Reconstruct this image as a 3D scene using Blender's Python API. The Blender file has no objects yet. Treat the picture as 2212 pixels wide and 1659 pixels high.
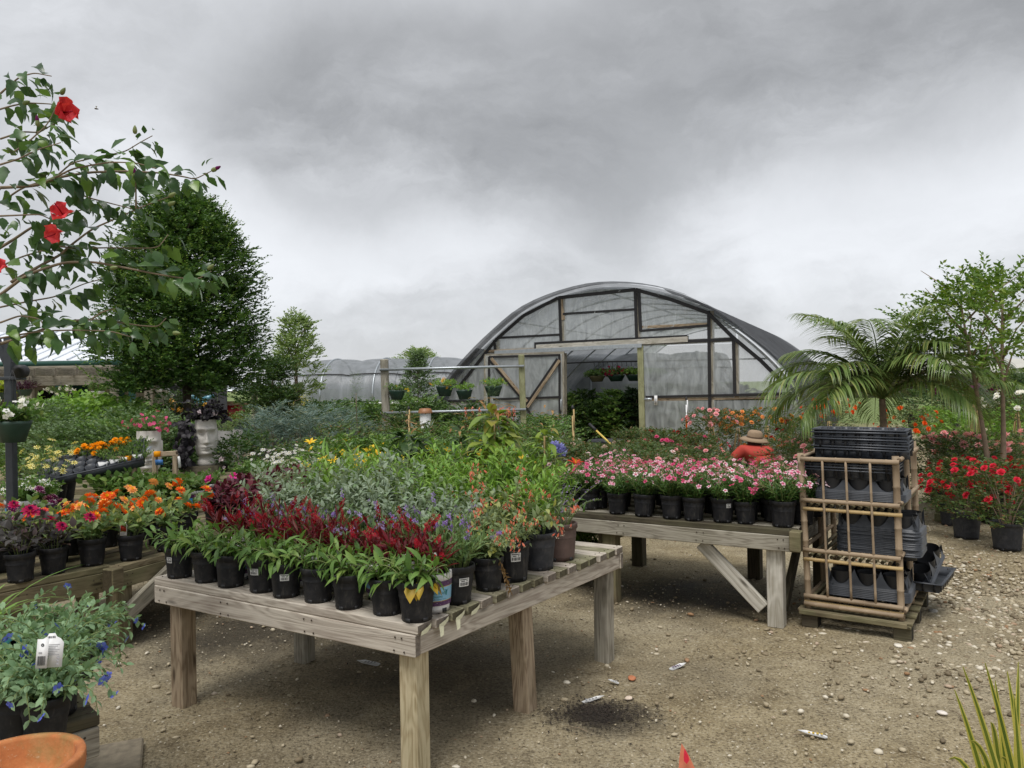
import bpy, math, random
import numpy as np
from mathutils import Vector, Matrix

PI = math.pi
random.seed(7)
scn = bpy.context.scene
col = scn.collection
R = math.radians

# ------------------------------------------------------------------ camera
F_PX, CX, CY, EYE, ROLL = 1662.0, 1106.0, 829.5, 1.6, R(1.0)
CR, SR = math.cos(ROLL), math.sin(ROLL)
cam_d = bpy.data.cameras.new('camera')
cam = bpy.data.objects.new('camera', cam_d)
col.objects.link(cam)
cam_d.sensor_width = 36.0
cam_d.lens = 36.0 * F_PX / 2212.0
cam_d.clip_end = 2000.0
cam_d.clip_start = 0.05
cam.matrix_world = Matrix(((CR, SR, 0, 0), (0, 0, -1, 0), (-SR, CR, 0, EYE), (0, 0, 0, 1)))
scn.camera = cam

# ------------------------------------------------------------------ exposure
scn.view_settings.view_transform = 'Standard'
scn.view_settings.look = 'None'
scn.view_settings.gamma = 1.0
scn.view_settings.exposure = 0.78
scn.view_settings.use_curve_mapping = False
scn.render.engine = 'CYCLES'
scn.cycles.use_denoising = True
scn.cycles.max_bounces = 6
scn.cycles.diffuse_bounces = 3
scn.cycles.glossy_bounces = 2
scn.cycles.transmission_bounces = 4
scn.cycles.transparent_max_bounces = 12
scn.cycles.caustics_reflective = False
scn.cycles.caustics_refractive = False

SUN_EL, SUN_AZ = R(66), R(200)

ORD = ['first', 'second', 'third', 'fourth', 'fifth', 'sixth', 'seventh', 'eighth', 'ninth', 'tenth', 'eleventh', 'twelfth', 'thirteenth', 'fourteenth', 'fifteenth']
# survey helpers: where a sight line at (px, py) of the 2212 x 1659 survey frame meets a depth or a level
def ray(px, py):
    dx, dy = (px - CX) / F_PX, (CY - py) / F_PX
    return Vector((dx * CR + dy * SR, 1.0, -dx * SR + dy * CR))
def at(px, py, Y):
    r = ray(px, py)
    return Vector((r.x * Y, Y, EYE + r.z * Y))
def gp(px, py, z=0.0):
    r = ray(px, py)
    t = (z - EYE) / r.z
    return Vector((r.x * t, t, z))

# ------------------------------------------------------------------ node helpers
class NT:
    def __init__(s, tree):
        s.t = tree; s.n = tree.nodes; s.l = tree.links
    def new(s, typ, **kw):
        n = s.n.new(typ)
        for k, v in kw.items():
            setattr(n, k, v)
        return n
    def put(s, sock, v):
        if isinstance(v, bpy.types.NodeSocket):
            s.l.new(v, sock)
        elif v is not None:
            if sock.type == 'RGBA' and len(v) == 3:
                v = (*v, 1.0)
            sock.default_value = v
    def math(s, op, a, b=None, c=None, clamp=False):
        n = s.new('ShaderNodeMath', operation=op, use_clamp=clamp)
        for i, v in enumerate((a, b, c)):
            if v is not None:
                s.put(n.inputs[i], v)
        return n.outputs[0]
    def vmath(s, op, a, b=None):
        n = s.new('ShaderNodeVectorMath', operation=op)
        s.put(n.inputs[0], a)
        if b is not None:
            s.put(n.inputs[1], b)
        return n.outputs['Value'] if op in ('DOT_PRODUCT', 'LENGTH') else n.outputs[0]
    def mix(s, f, a, b, blend='MIX'):
        n = s.new('ShaderNodeMix', data_type='RGBA', blend_type=blend)
        s.put(n.inputs[0], f); s.put(n.inputs[6], a); s.put(n.inputs[7], b)
        return n.outputs[2]
    def noise(s, vec, scale, detail=3, rough=.5, dist=0.0, out=0):
        n = s.new('ShaderNodeTexNoise')
        if vec is not None:
            s.put(n.inputs['Vector'], vec)
        n.inputs['Scale'].default_value = scale
        n.inputs['Detail'].default_value = detail
        n.inputs['Roughness'].default_value = rough
        n.inputs['Distortion'].default_value = dist
        return n.outputs[out]
    def ramp(s, f, stops, interp='LINEAR'):
        n = s.new('ShaderNodeValToRGB')
        n.color_ramp.interpolation = interp
        els = n.color_ramp.elements
        while len(els) < len(stops):
            els.new(0.5)
        for e, (p, c) in zip(els, stops):
            e.position = p
            e.color = (c, c, c, 1) if isinstance(c, (int, float)) else (*c[:3], 1)
        s.put(n.inputs[0], f)
        return n.outputs[0]
    def scale(s, vec, xyz):
        n = s.new('ShaderNodeMapping')
        s.put(n.inputs[0], vec)
        n.inputs['Scale'].default_value = xyz
        return n.outputs[0]

# ------------------------------------------------------------------ world: a closed cloud deck over a daylight sky
world = bpy.data.worlds.new('World')
scn.world = world
world.use_nodes = True
w = NT(world.node_tree)
for n in list(w.n):
    w.n.remove(n)
out = w.new('ShaderNodeOutputWorld')
bg = w.new('ShaderNodeBackground')
sky = w.new('ShaderNodeTexSky', sky_type='NISHITA', sun_disc=False)
sky.sun_elevation = SUN_EL
sky.sun_rotation = SUN_AZ
dirv = w.new('ShaderNodeTexCoord').outputs['Generated']
sep = w.new('ShaderNodeSeparateXYZ'); w.put(sep.inputs[0], dirv)
up = w.math('MAXIMUM', sep.outputs[2], 0.0)
den = w.math('ADD', up, 0.16)
cmb = w.new('ShaderNodeCombineXYZ')
w.put(cmb.inputs[0], w.math('DIVIDE', sep.outputs[0], den))
w.put(cmb.inputs[1], w.math('DIVIDE', sep.outputs[1], den))
plane = cmb.outputs[0]
warp = w.vmath('SUBTRACT', w.noise(dirv, 4.0, 7, .62, 0, 1), (.5, .5, .5))
wdir = w.vmath('NORMALIZE', w.vmath('ADD', dirv, w.vmath('MULTIPLY', warp, (.17, .10, .13))))
n1 = w.noise(w.scale(wdir, (1.0, 1.0, 1.8)), 2.4, 8, .58, .2)
n2 = w.noise(w.scale(wdir, (1.0, 1.0, 2.4)), 6.5, 8, .62, .2)
def masses(lst):
    acc = None
    for px, py, br, am in lst:
        d = ray(px, py).normalized()
        dt = w.vmath('DOT_PRODUCT', wdir, (d.x, d.y, d.z))
        g = w.math('EXPONENT', w.math('MULTIPLY', w.math('SUBTRACT', dt, 1.0), (F_PX / br) ** 2 * .8))
        acc = w.math('MULTIPLY_ADD', g, am, 0.0 if acc is None else acc)
    return acc
rough = w.math('MULTIPLY_ADD', w.math('SUBTRACT', n2, .5), .9, w.math('MULTIPLY', w.math('SUBTRACT', n1, .5), 1.1))
# the low dark bank, its ragged edge, and the thinner bright cloud beyond: heading (survey px), breadth, weight
dark = masses([(1900, 120, 150, .8), (1640, 130, 150, .75), (1380, 110, 130, .5), (2150, 40, 130, .6), (1120, 200, 130, .5), (940, 320, 120, .8), (700, 290, 120, .7), (520, 240, 110, .4), (1180, 330, 100, .5), (1350, 450, 80, .35), (850, 150, 130, .3)])
brite = masses([(60, 90, 180, .25), (700, 490, 110, .9), (900, 500, 100, .8), (1080, 560, 100, .5), (2080, 330, 120, 1.0), (1880, 430, 120, .9), (1650, 470, 90, .5), (2150, 480, 120, .6), (430, 500, 150, .7), (1500, 560, 130, .5)])
dk = w.new('ShaderNodeMapRange', interpolation_type='SMOOTHSTEP'); w.put(dk.inputs[0], w.math('ADD', dark, w.math('MULTIPLY', rough, .75))); dk.inputs[1].default_value = .05; dk.inputs[2].default_value = 1.0
bt = w.new('ShaderNodeMapRange', interpolation_type='SMOOTHSTEP'); w.put(bt.inputs[0], w.math('ADD', brite, w.math('MULTIPLY', rough, .9))); bt.inputs[1].default_value = .1; bt.inputs[2].default_value = 1.1
val = w.math('MULTIPLY_ADD', rough, .20, .40)
val = w.math('MULTIPLY_ADD', dk.outputs[0], -.165, val)
val = w.math('MULTIPLY_ADD', bt.outputs[0], .12, val)
val = w.math('MAXIMUM', val, .12)
tint = w.ramp(val, [(0.12, (.97, .99, 1.02)), (.6, (.975, 1.0, 1.045))])
cloud = w.mix(1.0, tint, w.ramp(val, [(0, 0.0), (1, 1.0)]), 'MULTIPLY')
thin = w.mix(1.0, sky.outputs[0], (.10, .10, .10), 'MULTIPLY')
w.put(bg.inputs[0], w.mix(0.04, cloud, thin))
bg.inputs[1].default_value = 1.0
w.l.new(bg.outputs[0], out.inputs[0])

# ------------------------------------------------------------------ the sun behind the clouds
sd = bpy.data.lights.new('sun', 'SUN')
sun = bpy.data.objects.new('sun', sd)
col.objects.link(sun)
sd.energy = 1.5
sd.angle = R(26)
sd.color = (1.0, .97, .93)
sv = Vector((math.sin(SUN_AZ) * math.cos(SUN_EL), math.cos(SUN_AZ) * math.cos(SUN_EL), math.sin(SUN_EL)))
sun.rotation_euler = sv.to_track_quat('Z', 'Y').to_euler()

# ------------------------------------------------------------------ materials
def lin(r, g=None, b=None):
    if g is None:
        r, g, b = r >> 16 & 255, r >> 8 & 255, r & 255
    f = lambda v: (v / 255 / 12.92) if v / 255 <= .04045 else ((v / 255 + .055) / 1.055) ** 2.4
    return (f(r), f(g), f(b))
def newmat(name):
    m = bpy.data.materials.new(name)
    m.use_nodes = True
    t = NT(m.node_tree)
    for n in list(t.n):
        t.n.remove(n)
    o = t.new('ShaderNodeOutputMaterial')
    p = t.new('ShaderNodeBsdfPrincipled')
    t.l.new(p.outputs[0], o.inputs[0])
    return m, t, p, o
def bump(t, p, h, strength=.3, dist=.01):
    b = t.new('ShaderNodeBump')
    b.inputs['Strength'].default_value = strength
    b.inputs['Distance'].default_value = dist
    t.put(b.inputs['Height'], h)
    t.l.new(b.outputs[0], p.inputs['Normal'])
def plain(name, c, rough=.6, var=.12, scale=30, metal=0.0, spec=.5, bmp=0.0):
    m, t, p, o = newmat(name)
    oc = t.new('ShaderNodeTexCoord').outputs['Object']
    n = t.noise(oc, scale, 4, .6)
    lo = tuple(max(0, x * (1 - var)) for x in c); hi = tuple(x * (1 + var) for x in c)
    t.put(p.inputs['Base Color'], t.ramp(n, [(.3, lo), (.7, hi)]))
    p.inputs['Roughness'].default_value = rough
    p.inputs['Metallic'].default_value = metal
    p.inputs['Specular IOR Level'].default_value = spec
    if bmp:
        bump(t, p, n, bmp, .004)
    return m
def rnd01(t):
    """a value of its own for every leaf: by object and by island"""
    a = t.new('ShaderNodeObjectInfo').outputs['Random']
    b = t.new('ShaderNodeNewGeometry').outputs['Random Per Island']
    return t.math('FRACT', t.math('MULTIPLY_ADD', a, 7.31, b))
def leafmat(name, c1, c2, c3=None, rough=.45, trans=.28, spec=.4):
    """leaf colours spread from c1 to c2 (to c3 for the odd one), light coming through the blade"""
    m, t, p, o = newmat(name)
    r = rnd01(t)
    stops = [(0, c1), (.75, c2)] + ([(.97, c3)] if c3 else [])
    base = t.ramp(r, stops)
    oc = t.new('ShaderNodeTexCoord').outputs['Object']
    base = t.mix(.25, base, t.ramp(t.noise(oc, 9, 3), [(.25, tuple(x * .8 for x in c1)), (.75, tuple(x * 1.35 for x in c2))]))
    t.put(p.inputs['Base Color'], base)
    p.inputs['Roughness'].default_value = rough
    p.inputs['Specular IOR Level'].default_value = spec
    tr = t.new('ShaderNodeBsdfTranslucent')
    t.put(tr.inputs[0], t.mix(.5, base, (c2[0] * 1.3, c2[1] * 1.35, c2[2] * .6)))
    mx = t.new('ShaderNodeMixShader'); mx.inputs[0].default_value = trans
    t.l.new(p.outputs[0], mx.inputs[1]); t.l.new(tr.outputs[0], mx.inputs[2])
    t.l.new(mx.outputs[0], o.inputs[0])
    return m
def woodmat(name, light, dark, green=0.0, grain=1.0, stain=.3, gcol=(.15, .155, .075)):
    """weathered timber, grain along the piece's own X"""
    m, t, p, o = newmat(name)
    tc = t.new('ShaderNodeTexCoord').outputs['Object']
    rnd = t.new('ShaderNodeObjectInfo').outputs['Random']
    cb = t.new('ShaderNodeCombineXYZ')
    t.put(cb.inputs[0], t.math('MULTIPLY', rnd, 37.0)); t.put(cb.inputs[1], t.math('MULTIPLY', rnd, 11.0)); t.put(cb.inputs[2], t.math('MULTIPLY', rnd, 5.0))
    v = t.vmath('ADD', tc, cb.outputs[0])
    slow = t.noise(t.scale(v, (1.1, 6, 6)), 1.0, 3, .5, 1.2)
    rings = t.math('SINE', t.math('MULTIPLY', t.math('ADD', slow, t.math('MULTIPLY', t.noise(t.scale(v, (.8, 30, 30)), 1.0, 2), .25)), 46.0))
    fine = t.noise(t.scale(v, (4, 160, 160)), 1.0, 3, .6)
    g = t.math('ADD', t.math('MULTIPLY_ADD', rings, .15 * grain, .5), t.math('MULTIPLY', t.math('SUBTRACT', fine, .5), .75))
    base = t.ramp(g, [(.18, dark), (.52, tuple((a + b * 2) / 3 for a, b in zip(dark, light))), (.8, light)])
    st = t.noise(v, 2.3, 5, .62)
    base = t.mix(t.math('MULTIPLY', t.ramp(st, [(.45, 0.0), (.75, 1.0)]), stain), base, tuple(x * .38 for x in dark))
    if green:
        gn = t.noise(v, 3.5, 5, .65, .4)
        base = t.mix(t.math('MULTIPLY', t.ramp(gn, [(.38, 0.0), (.7, 1.0)]), green), base, gcol)
    nx = t.new('ShaderNodeNewGeometry')
    vt = t.new('ShaderNodeVectorTransform', vector_type='NORMAL', convert_from='WORLD', convert_to='OBJECT')
    t.l.new(nx.outputs['True Normal'], vt.inputs[0])
    sp = t.new('ShaderNodeSeparateXYZ'); t.l.new(vt.outputs[0], sp.inputs[0])
    end = t.math('GREATER_THAN', t.math('ABSOLUTE', sp.outputs[0]), .8)
    en = t.noise(t.scale(v, (1, 60, 60)), 1.0, 3)
    base = t.mix(t.math('MULTIPLY', end, .8), base, t.ramp(en, [(.3, tuple(x * .28 for x in dark)), (.7, tuple(x * .62 for x in dark))]))
    # knots
    vo = t.new('ShaderNodeTexVoronoi'); t.put(vo.inputs['Vector'], t.scale(v, (2.4, 9, 9))); vo.inputs['Scale'].default_value = 1.0
    base = t.mix(t.ramp(vo.outputs['Distance'], [(.05, .85), (.13, 0.0)]), base, tuple(x * .3 for x in dark))
    t.put(p.inputs['Base Color'], base)
    p.inputs['Roughness'].default_value = .82
    p.inputs['Specular IOR Level'].default_value = .25
    bump(t, p, t.math('ADD', fine, t.math('MULTIPLY', rings, .15)), .35, .003)
    return m
def filmmat(name, c, alpha, rough=.25, wrinkle=6.0):
    """plastic film or shade cloth: part see-through, part milky"""
    m, t, p, o = newmat(name)
    oc = t.new('ShaderNodeTexCoord').outputs['Object']
    n = t.noise(t.scale(oc, (1.0, 1.0, .25)), wrinkle, 4, .6, 1.0)
    t.put(p.inputs['Base Color'], t.ramp(n, [(.3, tuple(x * .75 for x in c)), (.7, tuple(min(1, x * 1.2) for x in c))]))
    p.inputs['Roughness'].default_value = rough
    bump(t, p, n, .6, .05)
    tl = t.new('ShaderNodeBsdfTranslucent'); t.put(tl.inputs[0], c)
    m1 = t.new('ShaderNodeMixShader'); m1.inputs[0].default_value = .4
    t.l.new(p.outputs[0], m1.inputs[1]); t.l.new(tl.outputs[0], m1.inputs[2])
    tr = t.new('ShaderNodeBsdfTransparent')
    m2 = t.new('ShaderNodeMixShader')
    t.put(m2.inputs[0], t.math('MULTIPLY_ADD', t.math('SUBTRACT', n, .5), .5, alpha, True))
    t.l.new(tr.outputs[0], m2.inputs[1]); t.l.new(m1.outputs[0], m2.inputs[2])
    t.l.new(m2.outputs[0], o.inputs[0])
    return m

def dusty(name, c):
    """moulded plastic with soil splash and dry dust"""
    m, t, p, o = newmat(name)
    oc = t.new('ShaderNodeTexCoord').outputs['Object']
    rnd = t.new('ShaderNodeObjectInfo').outputs['Random']
    v = t.vmath('ADD', oc, t.vmath('MULTIPLY', (1, 1, 1), rnd))
    n = t.noise(v, 22, 5, .7); n2 = t.noise(t.scale(v, (1, 1, .3)), 60, 3, .6)
    base = t.ramp(n, [(.3, tuple(x * .7 for x in c)), (.7, tuple(x * 1.6 for x in c))])
    base = t.mix(t.math('MULTIPLY', t.ramp(n, [(.5, 0.0), (.72, 1.0)]), .13), base, lin(112, 102, 88))
    base = t.mix(t.math('MULTIPLY', t.ramp(n2, [(.58, 0.0), (.7, 1.0)]), .09), base, lin(150, 144, 132))
    t.put(p.inputs['Base Color'], base)
    t.put(p.inputs['Roughness'], t.math('MULTIPLY_ADD', n, .4, .38))
    p.inputs['Specular IOR Level'].default_value = .35
    return m
M = {}
M['wood_pale'] = woodmat('wood_pale', lin(206, 197, 183), lin(140, 127, 115), .08, 1.0, .22)
M['wood_mossy'] = woodmat('wood_mossy', lin(168, 162, 138), lin(98, 90, 70), .75, 1.0, .35)
M['wood_post'] = woodmat('wood_post', lin(182, 164, 140), lin(112, 92, 72), .18, 1.0, .5)
M['wood_fresh'] = woodmat('wood_fresh', lin(205, 192, 160), lin(150, 132, 100), .25, 1.0, .15)
M['wood_old'] = woodmat('wood_old', lin(142, 130, 104), lin(78, 68, 50), .6, .8, .6)
M['wood_grey'] = woodmat('wood_grey', lin(178, 172, 158), lin(106, 98, 86), .2, .9, .4)
M['wood_white'] = woodmat('wood_white', lin(214, 210, 200), lin(140, 132, 116), .2, .8, .3)
M['wood_green'] = woodmat('wood_green', lin(176, 178, 140), lin(122, 118, 84), .55, .8, .3)
M['wood_dark'] = woodmat('wood_dark', lin(92, 84, 70), lin(48, 42, 34), .3, .8, .5)
M['bamboo'] = woodmat('bamboo', lin(178, 160, 136), lin(126, 104, 80), 0.0, .25, .5)
M['cane'] = woodmat('cane', lin(208, 184, 136), lin(160, 130, 86), 0.0, .3, .2)
M['pot_black'] = dusty('pot_black', (.012, .0125, .015))
M['pot_grey'] = dusty('pot_grey', (.028, .030, .036))
M['pot_brown'] = plain('pot_brown', lin(92, 74, 68), .65, .2, 20)
M['pot_green'] = plain('pot_green', lin(44, 70, 58), .5, .2, 10)
M['tray'] = plain('tray', (.042, .047, .056), .42, .5, 9)
M['soil'] = plain('soil', (.02, .014, .01), .95, .6, 90, bmp=.6)
m, t, p, o = newmat('terracotta')
oc = t.new('ShaderNodeTexCoord').outputs['Object']
n_ = t.noise(oc, 11, 6, .65); f_ = t.noise(oc, 80, 3, .6)
b_ = t.ramp(n_, [(.3, lin(150, 88, 50)), (.55, lin(182, 114, 66)), (.75, lin(198, 140, 92))])
b_ = t.mix(t.ramp(t.noise(oc, 5, 5, .7), [(.52, 0.0), (.68, .7)]), b_, lin(120, 112, 62))
b_ = t.mix(t.ramp(f_, [(.62, 0.0), (.74, .5)]), b_, lin(206, 180, 150))
t.put(p.inputs['Base Color'], b_); p.inputs['Roughness'].default_value = .9; bump(t, p, t.math('ADD', f_, n_), .35, .004)
M['terracotta'] = m
M['stone'] = plain('stone', lin(196, 192, 184), .8, .10, 14, bmp=.1)
M['white'] = plain('white', (.75, .75, .74), .5, .06, 40)
M['ink'] = plain('ink', (.02, .02, .022), .6, .1, 50)
M['ink_grey'] = plain('ink_grey', (.35, .35, .36), .6, .1, 50)
M['purple_print'] = plain('purple_print', lin(84, 52, 92), .5, .3, 60)
M['blue_print'] = plain('blue_print', lin(130, 180, 208), .45, .08, 20)
M['sky_print'] = plain('sky_print', lin(70, 150, 205), .45, .12, 20)
M['plum_print'] = plain('plum_print', lin(82, 44, 82), .45, .2, 20)
M['gold_print'] = plain('gold_print', lin(196, 164, 60), .5, .1, 20)
M['teal_print'] = plain('teal_print', lin(30, 110, 110), .5, .1, 20)
M['navy_print'] = plain('navy_print', lin(40, 52, 84), .5, .1, 20)
M['red_print'] = plain('red_print', lin(180, 40, 34), .5, .2, 40)
M['steel'] = plain('steel', lin(58, 62, 66), .5, .15, 20, metal=.3)
M['galv'] = plain('galv', lin(176, 182, 186), .4, .12, 20, metal=.6)
M['black_tape'] = plain('black_tape', (.014, .013, .014), .6, .3, 20)
M['rubber'] = plain('rubber', (.02, .02, .022), .6, .2, 20)
M['stem'] = leafmat('stem', lin(96, 110, 60), lin(122, 132, 80), trans=0)
M['stem_red'] = leafmat('stem_red', lin(96, 40, 40), lin(122, 60, 50), trans=0)
M['twig'] = plain('twig', lin(128, 112, 92), .8, .3, 20)
M['bark'] = plain('bark', lin(134, 116, 98), .85, .3, 12, bmp=.5)
M['bark_dark'] = plain('bark_dark', lin(72, 62, 50), .9, .3, 14, bmp=.5)
M['film'] = filmmat('film', (.74, .78, .78), .54)
M['film_roof'] = filmmat('film_roof', (.42, .46, .50), .62, .3, 3.0)
M['shade'] = filmmat('shade', (.10, .105, .115), .78, .7, 2.0)
M['shade_thin'] = filmmat('shade_thin', (.16, .17, .18), .50, .7, 2.0)
# leaves
L = {}
def addleaf(k, a, b, c=None, **kw):
    L[k] = leafmat('leaf_' + k, lin(*a), lin(*b), lin(*c) if c else None, **kw)
addleaf('cone', (62, 94, 40), (112, 146, 70), (136, 156, 78))
addleaf('yellowing', (196, 166, 44), (172, 140, 40), (130, 96, 50))
addleaf('celosia', (70, 18, 28), (124, 28, 42), (104, 66, 46))
addleaf('plume', (128, 10, 26), (184, 18, 42), (140, 10, 40), trans=.15)
addleaf('silver', (112, 128, 106), (160, 174, 152), (120, 150, 100), rough=.8, spec=.1)
addleaf('angel', (88, 118, 72), (128, 154, 100))
addleaf('greygreen', (104, 124, 84), (146, 160, 116), (190, 186, 80), rough=.7)
addleaf('bright', (84, 128, 44), (138, 172, 74), (96, 120, 60))
addleaf('mid', (58, 92, 40), (104, 136, 64), (136, 150, 76))
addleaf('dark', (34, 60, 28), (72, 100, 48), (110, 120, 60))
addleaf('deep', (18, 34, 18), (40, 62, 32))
addleaf('vine', (86, 116, 44), (144, 166, 74), (158, 140, 70))
addleaf('bronze', (134, 96, 56), (170, 132, 80), (130, 130, 66))
addleaf('coleus', (58, 22, 34), (96, 38, 54), (120, 50, 60), rough=.5)
addleaf('darkdahlia', (44, 42, 42), (84, 80, 76), (76, 44, 52))
addleaf('dahlia', (74, 106, 56), (124, 148, 92), (150, 150, 60))
addleaf('dianthus', (44, 82, 34), (92, 128, 60), (130, 150, 80))
addleaf('rose', (50, 72, 38), (92, 114, 60), (132, 84, 56))
addleaf('blackvine', (14, 12, 16), (34, 28, 36), rough=.5)
addleaf('lime', (150, 170, 40), (186, 200, 70))
addleaf('yellowgreen', (150, 150, 40), (190, 180, 66))
addleaf('bluegrey', (88, 110, 104), (126, 146, 138), (150, 150, 110), rough=.7)
addleaf('hibiscus', (38, 64, 38), (80, 112, 64), (128, 162, 60), rough=.3, spec=.5, trans=.3)
addleaf('palm', (70, 96, 46), (126, 148, 84), (160, 160, 96), rough=.35)
addleaf('evol', (96, 128, 92), (144, 172, 130), rough=.6)
addleaf('crape', (62, 94, 34), (112, 142, 56), (160, 170, 84))
addleaf('treedark', (34, 58, 26), (78, 112, 50), (126, 150, 68))
addleaf('treemid', (92, 120, 62), (146, 168, 104), (170, 180, 110))
addleaf('conifer', (72, 96, 62), (116, 138, 96))
addleaf('stripe', (176, 168, 70), (196, 188, 96))
addleaf('blade', (70, 92, 34), (108, 124, 44))
addleaf('agave', (96, 118, 110), (128, 146, 132), rough=.5)
addleaf('agave_edge', (206, 204, 150), (220, 214, 160))
addleaf('dead', (122, 94, 58), (160, 128, 84))
addleaf('purpleleaf', (50, 22, 40), (84, 38, 62))
# petals
P = {}
def addpet(k, a, b=None, **kw):
    b = b or a
    P[k] = leafmat('petal_' + k, lin(*a), lin(*b), rough=.6, trans=.3, spec=.2)
addpet('pink', (232, 150, 180), (240, 196, 212)); addpet('hotpink', (206, 60, 112), (226, 100, 146)); addpet('magenta', (222, 50, 160), (232, 80, 180))
addpet('rosered', (206, 26, 50), (226, 60, 84)); addpet('deepred', (150, 12, 22), (186, 20, 36)); addpet('rosepink', (236, 150, 160), (244, 186, 190))
addpet('lightpink', (240, 206, 214), (246, 226, 230)); addpet('orange', (228, 70, 20), (238, 110, 36)); addpet('yellow', (240, 190, 40), (246, 214, 70))
addpet('peach', (238, 150, 80), (246, 176, 110)); addpet('apricot', (240, 150, 50), (246, 176, 80)); addpet('coral', (206, 104, 82), (226, 144, 116))
addpet('violet', (122, 90, 168), (166, 140, 204)); addpet('lilac', (158, 134, 196), (186, 168, 216)); addpet('blue', (70, 84, 200), (110, 122, 224))
addpet('purplew', (92, 16, 72), (120, 30, 96)); addpet('whitepet', (240, 236, 232), (248, 246, 244)); addpet('marigold', (240, 150, 10), (246, 176, 30))
addpet('hibred', (186, 18, 34), (236, 84, 92)); addpet('hibthroat', (150, 12, 40)); addpet('crimson', (160, 20, 70), (190, 30, 90)); addpet('lily', (196, 36, 30), (214, 70, 40))
addpet('paleyellow', (244, 226, 120), (248, 236, 160)); addpet('agap', (116, 118, 190), (156, 158, 214)); addpet('tip', (240, 226, 190), (248, 240, 220))
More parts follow.
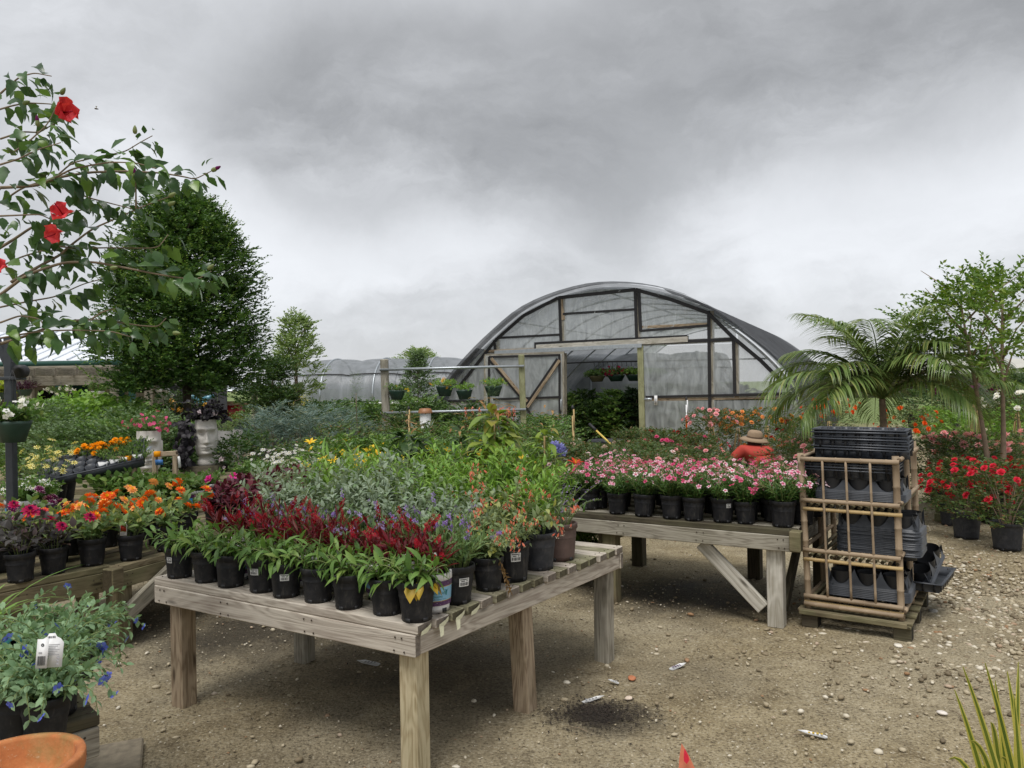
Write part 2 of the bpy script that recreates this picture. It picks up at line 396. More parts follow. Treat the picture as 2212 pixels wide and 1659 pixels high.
# ------------------------------------------------------------------ geometry helpers
class Acc:
    """collects triangles for one mesh"""
    def __init__(s):
        s.V, s.F, s.I, s.n = [], [], [], 0
    def add(s, V, F, mi=0):
        V = np.asarray(V, float).reshape(-1, 3); F = np.asarray(F, int).reshape(-1, 3)
        s.V.append(V); s.F.append(F + s.n)
        s.I.append(np.full(len(F), mi, int) if np.isscalar(mi) else np.asarray(mi, int))
        s.n += len(V)
        return s
    def inst(s, proto, T, Rm, S):
        """copies of proto at T (N,3), axes Rm (N,3,3), size S (N) or (N,3)"""
        pv, pf, pi = proto
        N = len(T)
        if N == 0:
            return s
        S = np.asarray(S, float)
        if S.ndim == 1:
            S = np.repeat(S[:, None], 3, 1)
        V = np.einsum('nij,nvj->nvi', Rm, pv[None] * S[:, None, :]) + np.asarray(T)[:, None, :]
        F = pf[None] + (np.arange(N) * len(pv))[:, None, None]
        s.V.append(V.reshape(-1, 3)); s.F.append(F.reshape(-1, 3) + s.n); s.I.append(np.tile(pi, N)); s.n += N * len(pv)
        return s
    def quad(s, a, b, c, d, mi=0):
        return s.add([a, b, c, d], [[0, 1, 2], [0, 2, 3]], mi)
    def box(s, c, d, mi=0, rot=None):
        x, y, z = (k / 2 for k in d)
        V = np.array([[i, j, k] for i in (-x, x) for j in (-y, y) for k in (-z, z)], float)
        if rot is not None:
            V = V @ np.array(rot).T
        V = V + np.asarray(c, float)
        F = [[0, 1, 3], [0, 3, 2], [4, 6, 7], [4, 7, 5], [0, 4, 5], [0, 5, 1], [2, 3, 7], [2, 7, 6], [0, 2, 6], [0, 6, 4], [1, 5, 7], [1, 7, 3]]
        return s.add(V, F, mi)
    def tube(s, pts, rad, seg=6, mi=0, cap=True):
        pts = np.asarray(pts, float); n = len(pts)
        rad = np.full(n, rad, float) if np.isscalar(rad) else np.asarray(rad, float)
        tan = np.gradient(pts, axis=0); tan /= np.linalg.norm(tan, axis=1)[:, None] + 1e-9
        ref = np.array([0, 0, 1.0]) if abs(tan[:, 2]).mean() < .8 else np.array([1.0, 0, 0])
        a = np.cross(tan, ref); a /= np.linalg.norm(a, axis=1)[:, None] + 1e-9
        b = np.cross(tan, a)
        th = np.arange(seg) / seg * 2 * PI
        V = pts[:, None, :] + rad[:, None, None] * (np.cos(th)[None, :, None] * a[:, None, :] + np.sin(th)[None, :, None] * b[:, None, :])
        F = []
        for i in range(n - 1):
            for j in range(seg):
                k = (j + 1) % seg
                F += [[i * seg + j, (i + 1) * seg + j, (i + 1) * seg + k], [i * seg + j, (i + 1) * seg + k, i * seg + k]]
        V = V.reshape(-1, 3)
        if cap:
            for e, r in ((0, 0), (n - 1, (n - 1) * seg)):
                V = np.vstack([V, pts[e]])
                q = len(V) - 1
                F += [[r + j, r + (j + 1) % seg, q] if e == 0 else [r + (j + 1) % seg, r + j, q] for j in range(seg)]
        return s.add(V, F, mi)
    def lathe(s, prof, seg=24, mi=0, warp=None):
        prof = np.asarray(prof, float); n = len(prof)
        th = np.arange(seg) / seg * 2 * PI
        rr = prof[:, 0][:, None] * np.ones(seg)[None]
        if warp is not None:
            rr = rr * warp(th[None, :], prof[:, 1][:, None])
        V = np.stack([rr * np.cos(th), rr * np.sin(th), np.repeat(prof[:, 1][:, None], seg, 1)], -1).reshape(-1, 3)
        F = []
        for i in range(n - 1):
            for j in range(seg):
                k = (j + 1) % seg
                F += [[i * seg + j, i * seg + k, (i + 1) * seg + k], [i * seg + j, (i + 1) * seg + k, (i + 1) * seg + j]]
        return s.add(V, F, mi)
    def disc(s, c, r, seg=20, mi=0):
        th = np.arange(seg) / seg * 2 * PI
        V = np.vstack([np.stack([c[0] + r * np.cos(th), c[1] + r * np.sin(th), np.full(seg, c[2])], -1), c])
        return s.add(V, [[j, (j + 1) % seg, seg] for j in range(seg)], mi)
    def mesh(s, name, mats, smooth=False):
        V = np.concatenate(s.V); F = np.concatenate(s.F); I = np.concatenate(s.I)
        me = bpy.data.meshes.new(name)
        me.vertices.add(len(V)); me.vertices.foreach_set('co', V.astype(np.float32).ravel())
        me.loops.add(len(F) * 3); me.loops.foreach_set('vertex_index', F.astype(np.int32).ravel())
        me.polygons.add(len(F))
        me.polygons.foreach_set('loop_start', (np.arange(len(F)) * 3).astype(np.int32))
        me.polygons.foreach_set('loop_total', np.full(len(F), 3, np.int32))
        for m in (mats if isinstance(mats, (list, tuple)) else [mats]):
            me.materials.append(m)
        me.polygons.foreach_set('material_index', I.astype(np.int32))
        if smooth:
            me.polygons.foreach_set('use_smooth', np.ones(len(F), bool))
        me.update(calc_edges=True)
        return me
    def obj(s, name, mats, parent=None, smooth=False):
        return put(name, s.mesh(name, mats, smooth), parent)

def put(name, me, parent=None, mat=None):
    o = bpy.data.objects.new(name, me)
    col.objects.link(o)
    if parent is not None:
        o.parent = parent
    if mat is not None:
        o.matrix_basis = mat
    return o
def tag(o, label, cat, group=None, kind=None):
    o['label'] = label; o['category'] = cat
    if group: o['group'] = group
    if kind: o['kind'] = kind
    return o
def thing(name, label, cat, loc=(0, 0, 0), rz=0.0, group=None, sc=1.0):
    o = bpy.data.objects.new(name, None)
    o.empty_display_size = .05
    col.objects.link(o)
    o.location = loc; o.rotation_euler = (0, 0, rz); o.scale = (sc, sc, sc)
    return tag(o, label, cat, group)
KIDS = {}
def clone(root, loc, rz=0.0, sc=1.0, label=None, group=None):
    kids = KIDS.setdefault(root.name, [(c, list(c.children)) for c in root.children])
    r = root.copy(); col.objects.link(r)
    r.location = loc; r.rotation_euler = (random.gauss(0, .022), random.gauss(0, .022), rz); r.scale = (sc, sc, sc)
    if label: r['label'] = label
    if group: r['group'] = group
    for c, gs in kids:
        d = c.copy(); col.objects.link(d); d.parent = r
        for g in gs:
            e = g.copy(); col.objects.link(e); e.parent = d
    return r
def M4(R3, T, S=1.0):
    S = (S, S, S) if np.isscalar(S) else S
    m = Matrix.Identity(4)
    for i in range(3):
        for j in range(3):
            m[i][j] = R3[i][j] * S[j]
        m[i][3] = T[i]
    return m
def basis(x, y, z):
    return Matrix(((x[0], y[0], z[0]), (x[1], y[1], z[1]), (x[2], y[2], z[2])))
BOXES = {}
def boxmesh(d, mat, bev=.004, name='board'):
    """a sawn piece with eased edges, d = (x, y, z)"""
    key = (tuple(round(k, 3) for k in d), mat.name)
    if key in BOXES:
        return BOXES[key]
    import bmesh
    bm = bmesh.new()
    bmesh.ops.create_cube(bm, size=1.0)
    bmesh.ops.scale(bm, vec=d, verts=bm.verts)
    if bev:
        bmesh.ops.bevel(bm, geom=list(bm.edges), offset=min(bev, min(d) * .25), segments=1, affect='EDGES')
    me = bpy.data.meshes.new(name); bm.to_mesh(me); bm.free()
    me.materials.append(mat)
    BOXES[key] = me
    return me
def board(name, a, b, wd, th, mat, parent, up=(0, 0, 1), bev=.004, off=(0, 0, 0)):
    """a piece from a to b, th thick along up, wd wide across; local coords of parent"""
    a, b = Vector(a), Vector(b)
    x = (b - a).normalized(); u = Vector(up); y = u.cross(x).normalized(); z = x.cross(y)
    me = boxmesh(((b - a).length, wd, th), mat, bev, name)
    c = (a + b) / 2 + Vector(off)
    return put(name, me, parent, M4(basis(x, y, z), c))
def pole(name, pts, rad, mat, parent, seg=8, smooth=True):
    return Acc().tube(pts, rad, seg).obj(name, mat, parent, smooth)

def frames(d, up=None):
    """axes for blades: local Y along d, local Z as near up as it goes"""
    d = np.asarray(d, float); d = d / (np.linalg.norm(d, axis=1)[:, None] + 1e-9)
    up = np.tile([0, 0, 1.0], (len(d), 1)) if up is None else np.asarray(up, float)
    x = np.cross(d, up); n = np.linalg.norm(x, axis=1)
    x[n < 1e-4] = [1, 0, 0]; n[n < 1e-4] = 1
    x /= n[:, None]
    z = np.cross(x, d)
    return np.stack([x, d, z], -1)
def blade(w=.4, n=2, fold=.18, droop=.25, peak=.45, serr=0.0, mi=0, curl=0.0):
    """a leaf one unit long: widest at peak, folded on its midrib, arching down"""
    V = [[0, 0, 0]]; F = []
    ts = [(i + 1) / (n + 1) for i in range(n)]
    for i, t in enumerate(ts):
        h = w / 2 * (min(t / peak, 1) ** .7 if t < peak else (1 - (t - peak) / (1 - peak)) ** .75 if t < 1 else 0)
        h = max(h, w * .08) * (1 + serr * (1 if i % 2 else -1))
        z = -droop * t * t
        y = t * (1 - droop * droop * t * t * .5)
        V += [[-h, y, z + fold * h + curl * h * h], [0, y, z], [h, y, z + fold * h + curl * h * h]]
    V.append([0, 1 - droop * droop * .5, -droop])
    F += [[0, 2, 1], [0, 3, 2]]
    for i in range(n - 1):
        a = 1 + 3 * i; b = a + 3
        F += [[a, a + 1, b + 1], [a, b + 1, b], [a + 1, a + 2, b + 2], [a + 1, b + 2, b + 1]]
    a = 1 + 3 * (n - 1); q = len(V) - 1
    F += [[a, a + 1, q], [a + 1, a + 2, q]]
    return np.array(V, float), np.array(F, int), np.full(len(F), mi, int)
def merge(*ps):
    V, F, I, n = [], [], [], 0
    for v, f, i in ps:
        V.append(v); F.append(f + n); I.append(i); n += len(v)
    return np.concatenate(V), np.concatenate(F), np.concatenate(I)
def xform(p, Rm=None, T=(0, 0, 0), S=1.0, mi=None):
    v = p[0] * S
    if Rm is not None:
        v = v @ np.asarray(Rm).T
    return v + np.asarray(T), p[1], (p[2] if mi is None else np.full(len(p[1]), mi, int))
def rotz(a):
    return np.array([[math.cos(a), -math.sin(a), 0], [math.sin(a), math.cos(a), 0], [0, 0, 1]])
def rotx(a):
    return np.array([[1, 0, 0], [0, math.cos(a), -math.sin(a)], [0, math.sin(a), math.cos(a)]])
def whorl(n, pet, tilt, r0=0.0, z0=0.0, S=1.0, mi=0, ph=0.0, jit=0.0, rng=random):
    """n petals round the z axis, tilt up from flat"""
    ps = []
    for k in range(n):
        a = ph + 2 * PI * k / n + rng.uniform(-jit, jit)
        t = tilt + rng.uniform(-jit, jit)
        ps.append(xform(xform(xform(pet, None, (0, r0, 0), S, mi), rotx(t), (0, 0, z0)), rotz(a)))
    return merge(*ps)

PB = dict(
    simple=blade(.45, 1, .2, .15), pair=blade(.4, 2, .2, .25), long=blade(.24, 3, .25, .4, .4), narrow=blade(.13, 2, .25, .25),
    oval=blade(.62, 2, .16, .2, .5), wide=blade(.8, 3, .15, .25, .4), big=blade(.55, 4, .2, .35, .42), needle=blade(.09, 1, .3, .1, .4),
    strap=blade(.09, 5, .3, .55, .3), round=blade(.95, 2, .12, .15, .5))
# flowers, radius about one unit, facing +Z
pt = blade(.55, 2, .1, -.1, .65)
ptw = blade(.95, 2, .12, .1, .7)
FL = {}
FL['dahlia'] = merge(whorl(10, blade(.5, 2, .3, .1, .6), .12, .1, 0, .9, 1, 0, .12), whorl(9, blade(.5, 2, .3, -.1, .6), .5, .06, .05, .72, 1, .3, .12),
                     whorl(8, blade(.5, 2, .3, -.2, .6), .9, .04, .08, .52, 0, .1, .12), whorl(6, blade(.5, 1, .3, -.2, .6), 1.25, .02, .1, .36, 0, .5, .1))
FL['bicolor'] = merge(*[merge(whorl(n, blade(.46, 2, .4, .1, .6), tl, .05, z, s, 0, ph, .08), whorl(n, blade(.42, 1, .4, 0, .6), tl, s * .82, z, s * .3, 1, ph, .08))
                        for n, tl, z, s, ph in ((11, .05, 0, .75, 0), (10, .45, .04, .6, .3), (8, .85, .07, .45, .1), (6, 1.2, .1, .3, 0))])
FL['dianthus'] = merge(whorl(5, blade(1.0, 2, .05, .06, .8), .06, .18, 0, .84, 0, 0, .08), whorl(5, blade(.8, 1, .05, 0, .7), .08, .02, .035, .5, 1, 0, .05))
FL['rose'] = merge(whorl(7, ptw, .25, .05, 0, .95, 0, 0, .15), whorl(6, ptw, .7, .04, .08, .75, 0, .4, .15), whorl(5, ptw, 1.1, .03, .12, .6, 0, .2, .15))
FL['ball'] = merge(whorl(9, pt, .0, .05, 0, .95, 0, 0, .2), whorl(9, pt, .45, .05, .05, .85, 0, .3, .2), whorl(7, pt, .9, .04, .1, .7, 0, .1, .2), whorl(5, pt, 1.3, .02, .12, .55, 0, .2, .2))
FL['five'] = whorl(5, blade(.9, 2, .05, .05, .75), .1, .04, 0, .95, 0, 0, .05)
FL['six'] = merge(whorl(6, blade(.42, 2, .2, .35, .5), .75, .03, 0, 1.0, 0, 0, .08), whorl(5, PB['needle'], 1.2, 0, .05, .7, 1, .3, .1))
FL['daisy'] = merge(whorl(9, blade(.34, 1, .1, .1, .6), .1, .14, 0, .86, 0, 0, .08), whorl(5, blade(.8, 1, .1, 0, .5), .5, 0, .02, .2, 1))
FL['tube'] = merge(whorl(5, blade(.5, 1, .2, -.1, .75), 1.3, .07, 0, 1.0, 0), whorl(5, blade(.4, 1, .1, .3, .6), .75, .25, .85, .3, 1))
FL['lip'] = merge(whorl(3, blade(.7, 1, .1, .2, .6), .2, .05, 0, .9, 0, 0, .1), whorl(2, blade(.7, 1, .1, 0, .6), .9, .03, .05, .7, 0, .8, .1))

def bush(rng, nst, Ls, r0, z0, spread, per, leafL, t0=.25, ang=1.0, curve=.5, sag=0.0, whl=1, jitL=.25, lift=.2, wander=.06):
    """stems fanning from a disc; returns stems, leaf arrays (pos, dir, up, len), tips"""
    stems, lp, ld, lu, ls, tips = [], [], [], [], [], []
    for k in range(nst):
        az = 2 * PI * k * .618 + rng.uniform(-.4, .4)
        q = math.sqrt((k + .5) / nst)
        tl = spread * q * rng.uniform(.8, 1.15)
        Lk = Ls * rng.uniform(1 - jitL, 1 + jitL * .5)
        base = np.array([r0 * q * math.cos(az), r0 * q * math.sin(az), z0])
        np_ = 6
        pts = [base]; ds = []
        az2 = az
        for i in range(np_):
            t = i / (np_ - 1)
            a = tl * (1 - curve + 2 * curve * t) + sag * t * t
            az2 += rng.uniform(-1, 1) * wander * 4
            d = np.array([math.sin(a) * math.cos(az2), math.sin(a) * math.sin(az2), math.cos(a)])
            ds.append(d)
            pts.append(pts[-1] + d * Lk / np_)
        pts = np.array(pts); ds.append(ds[-1]); ds = np.array(ds)
        stems.append(pts); tips.append((pts[-1], ds[-1]))
        ph = rng.uniform(0, 6.3)
        for j in range(per):
            t = t0 + (1 - t0) * (j + rng.uniform(0, .6)) / per
            x = min(t, .999) * np_; i = int(x); f = x - i
            p = pts[i] * (1 - f) + pts[i + 1] * f; d = ds[i]
            for h in range(whl):
                b = ph + j * 2.4 + h * 2 * PI / whl + (PI / 2 if whl == 2 and j % 2 else 0)
                u = np.cross(d, [math.cos(b), math.sin(b), .13]); u /= np.linalg.norm(u) + 1e-9
                aa = ang * rng.uniform(.75, 1.2) * (1.0 - .45 * t)
                v = d * math.cos(aa) + u * math.sin(aa) + np.array([0, 0, lift])
                lp.append(p); ld.append(v); lu.append(np.array([0, 0, 1.0]) * .7 + d * .6 + rng.normal(0, .18, 3)); ls.append(leafL * rng.uniform(.65, 1.15) * (1.05 - .35 * t))
    return stems, (np.array(lp), np.array(ld), np.array(lu), np.array(ls)), tips
def leaves_of(lv, proto, acc=None):
    acc = acc or Acc()
    return acc.inst(proto, lv[0], frames(lv[1], lv[2]), lv[3])
def stems_of(stems, r, acc=None, seg=4):
    acc = acc or Acc()
    for p in stems:
        n = len(p)
        acc.tube(p, np.linspace(r, r * .45, n), seg, 0, False)
    return acc
def split_leaves(name, lv, meshes, parent, rng):
    """every leaf an object of its own, sharing a few meshes"""
    fr = frames(lv[1], lv[2])
    for i in range(len(lv[0])):
        put(name, meshes[int(rng.integers(len(meshes)))], parent, M4(fr[i], lv[0][i], float(lv[3][i])))

# pots
def pot_mesh(name, rt, rb, h, mat, ribs=0, lip=.010):
    prof = [(rb * .6, .012), (rb * .92, .008), (rb, 0), (rb + (rt - rb) * .12, h * .12), (rb + (rt - rb) * .5, h * .5), (rt - .003, h - .035), (rt - .003, h - .030), (rt + lip * .6, h - .027), (rt + lip * .6, h - .004),
            (rt + lip * .4, h), (rt - .004, h), (rt - .006, h - .03), (rt * .95, h * .62)]
    wp = None
    if ribs:
        wp = lambda th, z: 1 + (.016 * np.sign(np.cos(ribs * th)) * ((z > h * .03) & (z < h - .034)))
    a = Acc().lathe(prof, 26 if not ribs else ribs * 4, 0, wp)
    for k in range(5):   # drain holes at the foot
        t = 2 * PI * k / 5 + .3
        c, s_ = math.cos(t), math.sin(t)
        a.box((rb * 1.006 * c, rb * 1.006 * s_, .010), (.004, .022, .016), 1, rotz(t))
    return a.mesh(name, [mat, M['ink']], False)
def soil_mesh(r, z):
    a = Acc(); rng = np.random.default_rng(3)
    a.disc((0, 0, z), r, 18)
    v = a.V[0]; v[:, 2] += rng.normal(0, .004, len(v))
    return a.mesh('soil', M['soil'])
POTS = {}
def pot(kind):
    if kind not in POTS:
        rt, rb, h, mat, ribs, lip = dict(gal=(.075, .058, .158, 'pot_black', 0, .006), galr=(.078, .062, .165, 'pot_black', 18, .006), big=(.098, .078, .2, 'pot_grey', 0, .006), bigr=(.095, .078, .19, 'pot_black', 20, .006),
                               brown=(.098, .08, .2, 'pot_brown', 0, .006), three=(.135, .11, .25, 'pot_grey', 0, .008), five=(.16, .13, .3, 'pot_black', 0, .008), white=(.077, .062, .165, 'white', 0, .006), plum=(.075, .062, .14, 'white', 0, .006), basket=(.13, .085, .15, 'pot_green', 0, .012))[kind]
        POTS[kind] = (pot_mesh('pot', rt, rb, h, M[mat], ribs, lip), soil_mesh(rt * .95, h - .03), rt, rb, h)
    return POTS[kind]
def add_pot(root, kind, soil=True):
    me, so, rt, rb, h = pot(kind)
    p = put('pot', me, root)
    if soil:
        put('soil', so, root)
    return p, rt, rb, h
def patch(R0, R1, z0, z1, a0, a1, mi=0, n=6, acc=None, grow=.0012):
    """a label wrapped on a pot wall"""
    acc = acc or Acc()
    th = np.linspace(a0, a1, n + 1)
    V = []
    for t in th:
        for z, r in ((z0, R0), (z1, R1)):
            V.append([(r + grow) * math.cos(t), (r + grow) * math.sin(t), z])
    F = []
    for i in range(n):
        a = 2 * i
        F += [[a, a + 2, a + 3], [a, a + 3, a + 1]]
    return acc.add(V, F, mi)
def barcode_sticker(root, kind, ang, z, wdt=.034, ht=.030):
    """white price sticker with a barcode and two lines of print, on the pot wall"""
    rt, rb, h = pot(kind)[2:]
    r = lambda zz: rb + (rt - rb) * zz / h + .0045
    da = wdt / r(z) / 2
    st = patch(r(z), r(z + ht), z, z + ht, ang - da, ang + da).obj('sticker', M['white'], root)
    b = Acc(); x = -da * .8; k = 0
    rng = random.Random(int(ang * 100))
    while x < da * .8:
        wv = da * rng.choice((.05, .08, .14))
        patch(r(z + ht * .12), r(z + ht * .5), z + ht * .12, z + ht * .5, ang + x, ang + x + wv, 0, 1, b, .0022)
        x += wv + da * rng.choice((.06, .1))
    for zz, x0, x1 in ((.86, -.85, .8), (.66, -.6, .1), (.66, .4, .7)):
        patch(r(z + ht * (zz - .05)), r(z + ht * (zz + .05)), z + ht * (zz - .05), z + ht * (zz + .05), ang + da * x0, ang + da * x1, 0, 2, b, .0022)
    b.obj('barcode', M['ink'], st)
def wrap_text(txt, size, R0, ang, z, mat, parent, name='lettering', grow=.0035):
    """lettering bent round a pot wall"""
    cu = bpy.data.curves.new('t', 'FONT'); cu.body = txt; cu.size = size; cu.align_x = 'CENTER'; cu.resolution_u = 3
    ob = bpy.data.objects.new('t', cu); col.objects.link(ob)
    dg = bpy.context.evaluated_depsgraph_get()
    me = bpy.data.meshes.new_from_object(ob.evaluated_get(dg))
    bpy.data.objects.remove(ob); bpy.data.curves.remove(cu)
    me.name = name
    for v in me.vertices:
        x, y = v.co.x, v.co.y
        t = ang + x / R0
        v.co = Vector(((R0 + grow) * math.cos(t), (R0 + grow) * math.sin(t), z + y))
    me.materials.clear(); me.materials.append(mat)
    return put(name, me, parent)
# ------------------------------------------------------------------ ground
def ground():
    def axis(a, b, s0, g):
        v = [0.0]; s = s0
        while v[-1] < max(abs(a), b):
            v.append(v[-1] + s); s *= g
        v = np.array(v)
        return v
    pos = axis(0, 700, .05, 1.035)
    xs = np.concatenate([-pos[:0:-1], pos])
    ys = np.concatenate([-pos[:0:-1][-60:], pos])
    rng = np.random.default_rng(1)
    X, Y = np.meshgrid(xs, ys)
    Z = .004 * np.sin(X * 17 + 3 * np.sin(Y * 5)) * np.sin(Y * 13 + 2 * np.sin(X * 7)) + .006 * np.sin(X * 2.1 + .5 * Y) + .005 * np.sin(Y * 3.3 - X) + .004 * np.sin(7 * X + 5 * Y) + .003 * np.sin(11 * X - 9 * Y)
    Z = np.where(np.hypot(X, Y) < 40, Z + rng.normal(0, .0015, X.shape), 0) - .006
    nx, ny = len(xs), len(ys)
    V = np.stack([X, Y, Z], -1).reshape(-1, 3)
    i = np.arange(ny - 1)[:, None] * nx + np.arange(nx - 1)[None]
    i = i.ravel()
    F = np.concatenate([np.stack([i, i + 1, i + nx + 1], -1), np.stack([i, i + nx + 1, i + nx], -1)])
    m, t, p, o = newmat('ground')
    oc = t.new('ShaderNodeTexCoord').outputs['Object']
    big = t.noise(oc, .55, 5, .6, .5)
    mid = t.noise(oc, 5, 6, .65, .4)
    fine = t.noise(oc, 70, 4, .7)
    base = t.ramp(mid, [(.25, lin(122, 107, 79)), (.5, lin(158, 143, 111)), (.75, lin(185, 170, 138))])
    base = t.mix(t.ramp(big, [(.4, 0.0), (.62, .55)]), base, lin(178, 168, 144))
    base = t.mix(t.ramp(fine, [(.34, .85), (.49, 0.0)]), base, lin(78, 68, 52))
    base = t.mix(t.ramp(fine, [(.56, 0.0), (.68, .8)]), base, lin(204, 195, 174))
    sp = t.new('ShaderNodeSeparateXYZ'); t.put(sp.inputs[0], oc)
    # damp ground: drip water and spilt compost under the benches, puddled soil on the path, plus shade painted in under the plank table
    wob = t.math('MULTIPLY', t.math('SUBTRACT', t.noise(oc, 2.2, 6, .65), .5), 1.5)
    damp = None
    for (x, y, rx, ry, k) in WET_SHADE:
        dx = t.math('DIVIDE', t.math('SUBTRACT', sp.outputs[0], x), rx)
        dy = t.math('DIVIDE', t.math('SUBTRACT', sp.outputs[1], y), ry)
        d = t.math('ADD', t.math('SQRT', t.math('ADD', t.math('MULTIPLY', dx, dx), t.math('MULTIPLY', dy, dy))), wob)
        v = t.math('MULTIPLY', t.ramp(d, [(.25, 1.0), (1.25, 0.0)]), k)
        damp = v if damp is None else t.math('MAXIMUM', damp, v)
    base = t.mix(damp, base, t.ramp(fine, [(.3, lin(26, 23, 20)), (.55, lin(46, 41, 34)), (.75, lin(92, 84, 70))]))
    far = t.math('MULTIPLY', t.ramp(t.math('ADD', t.math('MULTIPLY', sp.outputs[1], .02), t.math('MULTIPLY', mid, .12)), [(.54, 0.0), (.62, 1.0)]), .9)
    base = t.mix(far, base, t.ramp(mid, [(.3, lin(80, 104, 50)), (.7, lin(120, 138, 76))]))
    t.put(p.inputs['Base Color'], base)
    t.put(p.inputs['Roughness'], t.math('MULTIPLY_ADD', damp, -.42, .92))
    p.inputs['Specular IOR Level'].default_value = .35
    bump(t, p, t.math('ADD', fine, t.math('MULTIPLY', t.noise(oc, 24, 5, .7), 2.0)), .9, .016)
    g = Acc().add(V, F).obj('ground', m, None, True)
    g['kind'] = 'structure'
c_soil = gp(1290, 1542)
WET_SHADE = [(1.25, 5.75, 1.0, .75, .85), (-1.75, 5.15, 1.0, .9, .85), (c_soil.x, c_soil.y, .36, .28, .97), (-.35, 4.3, 1.2, .85, .62), (-2.6, 5.2, .8, .9, .8), (-.9, 3.1, 1.5, .9, .30), (.9, 4.2, .7, .5, .28)]  # the plank-table patch is part damp, part shade painted into the ground colour
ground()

def pebbles():
    rng = np.random.default_rng(5)
    # a lumpy stone
    t = (1 + 5 ** .5) / 2
    V = np.array([[-1, t, 0], [1, t, 0], [-1, -t, 0], [1, -t, 0], [0, -1, t], [0, 1, t], [0, -1, -t], [0, 1, -t], [t, 0, -1], [t, 0, 1], [-t, 0, -1], [-t, 0, 1]]) / 1.9
    F = np.array([[0, 11, 5], [0, 5, 1], [0, 1, 7], [0, 7, 10], [0, 10, 11], [1, 5, 9], [5, 11, 4], [11, 10, 2], [10, 7, 6], [7, 1, 8], [3, 9, 4], [3, 4, 2], [3, 2, 6], [3, 6, 8], [3, 8, 9], [4, 9, 5], [2, 4, 11], [6, 2, 10], [8, 6, 7], [9, 8, 1]])
    protos = [(V * (1 + rng.normal(0, .16, (12, 1))), F, np.zeros(20, int)) for _ in range(6)]
    m, tt, p, o = newmat('pebble')
    r = rnd01(tt)
    tt.put(p.inputs['Base Color'], tt.ramp(r, [(0, lin(96, 84, 64)), (.35, lin(146, 132, 106)), (.65, lin(180, 168, 142)), (.88, lin(212, 204, 186)), (.97, lin(150, 116, 84))]))
    p.inputs['Roughness'].default_value = .75
    pts = []
    def scatter(n, poly, smin, smax, pw=2.2):
        for _ in range(n):
            x, y = poly()
            s = smin + (smax - smin) * rng.random() ** pw
            pts.append((x, y, s))
    # all over the near yard, thicker in the drift beside the rack
    scatter(20000, lambda: ((rng.random() - .5) * (3 + 9 * (q := rng.random() ** .7)) + .6, 2.0 + 9 * q), .0022, .008, 2.2)
    scatter(700, lambda: ((rng.random() - .42) * 7, 2.2 + 5 * rng.random()), .008, .019, 2.4)
    def drift():
        a, b = rng.normal(0, 1), rng.normal(0, 1)
        return 3.25 + .62 * a + .25 * b, 5.2 + .9 * b - .1 * a
    scatter(3800, drift, .006, .021, 1.8)
    scatter(1500, lambda: (3.3 + rng.normal(0, .5) + .35 * (yy := rng.random() * 4), 6 + yy), .006, .02)
    pts_ = np.array(pts)
    a = Acc()
    for k in range(6):
        q = pts_[k::6]; n = len(q)
        az = rng.uniform(0, 6.28, n)
        Rm = np.stack([np.stack([np.cos(az), -np.sin(az), 0 * az], -1), np.stack([np.sin(az), np.cos(az), 0 * az], -1), np.stack([0 * az, 0 * az, 1 + 0 * az], -1)], 1)
        S = q[:, 2][:, None] * np.stack([rng.uniform(.9, 1.5, n), rng.uniform(.7, 1.1, n), rng.uniform(.4, .75, n)], -1)
        a.inst(protos[k], np.stack([q[:, 0], q[:, 1], q[:, 2] * .12 - .003], -1), Rm, S)
    o = a.obj('gravel', m, None, True)
    o['kind'] = 'stuff'; o['label'] = 'pale pebbles and shell grit strewn over the damp sandy yard'; o['category'] = 'gravel'
    # dark crumbs of bark and compost, twigs
    a = Acc()
    n = 6000
    x = np.concatenate([rng.uniform(-2.4, 3.6, 1600), rng.normal(1.25, .6, 900), rng.normal(-1.8, .55, 500), rng.normal(c_soil.x, .12, 3000)])
    y = np.concatenate([rng.uniform(2.1, 6.5, 1600), rng.normal(5.75, .4, 900), rng.normal(5.1, .5, 500), rng.normal(c_soil.y, .085, 3000)])
    d = np.stack([rng.normal(0, 1, n), rng.normal(0, 1, n), rng.normal(0, .12, n)], -1)
    s = .005 + .018 * rng.random(n) ** 3
    a.inst(blade(.45, 1, .5, .1), np.stack([x, y, np.full(n, .004)], -1), frames(d), s)
    tw = Acc()
    for _ in range(70):
        p0 = np.array([rng.uniform(-1.8, 3.2), rng.uniform(2.3, 5.5), .006]); an = rng.uniform(0, 6.3); ln = rng.uniform(.03, .12)
        tw.tube([p0, p0 + ln * .5 * np.array([math.cos(an), math.sin(an), .02]), p0 + ln * np.array([math.cos(an + .3), math.sin(an + .3), 0])], [.0022, .002, .001], 4)
    o = a.obj('bark_litter', plain('litter', (.028, .02, .014), .9, .6, 40)); o['kind'] = 'stuff'; o['label'] = 'dark crumbs of bark and compost scattered on the yard'; o['category'] = 'litter'
    o = tw.obj('twig_litter', M['twig']); o['kind'] = 'stuff'; o['label'] = 'thin broken twigs scattered on the yard'; o['category'] = 'litter'
pebbles()

